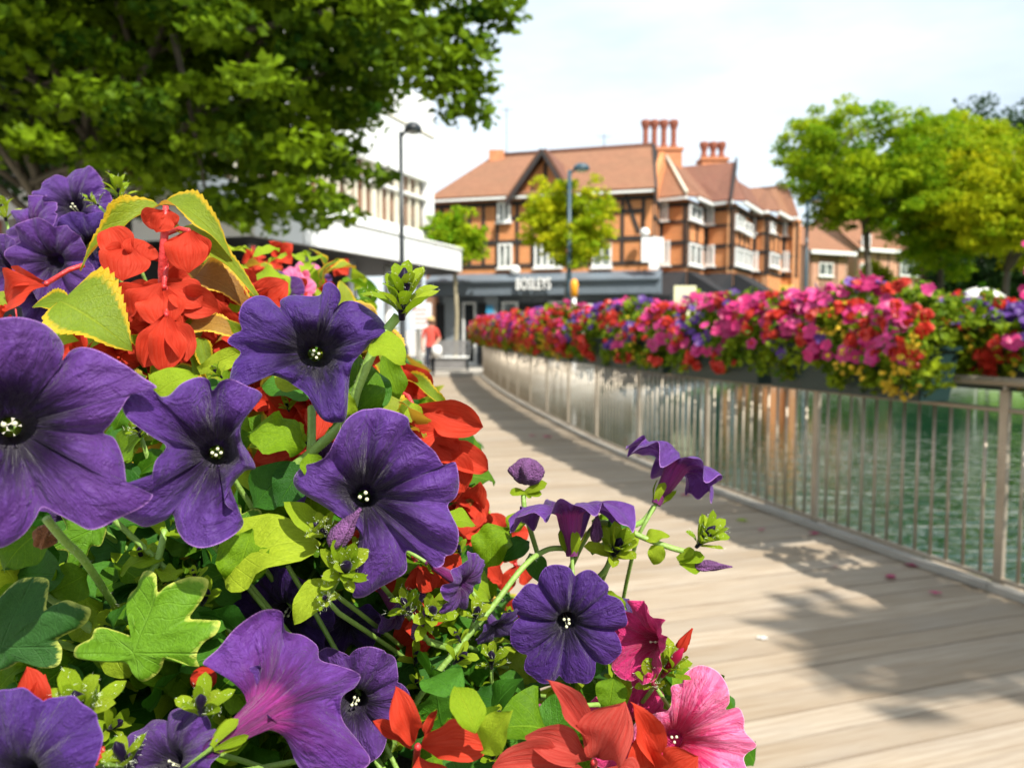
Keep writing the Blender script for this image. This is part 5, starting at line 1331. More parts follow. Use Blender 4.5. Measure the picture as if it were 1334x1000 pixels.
def ivy_mesh(mat, seed=0, lobes=((90, 1.0), (30, 0.98), (-32, 0.62), (150, 0.92), (212, 0.60), (-75, 0.42), (255, 0.40)), cupz=0.12):
    """five-lobed ivy-geranium leaf, stalk at the origin, middle lobe along +Y"""
    g = np.random.default_rng(seed); n = 112; P = []
    for k in range(n):
        a = 360.0 * k / n; r = 0.42
        for la, ll in lobes:
            d = abs((a - la + 180) % 360 - 180)
            r = max(r, ll * max(0.0, 1 - (d / 40.0) ** 1.25 * 0.52) if d < 60 else 0)
        P.append(r * (1 + 0.012 * g.normal()))
    P = np.array(P); P = 0.25 * np.roll(P, 1) + 0.5 * P + 0.25 * np.roll(P, -1)
    V, uv, ed = [(0, 0, 0)], [(0, 0)], [0]
    rings = (0.25, 0.5, 0.72, 0.88, 0.96, 1.0); ph = g.uniform(0, 6, 3)
    for q in rings:
        for k in range(n):
            a = 2 * math.pi * k / n; r = P[k] * q; x, y = r * math.cos(a), r * math.sin(a)
            z = cupz * q ** 2 * (0.5 + math.sin(2 * a + ph[0])) + 0.09 * q ** 3 * math.sin(5 * a + ph[1]) - 0.10 * r * r + 0.045 * abs(math.sin(3.46 * (a - math.pi / 2))) * q
            V.append((x, y, z)); uv.append((math.sin(2.5 * (a - math.pi / 2) * 1.385) * q, r)); ed.append(q)
    F = [(0, 1 + k, 1 + (k + 1) % n, 1 + (k + 1) % n) for k in range(n)]
    me = bpy.data.meshes.new('leaf')
    Fc = [(0, 1 + k, 1 + (k + 1) % n) for k in range(n)]
    for i in range(len(rings) - 1):
        for k in range(n): Fc.append((1 + i*n + k, 1 + (i+1)*n + k, 1 + (i+1)*n + (k+1) % n, 1 + i*n + (k+1) % n))
    me.from_pydata(V, [], Fc); l = me.uv_layers.new(name='UVMap')
    for lp in me.loops: l.data[lp.index].uv = uv[lp.vertex_index]
    a_ = me.attributes.new('rnd', 'FLOAT', 'POINT'); a_.data.foreach_set('value', np.array(ed, dtype=np.float32))
    me.materials.append(MT[mat]); me.polygons.foreach_set('use_smooth', [True] * len(me.polygons)); me.update()
    return me
def outline_leaf(mat, centre, pts, seed=0, cupz=0.12):
    """lobed leaf with a given outline (pixels, y down) round its stalk point; unit = the longest lobe"""
    g = np.random.default_rng(seed); P = np.array(pts, float) - np.array(centre, float); P[:, 1] *= -1; P /= np.max(np.hypot(P[:, 0], P[:, 1]))
    n = len(P); Q = []
    for i in range(n):
        p0, p1, p2, p3 = P[i - 1], P[i], P[(i + 1) % n], P[(i + 2) % n]
        for k in range(5):
            t = k / 5; Q.append(0.5 * (2 * p1 + (p2 - p0) * t + (2 * p0 - 5 * p1 + 4 * p2 - p3) * t * t + (3 * p1 - p0 - 3 * p2 + p3) * t ** 3))
    Q = np.array(Q); Q = Q[::-1] if np.cross(Q[0], Q[3]) < 0 else Q; N = len(Q); ph = g.uniform(0, 6, 3)
    th = np.arctan2(Q[:, 1], Q[:, 0]); rr = np.hypot(Q[:, 0], Q[:, 1])
    V, uv, ed, Fc = [(0, 0, 0)], [(0, 0)], [0], []
    rings = (0.18, 0.36, 0.54, 0.70, 0.83, 0.92, 0.97, 1.0)
    for q in rings:
        z = cupz * q ** 2 * (0.4 + np.sin(2 * th + ph[0])) * rr + 0.10 * q ** 3 * np.sin(5 * th + ph[1]) * rr - 0.12 * (q * rr) ** 2 + 0.03 * np.sin(q * 9 + 4 * th) * q
        z = z - 0.05 * max(0, (q - 0.85) / 0.15) ** 2
        for k in range(N):
            V.append((Q[k, 0] * q, Q[k, 1] * q, z[k])); uv.append((math.sin(2.5 * th[k]) * q * 0.9 + 0.02, q * rr[k])); ed.append(q)
    Fc = [(0, 1 + k, 1 + (k + 1) % N) for k in range(N)]
    for i in range(len(rings) - 1):
        for k in range(N): Fc.append((1 + i*N + k, 1 + (i+1)*N + k, 1 + (i+1)*N + (k+1) % N, 1 + i*N + (k+1) % N))
    me = bpy.data.meshes.new('leaf'); me.from_pydata(V, [], Fc); l = me.uv_layers.new(name='UVMap')
    for lp in me.loops: l.data[lp.index].uv = uv[lp.vertex_index]
    a_ = me.attributes.new('rnd', 'FLOAT', 'POINT'); a_.data.foreach_set('value', np.array(ed, dtype=np.float32))
    me.materials.append(MT[mat]); me.polygons.foreach_set('use_smooth', [True] * len(me.polygons)); me.update()
    return me
LEAF = {}
def lib(kind, mat, nvar, **kw):
    LEAF[kind] = [blade('leaf', mat, seed=50 + i * 7 + len(kind), **{k: (v[i % len(v)] if isinstance(v, list) else v) for k, v in kw.items()}) for i in range(nvar)]
lib('petunia', 'leaf_petunia', 6, m=8, width=[oval(0.36), oval(0.30), oval(0.40)], fold=[0.3, 0.55, 0.15], droop=[0.45, 0.1, 0.8], wave=[0.10, 0.06, 0.13])
lib('dark', 'leaf_dark', 5, width=[oval(0.38), oval(0.33)], fold=[0.2, 0.4], droop=[0.3, 0.5, 0.1], wave=0.04)
lib('lime', 'leaf_lime', 5, width=[oval(0.30), oval(0.36), spat(0.2)], fold=[0.35, 0.2], droop=[0.35, 0.7, 0.2], wave=0.05)
lib('begonia', 'leaf_begonia', 4, n=52, m=6, width=[toothed(0.26, 15), toothed(0.30, 13)], fold=[0.55, 0.35], droop=[0.45, 0.7, 0.3], wave=0.03, asym=[0.18, -0.18])
lib('bronze', 'leaf_begonia_bronze', 3, n=52, m=6, width=[toothed(0.24, 14)], fold=0.4, droop=[0.5, 0.8], wave=0.03, asym=[0.15, -0.15])
lib('sepal', 'leaf_lime', 4, n=8, m=4, width=[spat(0.15), spat(0.19)], fold=[0.6, 0.4], droop=[0.25, 0.5, -0.1], wave=0.01)
PETAL = {c: [blade('petal', m_, n=14, m=8, width=bpet(k), fold=f, droop=d, wave=0.06, seed=s_, tipcurl=tc) for s_, (k, f, d, tc) in enumerate([(0.27, 1.1, 0.3, 0.05), (0.32, 0.9, 0.5, 0.12), (0.22, 1.2, 0.15, -0.15), (0.30, 1.0, 0.6, 0.18)])] for c, m_ in (('red', 'begonia_red'), ('coral', 'begonia_coral'))}
OUT_A = [(166,741),(180,738),(195,744),(199,757),(203,769),(214,760),(230,752),(248,747),(267,752),(264,773),(253,792),(246,806),(262,808),(278,809),(293,811),(291,827),(276,838),(268,850),(266,862),(268,873),(250,868),(235,862),(221,860),(212,874),(200,887),(187,893),(176,884),(165,868),(140,866),(112,864),(86,859),(85,846),(98,838),(110,832),(114,820),(126,818),(145,824),(163,830),(170,818),(168,802),(158,786),(147,773),(156,764),(164,755)]
OUT_B = [(8,758),(26,752),(48,755),(53,773),(55,792),(66,786),(82,781),(98,787),(110,794),(103,812),(85,824),(68,834),(74,846),(76,866),(58,869),(40,864),(24,862),(6,872),(-20,876),(-30,858),(-60,862),(-95,850),(-90,830),(-62,820),(-70,790),(-60,768),(-36,775),(-20,790)]
IVY = [outline_leaf('leaf_ivy', (174, 853), OUT_A, 3), outline_leaf('leaf_ivy_dark', (2, 842), OUT_B, 5, 0.06), outline_leaf('leaf_ivy', (2, 842), OUT_B, 9, 0.16)]
def strip_matrix(base, tip, width_scale, nrm, length_scale=1.0):
    """unit shape along +Y laid from base to tip, its face turned to nrm"""
    y = Vector(tip) - Vector(base); L = y.length; y = y.normalized(); n = Vector(nrm); n = n - y * n.dot(y)
    n = n.normalized() if n.length > 1e-5 else y.orthogonal().normalized()
    x = y.cross(n)
    m = Matrix((x, y, n)).transposed().to_4x4()
    return Matrix.Translation(Vector(base)) @ m @ Matrix.Diagonal((width_scale * L, L * length_scale, L, 1))
def camdir(p): return (Vector((0, 0, CAM_H)) - Vector(p)).normalized()
def cam_n(n): return Vector((n[0], -n[2], n[1]))      # (right, up, towards the viewer) -> world

# ------------------------------------------------------------------ the planter boxes beside the viewer
OFF_L = -WIDTH + 0.14
def s_at_y(y, off):
    ss_ = np.linspace(0, S_END, 500); yy = [rail_pt(a, off)[0].y for a in ss_]
    return float(np.interp(y, yy, ss_))
for k, (ya, yb, lb) in enumerate([(0.16, 1.22, 'dark green planter box nearest the viewer, buried under petunias'), (1.34, 2.40, 'dark green planter box behind the near one on the left railing'), (2.52, 3.6, 'dark green planter box third along the left railing'), (3.75, 4.85, 'dark green planter box fourth along the left railing')]):
    trough(s_at_y(ya, OFF_L), s_at_y(yb, OFF_L), OFF_L - 0.09, 0.74, 1.00, lb, 'planter boxes on the left railing')
def ax(y): return rail_pt(s_at_y(y, OFF_L), OFF_L)
_axy = np.linspace(-0.6, 6, 60); _axx = [ax(y)[0].x for y in _axy]
def ax_x(y): return float(np.interp(y, _axy, _axx))
def topz(y): return float(np.interp(y, [0.15, 0.25, 0.35, 0.45, 0.6, 0.8, 1.2, 3], [1.08, 1.12, 1.18, 1.22, 1.29, 1.35, 1.40, 1.43]))

PL = {}
def plant(key, name, y, dx, label, group='flowering plants beside the viewer'):
    PL[key] = empty(name, (ax_x(y) + dx, y, 1.02), label, 'plant', group); return PL[key]
plant('pl', 'petunia_plant', 0.34, -0.05, 'purple petunia at lower left with the largest open flower')
plant('pc', 'petunia_plant', 0.48, 0.02, 'purple petunia in the middle of the near flowers')
plant('pr', 'petunia_plant', 0.52, 0.12, 'purple petunia at the right, arching over the walkway')
plant('pk', 'petunia_plant', 0.46, 0.16, 'pink veined petunia at the bottom right of the near flowers')
plant('pb', 'petunia_plant', 0.66, -0.14, 'purple petunia at the far left behind the red begonia')
plant('bl', 'begonia_plant', 0.56, -0.05, 'red begonia with yellow toothed leaves at upper left')
plant('bc', 'begonia_plant', 0.64, 0.06, 'red begonia with hanging flowers behind the centre petunias')
plant('bb', 'begonia_plant', 0.42, 0.12, 'coral begonia at the bottom edge in front of the pink petunia')
plant('iv', 'geranium_plant', 0.40, -0.06, 'ivy-leaved plant with large lobed leaves at lower left')
plant('pf', 'petunia_plant', 0.38, -0.10, 'low leafy petunia under the large purple flowers at lower left')
plant('pg', 'petunia_plant', 0.50, 0.06, 'low leafy petunia under the eight-lobed violet flower')
plant('m1', 'petunia_plant', 1.05, -0.05, 'mixed pink petunia behind the begonias, before the white building')
plant('m2', 'begonia_plant', 1.30, 0.02, 'scarlet begonia in the second planter box of the left railing')
plant('m3', 'petunia_plant', 1.65, -0.08, 'violet petunia in the second planter box of the left railing')
plant('m4', 'petunia_plant', 2.9, 0.0, 'pink petunia in the third planter box of the left railing')
plant('m5', 'begonia_plant', 4.2, 0.0, 'scarlet begonia in the fourth planter box of the left railing')

HEROES = []          # (x, y, r, depth) of what must stay uncovered
CAL = {}
def stem_to(pl, p, dirv, r=0.0014, mat='stem_green', sag=-0.02, q=None):
    base = q if q is not None else Vector(pl.location) + Vector((0, 0.06, 0.0))
    a = Vector(p) + Vector(dirv) * 0.025; mid = a.lerp(base, 0.45) + Vector((0, 0.05, sag))
    pts = [Vector(p)] + bez(a, mid, base, 9)
    return MB().tube(pts, [r * 0.8] + [r] * 9, 7).build('stem', MT[mat], pl)
def petunia(key, x, y, r_px, Y, n, roll=0, mat='petunia_purple', seed=1, stamen=True, keep=True, calyx=True, stem=True, **kw):
    pl = PL[key]; c = at(x, y, Y); Rm = r_px / F_PX * Y; nv = cam_n(n).normalized()
    M = Matrix.Translation(c) @ axes(nv, R(roll)) @ Matrix.Scale(Rm, 4) @ Matrix.Translation((0, 0, 0.12))
    f = link('flower', petunia_mesh(mat, seed, **kw), pl, matrix=M)
    if stamen: link('stamen', STAMEN[seed % 3], f, matrix=M @ Matrix.Rotation(seed * 1.3, 4, 'Z'))
    tb = kw.get('tube', 1.05); foot = M @ Vector((0, 0, -tb))
    if calyx:
        for k in range(5):
            a = 2 * math.pi * k / 5 + 0.3; o = M.to_3x3() @ Vector((math.cos(a), math.sin(a), 0)); o.normalize()
            b = foot + o * 0.04 * Rm; tp = foot + (nv * 0.38 + o * 0.22) * Rm
            link('sepal', LEAF['sepal'][k % 4], f, matrix=strip_matrix(b, tp, 1.0, o))
    if stem: stem_to(pl, foot, -nv)
    if keep: HEROES.append((x, y, r_px, Y))
    return f
def traced_petunia(key, cx, cy, Y, rim, mat, seed, tubedir=(0, 0, -1), depth=0.45, bulge=0.10, crease=0.10, wave=0.10, edge=0.06, tilt=(0, 0), throat_px=20, tube_len=1.0, nr=26, stamen=True, roll=0, flip=False):
    """open flower whose rim passes through the given photo pixels; a third value 1 marks a notch between lobes. tilt leans the face (right, up)"""
    pl = PL[key]; g = np.random.default_rng(seed); sc = Y / F_PX
    pts = np.array([(p[0], p[1]) for p in rim], float); notch = np.array([1.0 if len(p) > 2 else 0.0 for p in rim])
    Rm = np.mean(np.hypot(pts[:, 0] - cx, pts[:, 1] - cy)) * sc
    n = len(pts); sub = max(3, 200 // n); P = []; Nt = []
    for i in range(n):
        p0, p1, p2, p3 = pts[i - 1], pts[i], pts[(i + 1) % n], pts[(i + 2) % n]
        for k in range(sub):
            t = k / sub; P.append(0.5 * (2 * p1 + (p2 - p0) * t + (2 * p0 - 5 * p1 + 4 * p2 - p3) * t * t + (3 * p1 - p0 - 3 * p2 + p3) * t ** 3))
            Nt.append(notch[i] if k == 0 else 0)
    P = np.array(P); Nt = np.array(Nt); N = len(P)
    rel = np.stack([(P[:, 0] - cx) * sc, -(P[:, 1] - cy) * sc], -1)
    ang = np.unwrap(np.arctan2(rel[:, 1], rel[:, 0]))
    idx = np.where(Nt > 0)[0]; na = np.arctan2(rel[idx, 1], rel[idx, 0])
    th = np.arctan2(rel[:, 1], rel[:, 0])
    dist = np.min(np.abs((th[:, None] - na[None, :] + np.pi) % (2 * np.pi) - np.pi), 1)       # angle to the nearest notch
    lob = np.clip(dist / 0.6, 0, 1)
    r_ = np.hypot(rel[:, 0], rel[:, 1])
    u_t = throat_px * sc
    td = Vector(tubedir).normalized()
    ph = g.uniform(0, 6.28, 6)
    w = wave * Rm * (np.sin(2 * th + ph[0]) * 0.5 + np.sin(3 * th + ph[1]) * 0.6 + np.sin(5 * th + ph[2]) * 0.5 + 0.35 * np.sin(9 * th + ph[3])) - 0.35 * wave * Rm * (1 - lob)
    w = w + tilt[0] * rel[:, 0] + tilt[1] * rel[:, 1]
    rows, vv = [], []
    cth = np.stack([np.cos(th), np.sin(th)], -1)
    # tube, foot to throat (a frame across the tube direction blends into the face plane)
    for q in np.linspace(0, 1, 8)[:-1]:
        rad = u_t * (0.45 + 0.55 * q ** 1.5); off = td * (Rm * (depth + tube_len * (1 - q)))
        xy = cth * rad
        rows.append(np.stack([xy[:, 0] + off.x, xy[:, 1] + off.y, np.full(N, off.z)], -1)); vv.append(0.34 * q)
    for k in range(nr):
        q = k / (nr - 1)
        sh = q ** 0.92
        xy = cth * u_t * (1 - sh) + rel * sh
        fun = depth * Rm * math.exp(-q / 0.20) * (1 - q ** 3)
        z = w * q ** 1.8 + bulge * Rm * math.sin(math.pi * q ** 0.8) ** 0.9 * (lob ** 0.7)
        z = z - crease * Rm * np.exp(-(dist / 0.13) ** 2) * math.sin(math.pi * q) ** 0.7
        z = z - 0.5 * crease * Rm * np.exp(-((lob - 1) / 0.25) ** 2) * math.sin(math.pi * q) * 0.6
        z = z + 0.02 * Rm * q * (np.sin(th * 17 + 5 * q + ph[4]) * np.sin(8 * q + ph[5]) ** 1)
        z = z - edge * Rm * max(0, (q - 0.80) / 0.20) ** 2 * (0.6 + np.sin(4 * th + ph[1]))
        xyz = np.stack([xy[:, 0] + td.x * fun, xy[:, 1] + td.y * fun, z + td.z * fun], -1)
        rows.append(xyz); vv.append(0.34 + 0.66 * q)
    A = np.array(rows); A = np.concatenate([A, A[:, :1]], 1); n_r = len(vv)
    W = np.stack([A[..., 0], -A[..., 2], A[..., 1]], -1)            # (right, up, to viewer) -> world axes
    # face the line of sight
    uvx = np.linspace(0, 1, N + 1); uv = np.stack([np.broadcast_to(uvx, A.shape[:2]), np.broadcast_to(np.array(vv)[:, None], A.shape[:2])], -1).reshape(-1, 2)
    I = np.arange(n_r * (N + 1)).reshape(n_r, N + 1)
    Fq = np.stack([I[:-1, :-1], I[:-1, 1:], I[1:, 1:], I[1:, :-1]], -1).reshape(-1, 4)
    # wind the faces so that they look along +towards the viewer
    if (ang[-1] > ang[0]) != flip: Fq = Fq[:, ::-1]
    c = at(cx, cy, Y); d = camdir(c)
    rot = Vector((0, -1, 0)).rotation_difference(d).to_matrix().to_4x4()
    M = Matrix.Translation(c) @ rot
    f = link('flower', np_mesh('flower', W.reshape(-1, 3), Fq, MT[mat], uv=uv), pl, matrix=M)
    tw = M.to_3x3() @ Vector((td.x, -td.z, td.y))
    if stamen: link('stamen', STAMEN[seed % 3], f, matrix=Matrix.Translation(c + tw * Rm * depth * 0.55) @ axes(-tw, seed * 1.7) @ Matrix.Scale(Rm, 4) @ Matrix.Translation((0, 0, 0.12)))
    foot = c + tw * Rm * (depth + tube_len)
    for k in range(5):
        a = 2 * math.pi * k / 5; o = tw.orthogonal().normalized(); o = (o * math.cos(a) + tw.cross(o) * math.sin(a))
        link('sepal', LEAF['sepal'][k % 4], f, matrix=strip_matrix(foot + o * 0.04 * Rm, foot + (-tw * 0.42 + o * 0.24) * Rm, 1.1, o))
    stem_to(pl, foot, tw)
    HEROES.append((cx, cy, Rm / sc * 0.95, Y)); 
    for k in range(0, N, 6): HEROES.append(((P[k, 0] + cx) / 2, (P[k, 1] + cy) / 2, r_[k] / sc * 0.5, Y + 0.01))
    return f
RIM1 = [(190,506),(170,490),(150,474),(122,456),(98,449),(82,456),(74,472,1),(76,446),(60,424),(38,414),(10,414),(-25,425),(-50,455,1),(-90,480),(-105,540),(-90,600),(-72,630,1),(-60,672),(-25,702),(0,715),(25,702),(40,680),(49,664,1),(66,674),(84,686),(102,698),(118,697),(140,687),(172,672),(184,657),(158,652),(151,640),(149,608),(138,577),(124,568,1),(132,556),(144,535),(153,520),(166,510)]
RIM2 = [(339,517),(320,541),(312,560),(317,579),(333,611),(318,616),(298,640),(293,656,1),(315,678),(310,694),(272,710),(250,706),(236,690),(229,668,1),(221,674),(198,682),(182,675),(160,656),(155,643),(160,630),(179,634),(192,642),(205,624),(211,598),(222,580,1),(205,566),(179,544),(173,525),(179,509),(195,496),(207,513),(224,515),(240,499),(259,490),(272,493),(277,507,1),(287,496),(301,494),(320,502),(336,508)]
RIM3 = [(506,434),(487,442),(472,458),(459,472,1),(455,486),(453,508),(448,545),(436,550),(421,547),(411,535),(400,514),(385,503,1),(370,493),(349,489),(325,502),(302,509),(304,490),(309,472),(318,458,1),(303,446),(309,436),(320,430),(317,416),(322,397),(337,386),(352,387),(366,400,1),(367,389),(382,382),(416,383),(423,368),(433,365),(443,377),(444,390),(436,402,1),(448,392),(466,392),(490,406),(502,421)]
RIM4 = [(598,606),(604,632),(600,649),(588,660,1),(593,675),(601,694),(600,716),(594,727),(585,730,1),(582,741),(571,745),(559,735),(542,724),(531,722,1),(532,747),(516,759),(494,771),(474,780),(460,776),(470,750),(474,715),(466,690,1),(442,671),(412,652),(387,636),(382,620),(394,605),(412,601),(427,592,1),(439,568),(451,547),(469,533),(483,530,1),(496,529),(517,535),(531,544),(534,558,1),(550,574),(568,589),(580,606,1),(592,602)]
RIM8 = [(473,888),(465,901),(447,914,1),(450,943),(473,973),(488,1000),(450,1018),(412,1015),(388,990),(378,960,1),(362,940),(340,918),(332,894),(338,868,1),(317,869),(292,868),(264,861),(283,840),(306,814),(336,795),(362,797),(368,822,1),(393,827),(413,842),(417,862,1),(442,871),(465,880)]
RIMK = [(985,967),(969,981,1),(972,1011),(923,1034),(900,1022,1),(873,1037),(834,1011),(830,985,1),(824,948),(850,932),(872,926,1),(877,909),(877,896),(893,890,1),(895,879),(916,866),(939,873),(952,892),(954,912),(949,922,1),(966,919),(972,932),(972,948),(983,960)]
traced_petunia('pl', 14, 556, 0.290, RIM1, 'petunia_purple', 4, wave=0.09, depth=0.50, bulge=0.10, throat_px=32, tilt=(0.05, 0.0))
traced_petunia('pl', 282, 589, 0.335, RIM2, 'petunia_purple', 5, wave=0.22, depth=0.45, bulge=0.12, crease=0.16, throat_px=22, tilt=(-0.45, 0.1), edge=0.16)
petunia('pl', 22, 1012, 118, 0.275, (0.12, 0.45, 0.88), 40, seed=6, mat='petunia_violet', notch=0.15, ruffle=0.04)
petunia('pl', 222, 990, 74, 0.305, (-0.25, 0.65, 0.70), 20, seed=7, ruffle=0.10, curl=-50, notch=0.2)
# middle
traced_petunia('pc', 411, 461, 0.385, RIM3, 'petunia_violet', 8, wave=0.13, depth=0.50, bulge=0.14, crease=0.12, throat_px=22, tilt=(0.0, -0.22), edge=0.10)
traced_petunia('pc', 474, 646, 0.370, RIM4, 'petunia_purple', 9, wave=0.13, depth=0.48, bulge=0.13, crease=0.12, throat_px=20, tilt=(-0.05, 0.2), edge=0.10)
traced_petunia('pc', 358, 916, 0.325, RIM8, 'petunia_magenta_tube', 10, tubedir=(-0.74, -0.48, 0.47), wave=0.16, depth=0.22, bulge=0.05, crease=0.05, throat_px=24, tube_len=0.85, edge=-0.12, tilt=(-0.30, -0.15), stamen=False, flip=True)
petunia('pc', 462, 915, 84, 0.400, (0.12, 0.16, 0.97), 60, seed=11, notch=0.2, ruffle=0.08, crease=0.08)
petunia('pc', 372, 800, 74, 0.445, (-0.12, -0.25, 0.95), 10, seed=12, mat='petunia_violet', ruffle=0.08)
petunia('pc', 452, 812, 52, 0.455, (0.1, -0.5, 0.85), 30, seed=13, mat='petunia_violet', ruffle=0.08, stamen=False)
petunia('pc', 604, 760, 46, 0.415, (0.78, -0.30, 0.45), 20, seed=14, ruffle=0.10, curl=-55, mat='petunia_magenta_tube', stamen=False, tube=1.5)
petunia('pc', 520, 800, 42, 0.430, (0.55, -0.60, 0.35), 0, seed=15, ruffle=0.10, curl=-45, mat='petunia_magenta_tube', stamen=False, tube=1.7)
petunia('pc', 645, 815, 36, 0.440, (0.55, -0.6, 0.6), 40, seed=16, mat='petunia_violet', stamen=False)
# right
petunia('pr', 739, 812, 82, 0.455, (0.03, 0.04, 1.0), 14, seed=17, nl=8, mat='petunia_violet', lens=[1.0, 0.98, 1.04, 1.0, 0.97, 1.06, 1.0, 0.98], bends=[0] * 8, notch=0.20, ruffle=0.02, curl=-30, crease=0.085, mid=0.0, point=0.0, throat=0.17)
petunia('pr', 742, 664, 88, 0.470, (-0.04, 0.93, -0.20), 8, seed=18, mat='petunia_magenta_tube', lens=[1.0, 0.9, 1.08, 1.0, 0.95], bends=[-30, 10, -46, -36, -25], notch=0.2, ruffle=0.17, curl=-38, crease=0.08, tube=0.8)
petunia('pr', 884, 604, 74, 0.520, (0.50, 0.78, -0.25), 35, seed=19, mat='petunia_magenta_tube', bends=[-20, -44, -10, -52, -26], notch=0.2, ruffle=0.15, curl=-38, crease=0.08, tube=0.95)
petunia('pr', 820, 822, 44, 0.500, (0.85, 0.15, 0.30), 0, seed=20, mat='petunia_violet', ruffle=0.12, curl=-45, stamen=False)
# pink
traced_petunia('pk', 878, 962, 0.425, RIMK, 'petunia_pink', 21, wave=0.12, depth=0.45, bulge=0.11, crease=0.09, throat_px=15, edge=0.08)
petunia('pk', 848, 834, 64, 0.450, (-0.72, 0.22, 0.52), 25, seed=22, mat='petunia_hot_pink', ruffle=0.11, curl=-6, flare=30, notch=0.2, tube=0.6, stem=False, calyx=False)
petunia('pk', 822, 950, 66, 0.455, (-0.18, 0.35, 0.92), 0, seed=23, mat='petunia_hot_pink', ruffle=0.08, notch=0.2)
petunia('pk', 693, 922, 30, 0.43, (-0.8, 0.1, 0.3), 0, seed=24, mat='petunia_hot_pink', ruffle=0.05, flare=60, curl=10, stamen=False, tube=1.4)
# far left cluster, a little out of focus
for k, (x, y, r_, Y, n, m_) in enumerate([(95, 268, 54, 0.66, (0.1, 0.35, 0.93), 'petunia_purple'), (42, 298, 50, 0.63, (-0.5, 0.3, 0.8), 'petunia_magenta_tube'), (70, 340, 56, 0.61, (0.0, -0.15, 0.98), 'petunia_purple'), (118, 318, 44, 0.64, (0.5, 0.0, 0.85), 'petunia_violet'), (8, 345, 42, 0.62, (-0.3, 0.0, 0.95), 'petunia_purple'), (60, 385, 40, 0.66, (0.2, -0.3, 0.9), 'petunia_violet')]):
    petunia('pb', x, y, r_, Y, n, 20 * k, mat=m_, seed=30 + k, ruffle=0.09, crease=0.08, stamen=(k == 0))

# ------------------------------------------------------------------ begonia flowers, petal by petal
def begonia(key, parts, Y, colr='red', stalk=None, keep=True):
    """parts: (base x, base y, tip x, tip y, width px, depth shift of the tip, shape)"""
    pl = PL[key]
    bx, by = np.mean([p[0] for p in parts]), np.mean([p[1] for p in parts])
    c = at(bx, by, Y); m = MB(); ball(m, c, 0.0018); top = stalk or (bx, by - 40)
    q = at(top[0], top[1], Y + 0.015)
    m.tube([c, c.lerp(q, 0.5) + Vector((0, 0.004, 0.003)), q], 0.0016, 6)
    f = m.build('flower', MT['stem_red'], pl)
    for k, (x0, y0, x1, y1, w, dz, sh) in enumerate(parts):
        b, t_ = at(x0, y0, Y), at(x1, y1, Y + dz)
        L = (t_ - b).length; wd = w / F_PX * Y
        nat = (0.27, 0.32, 0.22, 0.30)[sh] * 2
        nr_ = camdir(b) + Vector((random.uniform(-.3, .3), 0, random.uniform(0.0, .5)))
        link('petal', PETAL[colr][sh], f, matrix=strip_matrix(b, t_, (wd / L) / nat, nr_))
        if keep: HEROES.append(((x0 + x1) / 2, (y0 + y1) / 2, max(w, math.hypot(x1 - x0, y1 - y0)) * 0.42, Y - 0.005))
    return f
Yb = 0.50
begonia('bl', [(172, 352, 140, 292, 44, 0.0, 0), (165, 340, 132, 330, 40, -0.01, 1), (175, 345, 190, 310, 44, 0.0, 3), (165, 322, 160, 362, 60, -0.015, 1)], Yb, stalk=(213, 340))
begonia('bl', [(216, 275, 183, 292, 30, -0.006, 3), (216, 275, 205, 302, 30, -0.008, 1), (218, 272, 226, 296, 22, 0.0, 0)], Yb, stalk=(214, 300))
begonia('bl', [(246, 300, 244, 354, 52, -0.012, 1), (240, 302, 228, 336, 32, 0.0, 3), (250, 300, 266, 338, 34, 0.0, 0)], Yb, stalk=(216, 305))
begonia('bl', [(204, 372, 146, 406, 46, -0.004, 3), (210, 368, 178, 420, 52, -0.01, 1), (218, 372, 262, 396, 46, -0.004, 0), (222, 378, 286, 406, 44, 0.0, 3), (214, 378, 214, 424, 60, -0.015, 1)], Yb - 0.01, stalk=(213, 330))
begonia('bl', [(214, 410, 188, 478, 42, -0.012, 2), (216, 410, 216, 486, 46, -0.016, 1), (220, 410, 244, 470, 38, -0.008, 2)], Yb - 0.02, stalk=(213, 370))
begonia('bl', [(62, 372, -8, 392, 56, 0.0, 1), (60, 366, 10, 360, 30, 0.01, 3)], Yb + 0.02, stalk=(110, 345))
begonia('bl', [(292, 372, 318, 395, 26, 0, 0), (290, 372, 276, 402, 24, 0, 2)], Yb + 0.03, stalk=(262, 350))
MB().tube([at(216, 268, Yb), at(214, 310, Yb), at(212, 352, Yb), at(214, 420, Yb + 0.03), at(210, 560, Yb + 0.06)], [0.0018, 0.0026, 0.003, 0.003, 0.004], 8).build('stem', MT['stem_red'], PL['bl'])
Yc = 0.52
begonia('bc', [(540, 528, 633, 558, 48, -0.01, 1), (545, 545, 600, 560, 34, 0.0, 3)], Yc, stalk=(520, 510))
begonia('bc', [(562, 575, 636, 612, 40, 0.0, 2), (560, 580, 612, 640, 52, -0.012, 1), (558, 582, 592, 654, 46, -0.004, 2), (556, 570, 600, 600, 44, -0.01, 3)], Yc + 0.01, stalk=(545, 545))
begonia('bc', [(520, 470, 560, 520, 44, 0, 1), (515, 470, 530, 530, 44, -0.005, 3), (510, 480, 486, 530, 40, 0, 0)], Yc + 0.06, stalk=(505, 440))
begonia('bc', [(640, 705, 606, 700, 22, 0, 2), (655, 700, 640, 668, 30, 0, 0), (660, 700, 692, 690, 24, 0, 3), (655, 705, 650, 735, 30, 0, 1)], 0.62, stalk=(640, 672))
begonia('bc', [(672, 735, 652, 770, 24, 0, 2), (672, 735, 690, 760, 26, 0, 0), (670, 735, 665, 712, 24, 0, 1)], 0.60, stalk=(668, 705))
begonia('bc', [(545, 738, 566, 770, 40, -0.005, 1), (540, 735, 548, 772, 36, 0, 3)], 0.43, stalk=(530, 715))
Yd = 0.335
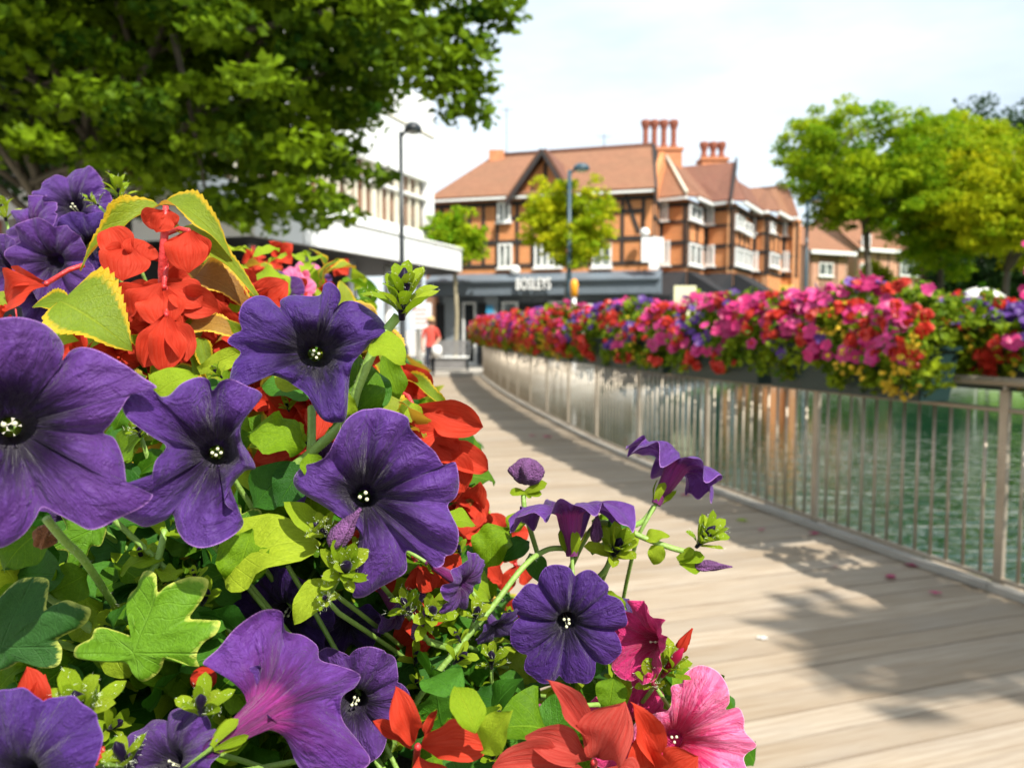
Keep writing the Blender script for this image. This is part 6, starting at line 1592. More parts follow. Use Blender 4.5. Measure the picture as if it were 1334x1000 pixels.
begonia('bb', [(540, 968, 516, 900, 40, -0.008, 1), (548, 972, 636, 968, 54, -0.012, 1), (536, 975, 486, 938, 20, 0.0, 2), (545, 985, 560, 1040, 60, -0.01, 3), (552, 962, 568, 925, 14, 0, 2)], Yd, 'red', stalk=(540, 1010))
begonia('bb', [(776, 985, 716, 886, 34, -0.005, 2), (778, 988, 806, 922, 74, -0.015, 1), (765, 990, 690, 955, 50, -0.01, 3), (760, 1000, 640, 996, 60, -0.012, 1), (790, 1000, 830, 1030, 60, -0.01, 3)], Yd, 'coral', stalk=(775, 1030))
begonia('bb', [(860, 1010, 826, 918, 40, -0.006, 2), (862, 1012, 905, 985, 52, -0.01, 1), (850, 1012, 838, 965, 56, -0.012, 3)], Yd + 0.01, 'red', stalk=(855, 1040))
begonia('iv', [(44, 936, 38, 870, 40, -0.004, 1), (50, 934, 56, 880, 22, 0.0, 0)], 0.315, stalk=(60, 960))
begonia('iv', [(112, 992, 134, 972, 30, 0, 1)], 0.31, stalk=(100, 1010))

# ------------------------------------------------------------------ leaves placed one by one
def leaf(key, kind, x0, y0, x1, y1, Y0, Y1=None, w=1.0, var=0, up=0.6, side=0.0, keep=False):
    b, t_ = at(x0, y0, Y0), at(x1, y1, Y1 if Y1 else Y0)
    nrm = camdir(b) * 0.9 + Vector((side, 0, up))
    o = link('leaf', LEAF[kind][var % len(LEAF[kind])], PL[key], matrix=strip_matrix(b, t_, w, nrm))
    if keep: HEROES.append(((x0 + x1) / 2, (y0 + y1) / 2, math.hypot(x1 - x0, y1 - y0) * 0.42, min(Y0, Y1 or Y0)))
    return o
def ivy(key, x, y, r_px, Y, n, roll, var=0):
    c = at(x, y, Y); M = Matrix.Translation(c) @ axes(cam_n(n), R(roll)) @ Matrix.Scale(r_px / F_PX * Y, 4)
    link('leaf', IVY[var], PL[key], matrix=M); HEROES.append((x, y - 10, r_px * 0.8, Y))
    stem_to(PL[key], c - cam_n(n) * 0.002, -cam_n(n), 0.0016)
ivy('iv', 174, 850, 128, 0.335, (0.02, 0.30, 0.95), 0, 0)
ivy('iv', 2, 842, 118, 0.330, (-0.05, 0.22, 0.97), 0, 1)
ivy('iv', 120, 690, 70, 0.42, (0.2, 0.3, 0.9), 60, 2)
ivy('iv', 300, 700, 62, 0.40, (-0.1, 0.5, 0.85), -80, 2)
L_ = leaf
# toothed begonia leaves arching over the red flowers
L_('bl', 'begonia', 208, 268, 86, 338, 0.53, 0.50, 0.36, 0, 0.9, keep=True); L_('bl', 'begonia', 214, 266, 308, 308, 0.53, 0.50, 0.42, 1, 0.9, keep=True); L_('bl', 'begonia', 236, 296, 338, 372, 0.54, 0.50, 0.42, 2, 0.6, keep=True)
L_('bl', 'begonia', 78, 392, 172, 446, 0.475, 0.465, 1.25, 3, 0.4, keep=True); L_('bl', 'begonia', 92, 395, 38, 396, 0.48, 0.47, 1.0, 0, 0.4); L_('bl', 'bronze', 250, 420, 322, 428, 0.50, 0.49, 0.9, 0); L_('bl', 'bronze', 255, 360, 340, 392, 0.53, 0.52, 0.9, 1)
L_('bl', 'begonia', 20, 400, -10, 372, 0.53, 0.53, 1.1, 1); L_('bl', 'begonia', 262, 440, 275, 500, 0.49, 0.48, 0.6, 2); L_('bl', 'begonia', 180, 268, 120, 290, 0.55, 0.55, 1.0, 3)
L_('bc', 'begonia', 528, 492, 594, 531, 0.58, 0.55, 0.45, 0, 0.9); L_('bc', 'begonia', 488, 450, 512, 505, 0.57, 0.55, 0.6, 1); L_('bc', 'begonia', 330, 530, 350, 640, 0.47, 0.46, 0.5, 2); L_('bc', 'begonia', 340, 520, 400, 500, 0.5, 0.5, 0.9, 3); L_('bc', 'bronze', 600, 640, 625, 668, 0.55, 0.55, 0.9, 0)
# petunia foliage
L_('pc', 'petunia', 462, 555, 468, 455, 0.40, 0.41, 1.0, 0, 0.2); L_('pc', 'dark', 474, 545, 488, 470, 0.405, 0.42, 1.1, 1, 0.2); L_('pc', 'lime', 482, 448, 532, 462, 0.385, 0.375, 1.1, 1, 1.0, keep=True)
L_('pc', 'petunia', 395, 585, 322, 548, 0.40, 0.39, 1.05, 2, 0.8); L_('pc', 'petunia', 402, 590, 412, 630, 0.375, 0.37, 1.0, 3, 0.4); L_('pc', 'dark', 400, 600, 360, 660, 0.40, 0.39, 1.0, 2); L_('pc', 'lime', 460, 545, 452, 510, 0.395, 0.39, 0.7, 0); L_('pc', 'petunia', 520, 520, 500, 460, 0.45, 0.45, 0.9, 4)
L_('pl', 'lime', 198, 520, 252, 478, 0.36, 0.36, 1.0, 1, 0.7); L_('pl', 'petunia', 150, 560, 168, 520, 0.38, 0.38, 0.9, 0); L_('pl', 'petunia', 150, 600, 190, 560, 0.38, 0.37, 1.0, 1); L_('pl', 'petunia', 180, 620, 215, 590, 0.38, 0.37, 1.0, 3)
L_('pc', 'lime', 290, 750, 400, 680, 0.385, 0.37, 1.0, 1, 0.8); L_('pc', 'petunia', 330, 690, 300, 775, 0.385, 0.37, 1.0, 2, 0.6); L_('pc', 'lime', 420, 700, 372, 650, 0.38, 0.375, 0.8, 0); L_('pc', 'dark', 330, 660, 385, 600, 0.40, 0.40, 1.1, 3); L_('pc', 'lime', 428, 752, 380, 812, 0.375, 0.36, 0.9, 0, 0.6, keep=True)
L_('pl', 'petunia', 60, 690, -5, 735, 0.36, 0.34, 1.2, 2, 0.8); L_('pl', 'lime', 20, 760, -10, 720, 0.37, 0.36, 1.2, 1)
L_('pr', 'dark', 600, 905, 548, 860, 0.44, 0.43, 1.15, 1, 0.8); L_('pr', 'dark', 612, 880, 592, 838, 0.46, 0.46, 1.0, 0); L_('pr', 'dark', 610, 880, 650, 850, 0.46, 0.45, 1.1, 2); L_('pr', 'dark', 615, 905, 660, 915, 0.45, 0.44, 1.0, 3); L_('pr', 'petunia', 610, 930, 570, 960, 0.43, 0.42, 1.1, 2); L_('pr', 'dark', 650, 880, 690, 900, 0.46, 0.46, 0.9, 1); L_('pr', 'petunia', 720, 955, 656, 938, 0.41, 0.39, 1.5, 0, 0.8); L_('pr', 'dark', 712, 960, 760, 905, 0.42, 0.42, 1.2, 2)
L_('pr', 'petunia', 665, 690, 610, 735, 0.50, 0.49, 1.0, 2); L_('pr', 'dark', 690, 705, 650, 728, 0.50, 0.49, 1.0, 1); L_('pr', 'dark', 690, 720, 708, 760, 0.49, 0.48, 1.0, 3); L_('pr', 'lime', 660, 690, 690, 668, 0.50, 0.5, 1.0, 1); L_('pr', 'dark', 790, 690, 828, 675, 0.49, 0.49, 1.0, 0); L_('pr', 'lime', 790, 770, 815, 790, 0.48, 0.47, 0.9, 2); L_('pr', 'petunia', 800, 690, 770, 672, 0.5, 0.5, 0.9, 2)
L_('pr', 'lime', 838, 702, 872, 695, 0.49, 0.485, 0.9, 0); L_('pr', 'lime', 862, 708, 848, 738, 0.488, 0.485, 1.0, 1); L_('pr', 'petunia', 800, 880, 792, 930, 0.45, 0.44, 1.2, 0)
L_('pk', 'lime', 820, 880, 790, 930, 0.455, 0.45, 1.0, 0); L_('pk', 'lime', 830, 878, 800, 872, 0.455, 0.45, 0.6, 2)

# stems that show
def vine(key, pts, r=0.0024, mat='stem_green', hairs=0, taper=1.0):
    P_ = [at(x, y, Y) for x, y, Y in pts]
    # smooth the polyline
    Q = []
    for i in range(len(P_) - 1):
        p0, p1, p2, p3 = P_[max(i - 1, 0)], P_[i], P_[i + 1], P_[min(i + 2, len(P_) - 1)]
        for k in range(6):
            t = k / 6; Q.append(0.5 * ((2 * p1) + (p2 - p0) * t + (2 * p0 - 5 * p1 + 4 * p2 - p3) * t * t + (3 * p1 - p0 - 3 * p2 + p3) * t ** 3))
    Q.append(P_[-1]); n = len(Q)
    o = MB().tube(Q, [r * (taper + (1 - taper) * i / (n - 1)) for i in range(n)], 8).build('stem', MT[mat], PL[key])
    if hairs:
        h = MB(); g = np.random.default_rng(len(pts) + int(pts[0][0]))
        for k in range(hairs):
            i = int(g.integers(n - 1)); p = Q[i].lerp(Q[i + 1], g.random()); d = Vector(g.normal(size=3)).normalized(); e = d * (r + g.uniform(0.0008, 0.0020))
            w_ = d.orthogonal().normalized() * 0.00006
            h.add([p + w_, p - w_, p + e], [(0, 1, 2)])
        ho = h.build('stem_hairs', MT['hair_pale'], PL[key]); ho['kind'] = 'stuff'
    return o
plain('hair_pale', (0.75, 0.80, 0.60), 0.6, 0.1, 100, 0.0)
vine('pc', [(518, 412, 0.40), (490, 450, 0.395), (466, 505, 0.395), (452, 545, 0.398), (405, 590, 0.40), (365, 622, 0.405), (320, 670, 0.43)], 0.0025, hairs=500)
vine('pc', [(406, 530, 0.42), (406, 570, 0.41), (404, 592, 0.405)], 0.0022, hairs=100)
vine('pr', [(738, 714, 0.475), (712, 716, 0.47), (682, 738, 0.455), (640, 792, 0.44), (590, 852, 0.43), (548, 905, 0.425), (500, 990, 0.43)], 0.0017, hairs=500)
vine('pr', [(912, 722, 0.487), (880, 715, 0.488), (838, 700, 0.49), (800, 682, 0.495), (770, 690, 0.50), (735, 760, 0.51), (700, 860, 0.52)], 0.0018, hairs=300)
vine('pr', [(852, 660, 0.52), (838, 678, 0.512), (815, 690, 0.50), (770, 720, 0.50)], 0.0018, hairs=150)
vine('pr', [(682, 640, 0.50), (684, 665, 0.495), (700, 720, 0.50)], 0.0016, hairs=60)
vine('pr', [(770, 760, 0.485), (790, 740, 0.48), (800, 712, 0.478)], 0.0018, hairs=80)
vine('pl', [(60, 675, 0.315), (85, 705, 0.325), (110, 730, 0.34), (150, 790, 0.39)], 0.0017, hairs=250)
vine('iv', [(50, 765, 0.36), (90, 795, 0.365), (130, 830, 0.37)], 0.0022, hairs=60)
vine('pr', [(590, 934, 0.45), (640, 932, 0.45), (690, 938, 0.45)], 0.0020)
vine('pl', [(215, 690, 0.40), (205, 730, 0.39), (190, 760, 0.385), (180, 800, 0.38)], 0.0018, mat='stem_green', hairs=80)
vine('pb', [(152, 262, 0.60), (146, 300, 0.60), (150, 380, 0.62)], 0.0028, hairs=100)

# ------------------------------------------------------------------ buds: rosettes of narrow sepals round a folded flower
def bud(key, x, y, r_px, Y, n=(0, 1, 0.3), count=13, core='petunia_violet', seed=1, spread=1.0, core_len=0.75, stalk=True, hair=120):
    pl = PL[key]; g = np.random.default_rng(seed); c = at(x, y, Y); Rm = r_px / F_PX * Y; nv = cam_n(n).normalized()
    u = nv.orthogonal().normalized(); w_ = nv.cross(u)
    m = MB(); foot = c - nv * Rm * 0.55
    m.tube([foot, foot + nv * Rm * 0.5, foot + nv * Rm * (0.5 + core_len * 0.6), foot + nv * Rm * (0.45 + core_len)], [Rm * 0.07, Rm * 0.13, Rm * 0.17, Rm * 0.03], 8)
    f = m.build('bud', MT[core], pl)
    h = MB()
    for k in range(count):
        a = 2.399 * k + g.uniform(-.3, .3); lift = 0.45 + 0.75 * (k / count) if count > 6 else 0.7
        o = u * math.cos(a) + w_ * math.sin(a); L = Rm * g.uniform(0.75, 1.15)
        b = foot + nv * Rm * (0.1 + 0.45 * k / count) + o * Rm * 0.05
        t_ = b + (o * (1.15 - lift * 0.75) * spread + nv * lift) .normalized() * L
        link('sepal', LEAF['sepal'][k % 4], f, matrix=strip_matrix(b, t_, g.uniform(0.95, 1.3), nv * 0.6 - o * 0.8))
        for q in range(hair // count):
            p = b.lerp(t_, g.random()); d = Vector(g.normal(size=3)).normalized(); wv = d.orthogonal().normalized() * 0.00006
            h.add([p + wv + d * 0.001, p - wv + d * 0.001, p + d * g.uniform(0.0018, 0.0036)], [(0, 1, 2)])
    if hair: ho = h.build('bud_hairs', MT['hair_pale'], f); ho['kind'] = 'stuff'
    if stalk: stem_to(pl, foot, -nv, 0.0013)
    HEROES.append((x, y, r_px * 0.9, Y)); return f
bud('pc', 525, 386, 58, 0.392, (0.10, 0.95, 0.30), 17, seed=1, stalk=False, hair=300)
bud('pc', 448, 742, 46, 0.362, (0.35, 0.55, 0.75), 16, seed=2, hair=200)
bud('pr', 802, 716, 42, 0.470, (0.15, 0.75, 0.65), 16, seed=3)
bud('pr', 918, 700, 36, 0.485, (0.45, 0.75, 0.4), 14, seed=4, stalk=False, hair=200)
bud('pr', 560, 800, 40, 0.405, (0.3, 0.6, 0.7), 14, seed=5); bud('pr', 530, 790, 30, 0.40, (-0.3, 0.8, 0.5), 10, seed=6)
bud('iv', 104, 925, 62, 0.300, (0.1, 0.85, 0.45), 16, seed=7, hair=350); bud('pl', 262, 920, 44, 0.31, (0.2, 0.8, 0.5), 7, seed=8); bud('pl', 160, 985, 46, 0.30, (-0.1, 0.9, 0.4), 6, seed=18)
bud('pk', 872, 868, 40, 0.440, (0.35, 0.8, 0.45), 12, core='petunia_hot_pink', seed=9, core_len=1.1); bud('pk', 850, 888, 32, 0.435, (-0.4, 0.7, 0.5), 9, core='petunia_hot_pink', seed=10)
bud('pb', 155, 248, 26, 0.60, (0.05, 0.95, 0.3), 10, seed=11, stalk=False); bud('pb', 122, 262, 16, 0.61, (-0.6, 0.7, 0.3), 7, seed=12); bud('pb', 5, 275, 24, 0.66, (0, 0.9, 0.3), 8, seed=13)
bud('pl', 235, 640, 24, 0.39, (-0.2, 0.8, 0.5), 8, seed=14); bud('pc', 420, 690, 30, 0.37, (-0.4, 0.6, 0.6), 9, seed=15); bud('pr', 640, 860, 32, 0.44, (0, 0.8, 0.5), 10, seed=16); bud('pc', 425, 780, 22, 0.36, (0, 0.5, 0.8), 7, seed=17)
bud('pl', 180, 560, 24, 0.37, (0, 0.8, 0.5), 8, seed=21); bud('pr', 620, 800, 28, 0.43, (0.2, 0.7, 0.5), 9, seed=22)
# withered and closed flowers
def wrinkled(key, x0, y0, x1, y1, Y, w, mat, seed=1, tail=0.0):
    """a spent flower: a crumpled pleated bag from (x0, y0) to (x1, y1)"""
    a, b = at(x0, y0, Y), at(x1, y1, Y); d = (b - a); L = d.length; d.normalize(); u = d.orthogonal().normalized(); v = d.cross(u); g = np.random.default_rng(seed)
    n, k = 14, 28; wr = w / F_PX * Y / 2; V = []
    ph = g.uniform(0, 6)
    for i in range(n + 1):
        q = i / n; prof = math.sin(math.pi * min(1, 0.06 + 0.94 * q)) ** 0.55 if not tail else (0.35 + 0.65 * math.sin(math.pi * q ** 0.7)) * (1 - 0.65 * q)
        for j in range(k):
            an = 2 * math.pi * j / k; r = wr * prof * (1 + 0.24 * math.sin(6 * an + 2.2 * q + ph) + 0.10 * math.sin(11 * an - 5 * q) + 0.02 * g.normal() + 0.10 * math.sin(4 * an + 9 * q))
            V.append(a + d * L * q + (u * math.cos(an) + v * math.sin(an)) * r)
    F = [(i * k + j, i * k + (j + 1) % k, (i + 1) * k + (j + 1) % k, (i + 1) * k + j) for i in range(n) for j in range(k)] + [tuple(range(k))[::-1], tuple(n * k + j for j in range(k))]
    m = MB(); m.add(V, F, True); o = m.build('spent_flower', MT[mat], PL[key]); HEROES.append(((x0 + x1) / 2, (y0 + y1) / 2, w * 0.7, Y)); return o
wrinkled('pr', 684, 630, 690, 596, 0.50, 40, 'withered', 1)
for k, (x1, y1) in enumerate(((712, 628), (664, 640), (706, 644), (692, 648))):
    link('leaf', LEAF['sepal'][k], PL['pr'], matrix=strip_matrix(at(684, 642, 0.498), at(x1, y1, 0.495), 1.5, camdir(at(684, 640, 0.5)) + Vector((0, 0, 0.6))))
wrinkled('pr', 905, 736, 954, 738, 0.485, 16, 'withered', 2, tail=1)
for k, (x0, y0, x1, y1) in enumerate(((884, 730, 918, 724), (886, 732, 914, 742), (882, 728, 905, 716))):
    link('leaf', LEAF['sepal'][k], PL['pr'], matrix=strip_matrix(at(x0, y0, 0.487), at(x1, y1, 0.482), 1.7, camdir(at(884, 730, 0.48)) + Vector((0, 0, 0.5))))
wrinkled('pr', 776, 706, 778, 668, 0.474, 18, 'withered', 3, tail=1)
wrinkled('pc', 432, 712, 470, 662, 0.362, 30, 'withered', 4, tail=1)
wrinkled('pl', 52, 712, 66, 684, 0.33, 26, 'withered_brown', 5)
wrinkled('pc', 540, 832, 555, 790, 0.405, 18, 'withered', 6, tail=1)
wrinkled('pk', 884, 848, 902, 818, 0.445, 17, 'begonia_red', 7, tail=1)
wrinkled('pr', 700, 905, 770, 940, 0.44, 26, 'petunia_white', 8, tail=1) if 'petunia_white' in MT else None
wrinkled('iv', 250, 880, 282, 888, 0.34, 26, 'begonia_red', 9)

# ------------------------------------------------------------------ the mass of foliage below and behind
MASK = [(-200, 250), (60, 252), (130, 268), (200, 275), (300, 305), (400, 322), (445, 345), (485, 378), (505, 430), (545, 475), (580, 520), (618, 560), (620, 640), (640, 690), (636, 740), (660, 770), (825, 800), (890, 870), (950, 930), (960, 1500), (-200, 1500)]
def inside(x, y, poly):
    c = False; j = len(poly) - 1
    for i in range(len(poly)):
        xi, yi = poly[i]; xj, yj = poly[j]
        if (yi > y) != (yj > y) and x < (xj - xi) * (y - yi) / (yj - yi) + xi: c = not c
        j = i
    return c
def clear(p, ext=0.0):
    """may something stand at p without leaving the flower bank or covering a flower in front of it?"""
    x, y, f = proj(p)
    if p[1] < 0.2: return False
    if p[1] < 0.26 and -100 < x < 1100: return False
    if not inside(x, y, MASK): return False
    for hx, hy, hr, hd in HEROES:
        if p[1] < hd + 0.022 and (x - hx) ** 2 + (y - hy) ** 2 < (hr * 1.02 + ext) ** 2: return False
    return True
G = np.random.default_rng(99)
def mound(ya, yb, lo=0.45, hi=1.0, hw=0.27):
    y = G.uniform(ya, yb); ph = G.uniform(-0.75, math.pi + 0.4); q = G.uniform(lo, hi) ** 0.7; zc = 1.06
    _, d, r = ax(y) if False else (None, None, AXR)
    px_ = ax_x(y); T = topz(y)
    out = Vector((AXR.x * math.cos(ph), AXR.y * math.cos(ph), math.sin(ph)))
    wz = (T - zc) * q * math.sin(ph) if math.sin(ph) > 0 else 0.28 * q * math.sin(ph)
    return Vector((px_, y, zc)) + AXR * (hw * q * math.cos(ph)) + Vector((0, 0, wz)), out
AXR = ax(0.6)[2]
LC = {}
def near_plant(keys, p):
    full = [k for k in keys if LC.get(k, 0) < 270] or [k for k in ('pf', 'pg', 'pl', 'pk', 'pc', 'pr', 'iv', 'pb', 'm1') if LC.get(k, 0) < 270]
    k = min(full, key=lambda k: (Vector(PL[k].location) - p).length); LC[k] = LC.get(k, 0) + 1
    return PL[k]
def fill_leaves(n, ya, yb, kinds, keys, size, lo=0.35, hi=1.0, tries=14):
    for i in range(n):
        for k in range(tries):
            p, out = mound(ya, yb, lo, hi)
            if not clear(p, 10): continue
            kind = kinds[int(G.integers(len(kinds)))]; L = size * G.uniform(0.65, 1.25) * min(1.0, (p.y / 0.5) ** 0.8)
            dr = (out + Vector(G.normal(size=3)) * 0.6 + Vector((0, -0.35, 0.0))).normalized()
            b = p - dr * L * 0.5; t_ = p + dr * L * 0.5
            if not clear(t_, 4) and t_.y < 1.0: continue
            nrm = Vector((0.35, -0.45, 0.9)) + out * 0.5 + Vector(G.normal(size=3)) * 0.45
            ks = [k_ for k_ in keys if k_[0] == ('b' if kind in ('begonia', 'bronze') else 'p') or k_[0] in 'mi'] or keys
            link('leaf', LEAF[kind][int(G.integers(len(LEAF[kind])))], near_plant(ks, p), matrix=strip_matrix(b, t_, G.uniform(0.9, 1.25), nrm))
            break
RP = {}
def loose_begonia(p, out, L, key, colr='red'):
    pl = PL[key]; m = MB(); ball(m, (0, 0, 0), 0.12, 6); m.tube([(0, 0, 0), (0.05, 0, 0.5), (0, 0, 1.0)], 0.05, 5)
    if 'core' not in RP: RP['core'] = m.mesh('flower', MT['stem_red'])
    f = link('flower', RP['core'], pl, matrix=Matrix.Translation(p) @ Matrix.Scale(L * 0.35, 4))
    hang = (out * 0.8 + Vector((0, 0, -0.75)) + Vector(G.normal(size=3)) * 0.35).normalized(); u = hang.orthogonal().normalized(); w_ = hang.cross(u)
    for k in range(4):
        a = k * 1.57 + G.uniform(0, 0.6); o = u * math.cos(a) + w_ * math.sin(a)
        t_ = p + (hang * G.uniform(0.6, 1.1) + o * G.uniform(0.35, 0.85)).normalized() * L * G.uniform(0.75, 1.1)
        link('petal', PETAL[colr][int(G.integers(4))], f, matrix=strip_matrix(p, t_, G.uniform(1.0, 1.5), -o * 0.4 + camdir(p) + Vector((0.3, 0, 0.3))))
def fill_begonia(n, ya, yb, L, keys, lo=0.75, hi=1.02, region=None):
    for i in range(n):
        for k in range(25):
            p, out = mound(ya, yb, lo, hi)
            x, y, f = proj(p)
            if region and not inside(x, y, region): continue
            if not inside(x + 45, y, MASK): continue
            if clear(p, 16 if p.y < 0.8 else 3): loose_begonia(p, out, L * G.uniform(0.8, 1.2), min(keys, key=lambda q: (Vector(PL[q].location) - p).length)); break
def begonia_region(poly, n, ya, yb, L, keys):
    xs, ys = [p[0] for p in poly], [p[1] for p in poly]
    for i in range(n):
        for k in range(15):
            x, y = G.uniform(min(xs), max(xs)), G.uniform(min(ys), max(ys))
            if not inside(x, y, poly): continue
            p = at(x, y, G.uniform(ya, yb))
            if not clear(p, 10): continue
            loose_begonia(p, Vector((0.2, -0.8, 0.3)), L * G.uniform(0.75, 1.2), min(keys, key=lambda q: (Vector(PL[q].location) - p).length)); break
begonia_region([(-10, 360), (150, 400), (300, 330), (345, 400), (330, 470), (280, 530), (160, 470), (-10, 440)], 64, 0.51, 0.62, 0.027, ['bl'])
begonia_region([(440, 445), (480, 440), (500, 490), (565, 560), (590, 640), (545, 640), (480, 540)], 30, 0.50, 0.62, 0.026, ['bc'])
begonia_region([(330, 500), (420, 520), (400, 600), (330, 620)], 12, 0.46, 0.52, 0.030, ['bc'])
begonia_region([(590, 640), (690, 640), (690, 780), (600, 780)], 9, 0.54, 0.62, 0.026, ['bc'])
begonia_region([(250, 320), (460, 330), (520, 420), (300, 410)], 22, 0.95, 1.6, 0.030, ['bc', 'm2'])
begonia_region([(380, 690), (560, 700), (640, 860), (420, 860)], 7, 0.42, 0.48, 0.020, ['bc', 'bb'])
def leaf_region(poly, n, ya, yb, kinds, key, size):
    xs, ys = [p[0] for p in poly], [p[1] for p in poly]
    for i in range(n):
        for k in range(15):
            x, y = G.uniform(min(xs), max(xs)), G.uniform(min(ys), max(ys))
            p = at(x, y, G.uniform(ya, yb))
            if not inside(x, y, poly) or not clear(p, 6): continue
            L = size * G.uniform(0.7, 1.2); dr = Vector((0.5 + 0.8 * G.normal(), -0.5, -0.1 + 0.6 * G.normal())).normalized(); kd = kinds[int(G.integers(len(kinds)))]
            link('leaf', LEAF[kd][int(G.integers(len(LEAF[kd])))], PL[key], matrix=strip_matrix(p - dr * L * 0.5, p + dr * L * 0.5, G.uniform(0.6, 0.95), Vector((0.3, -0.5, 0.8)) + Vector(G.normal(size=3)) * 0.4)); break
leaf_region([(430, 440), (485, 440), (565, 545), (585, 640), (520, 600), (470, 500)], 22, 0.48, 0.56, ['begonia', 'begonia', 'bronze', 'lime'], 'bc', 0.036)
leaf_region([(-10, 360), (150, 400), (300, 330), (345, 400), (330, 470), (280, 530), (160, 470), (-10, 440)], 26, 0.48, 0.56, ['begonia', 'bronze', 'begonia', 'lime'], 'bl', 0.036)
leaf_region([(250, 315), (440, 335), (500, 420), (300, 420)], 46, 0.75, 1.1, ['lime', 'petunia', 'begonia', 'lime'], 'm1', 0.04)
near_p = ['pl', 'pc', 'pr', 'pk', 'iv', 'pf', 'pg']
fill_leaves(800, 0.27, 0.60, ['petunia', 'petunia', 'dark', 'dark', 'lime'], near_p, 0.036)
fill_leaves(260, 0.30, 0.75, ['dark', 'petunia', 'dark'], near_p, 0.036, 0.1, 0.7)
fill_leaves(190, 0.50, 0.95, ['begonia', 'begonia', 'bronze', 'petunia', 'lime'], ['bl', 'bc', 'pb'], 0.045, 0.6)
fill_leaves(240, 0.62, 1.5, ['petunia', 'lime', 'begonia', 'dark'], ['pb', 'bc', 'm1', 'm2'], 0.045, 0.4)
fill_leaves(260, 1.3, 5.0, ['petunia', 'lime', 'lime', 'dark'], ['m2', 'm3', 'm4', 'm5'], 0.055, 0.5)
def fill_region(poly, n, ya, yb, kinds, keys, size):
    """leaves crowded into one part of the bank, between two depths"""
    xs, ys = [p[0] for p in poly], [p[1] for p in poly]
    for i in range(n):
        for k in range(12):
            x, y = G.uniform(min(xs), max(xs)), G.uniform(min(ys), max(ys))
            if not inside(x, y, poly): continue
            p = at(x, y, G.uniform(ya, yb))
            if p.z < 1.0 or not clear(p, 8): continue
            kind = kinds[int(G.integers(len(kinds)))]; L = size * G.uniform(0.6, 1.25)
            dr = (Vector((G.normal(), -0.5 + 0.5 * G.normal(), 0.3 + 0.7 * G.normal()))).normalized()
            b, t_ = p - dr * L * 0.5, p + dr * L * 0.5
            if not clear(t_, 3): continue
            nrm = Vector((0.35, -0.55, 0.8)) + Vector(G.normal(size=3)) * 0.45
            link('leaf', LEAF[kind][int(G.integers(len(LEAF[kind])))], near_plant(keys, p), matrix=strip_matrix(b, t_, G.uniform(0.9, 1.3), nrm)); break
fill_region([(280, 690), (640, 740), (660, 1010), (260, 1010)], 300, 0.40, 0.54, ['dark', 'petunia', 'dark', 'lime', 'petunia'], ['pc', 'pr', 'pg'], 0.028)
fill_region([(-10, 640), (330, 620), (340, 1010), (-10, 1010)], 300, 0.36, 0.48, ['petunia', 'dark', 'dark', 'lime'], ['pl', 'iv', 'pf'], 0.027)
fill_region([(130, 480), (480, 420), (600, 640), (380, 720), (150, 680)], 90, 0.41, 0.56, ['petunia', 'lime', 'begonia', 'petunia', 'dark'], ['pl', 'pc'], 0.030)
fill_region([(600, 800), (900, 860), (940, 1010), (600, 1010)], 120, 0.44, 0.54, ['dark', 'petunia', 'lime'], ['pr', 'pk'], 0.028)
# small unopened rosettes that sprinkle the foliage with lime green
k_ = 0
for x0, y0, x1, y1, n, ya, yb, keys in ((0, 620, 330, 990, 16, 0.34, 0.40, ['pl', 'iv']), (330, 560, 660, 990, 26, 0.37, 0.44, ['pc', 'pr']), (660, 660, 900, 900, 12, 0.46, 0.50, ['pr', 'pk']), (180, 480, 560, 640, 10, 0.40, 0.46, ['pl', 'pc']), (250, 310, 500, 430, 16, 0.8, 1.2, ['m1', 'm3'])):
    for i in range(n):
        for q in range(20):
            x, y, Y = G.uniform(x0, x1), G.uniform(y0, y1), G.uniform(ya, yb)
            p = at(x, y, Y)
            if clear(p, 10) and p.z > 1.0:
                k_ += 1
                bud(keys[int(G.integers(len(keys)))], x, y, G.uniform(16, 30) * (0.42 / Y), Y, (G.normal() * 0.4, 0.8, 0.5), 8, seed=200 + k_, hair=0, stalk=False); break
# stems that carry the foliage
for k, key in enumerate(near_p * 7):
    p, out = mound(0.28, 0.65, 0.5, 0.9)
    if clear(p, 6): stem_to(PL[key], p, -out, 0.0016)
# loose begonia flowers in the middle distance
fill_begonia(30, 0.50, 0.85, 0.028, ['bl', 'bc'], region=[(-50, 330), (330, 330), (520, 400), (600, 520), (625, 640), (480, 640), (300, 560), (-50, 480)])
fill_begonia(24, 0.85, 1.6, 0.030, ['bc', 'm2'])
fill_begonia(30, 1.5, 4.8, 0.045, ['m2', 'm5'])
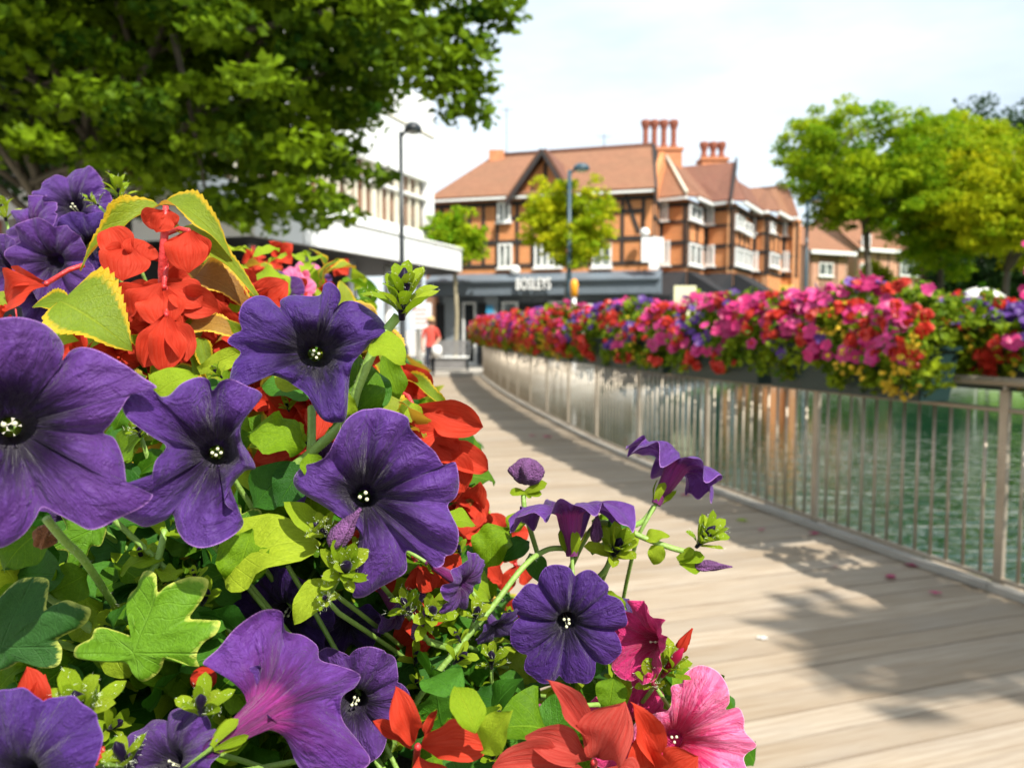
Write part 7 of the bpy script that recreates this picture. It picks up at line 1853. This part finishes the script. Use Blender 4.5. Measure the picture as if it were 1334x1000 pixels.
# petunias of the middle distance
MIDP = {m_: [petunia_mesh(m_, 60 + i, nth=60, nr=9, ruffle=0.09, notch=0.2) for i in range(2)] for m_ in ('petunia_purple', 'petunia_violet', 'petunia_pink', 'petunia_hot_pink')}
for n, ya, yb, mats, keys in ((26, 0.80, 1.45, ['petunia_pink', 'petunia_hot_pink', 'petunia_purple', 'petunia_pink'], ['m1']), (36, 1.35, 2.5, ['petunia_purple', 'petunia_pink', 'petunia_violet', 'petunia_hot_pink'], ['m3']), (40, 2.4, 5.0, ['petunia_pink', 'petunia_hot_pink', 'petunia_violet'], ['m4']), (14, 0.45, 0.8, ['petunia_violet', 'petunia_purple'], ['pc', 'pb'])):
    for i in range(n):
        for k in range(20):
            p, out = mound(ya, yb, 0.9, 1.06)
            if not clear(p, 30 if ya < 0.7 else 4) or not inside(proj(p)[0] + 40, proj(p)[1], MASK): continue
            m_ = mats[int(G.integers(len(mats)))]
            nv = out * 0.8 + camdir(p) * 0.8 + Vector(G.normal(size=3)) * 0.3
            link('flower', MIDP[m_][int(G.integers(2))], PL[min(keys, key=lambda q: (Vector(PL[q].location) - p).length)], matrix=Matrix.Translation(p) @ axes(nv, G.uniform(0, 6)) @ Matrix.Scale(G.uniform(0.024, 0.034), 4))
            break
# the leafy body of the plants farther along the left railing
for key, ya, yb, n in (('pb', 0.62, 0.9, 26), ('m1', 0.85, 1.25, 50), ('m2', 1.2, 1.6, 60), ('m3', 1.5, 2.4, 110), ('m4', 2.45, 3.65, 130), ('m5', 3.65, 4.9, 130)):
    cen = []
    while len(cen) < n:
        y = G.uniform(ya, yb); ph = G.uniform(-0.5, math.pi + 0.5); q = math.sqrt(G.uniform(0.0, 0.85))
        p = Vector((ax_x(y), y, 1.0)) + AXR * (0.25 * q * math.cos(ph) - 0.07) + Vector((0, 0, (topz(y) - 1.04) * q * math.sin(ph) if math.sin(ph) > 0 else 0.2 * q * math.sin(ph)))
        x_, y_, f_ = proj(p)
        mg = 0.085 * F_PX / f_
        if inside(x_, y_ - mg * 0.7, MASK) and inside(x_ + mg, y_, MASK) and inside(x_ + mg * 0.7, y_ - mg * 0.7, MASK) or x_ < -150: cen.append(tuple(p))
    o = link('foliage', leaf_cloud('foliage', cen, 0.075, 26, 0.045, MT['foliage_mix'], flat=0.9, seed=len(cen)), PL[key]); o['kind'] = 'stuff'
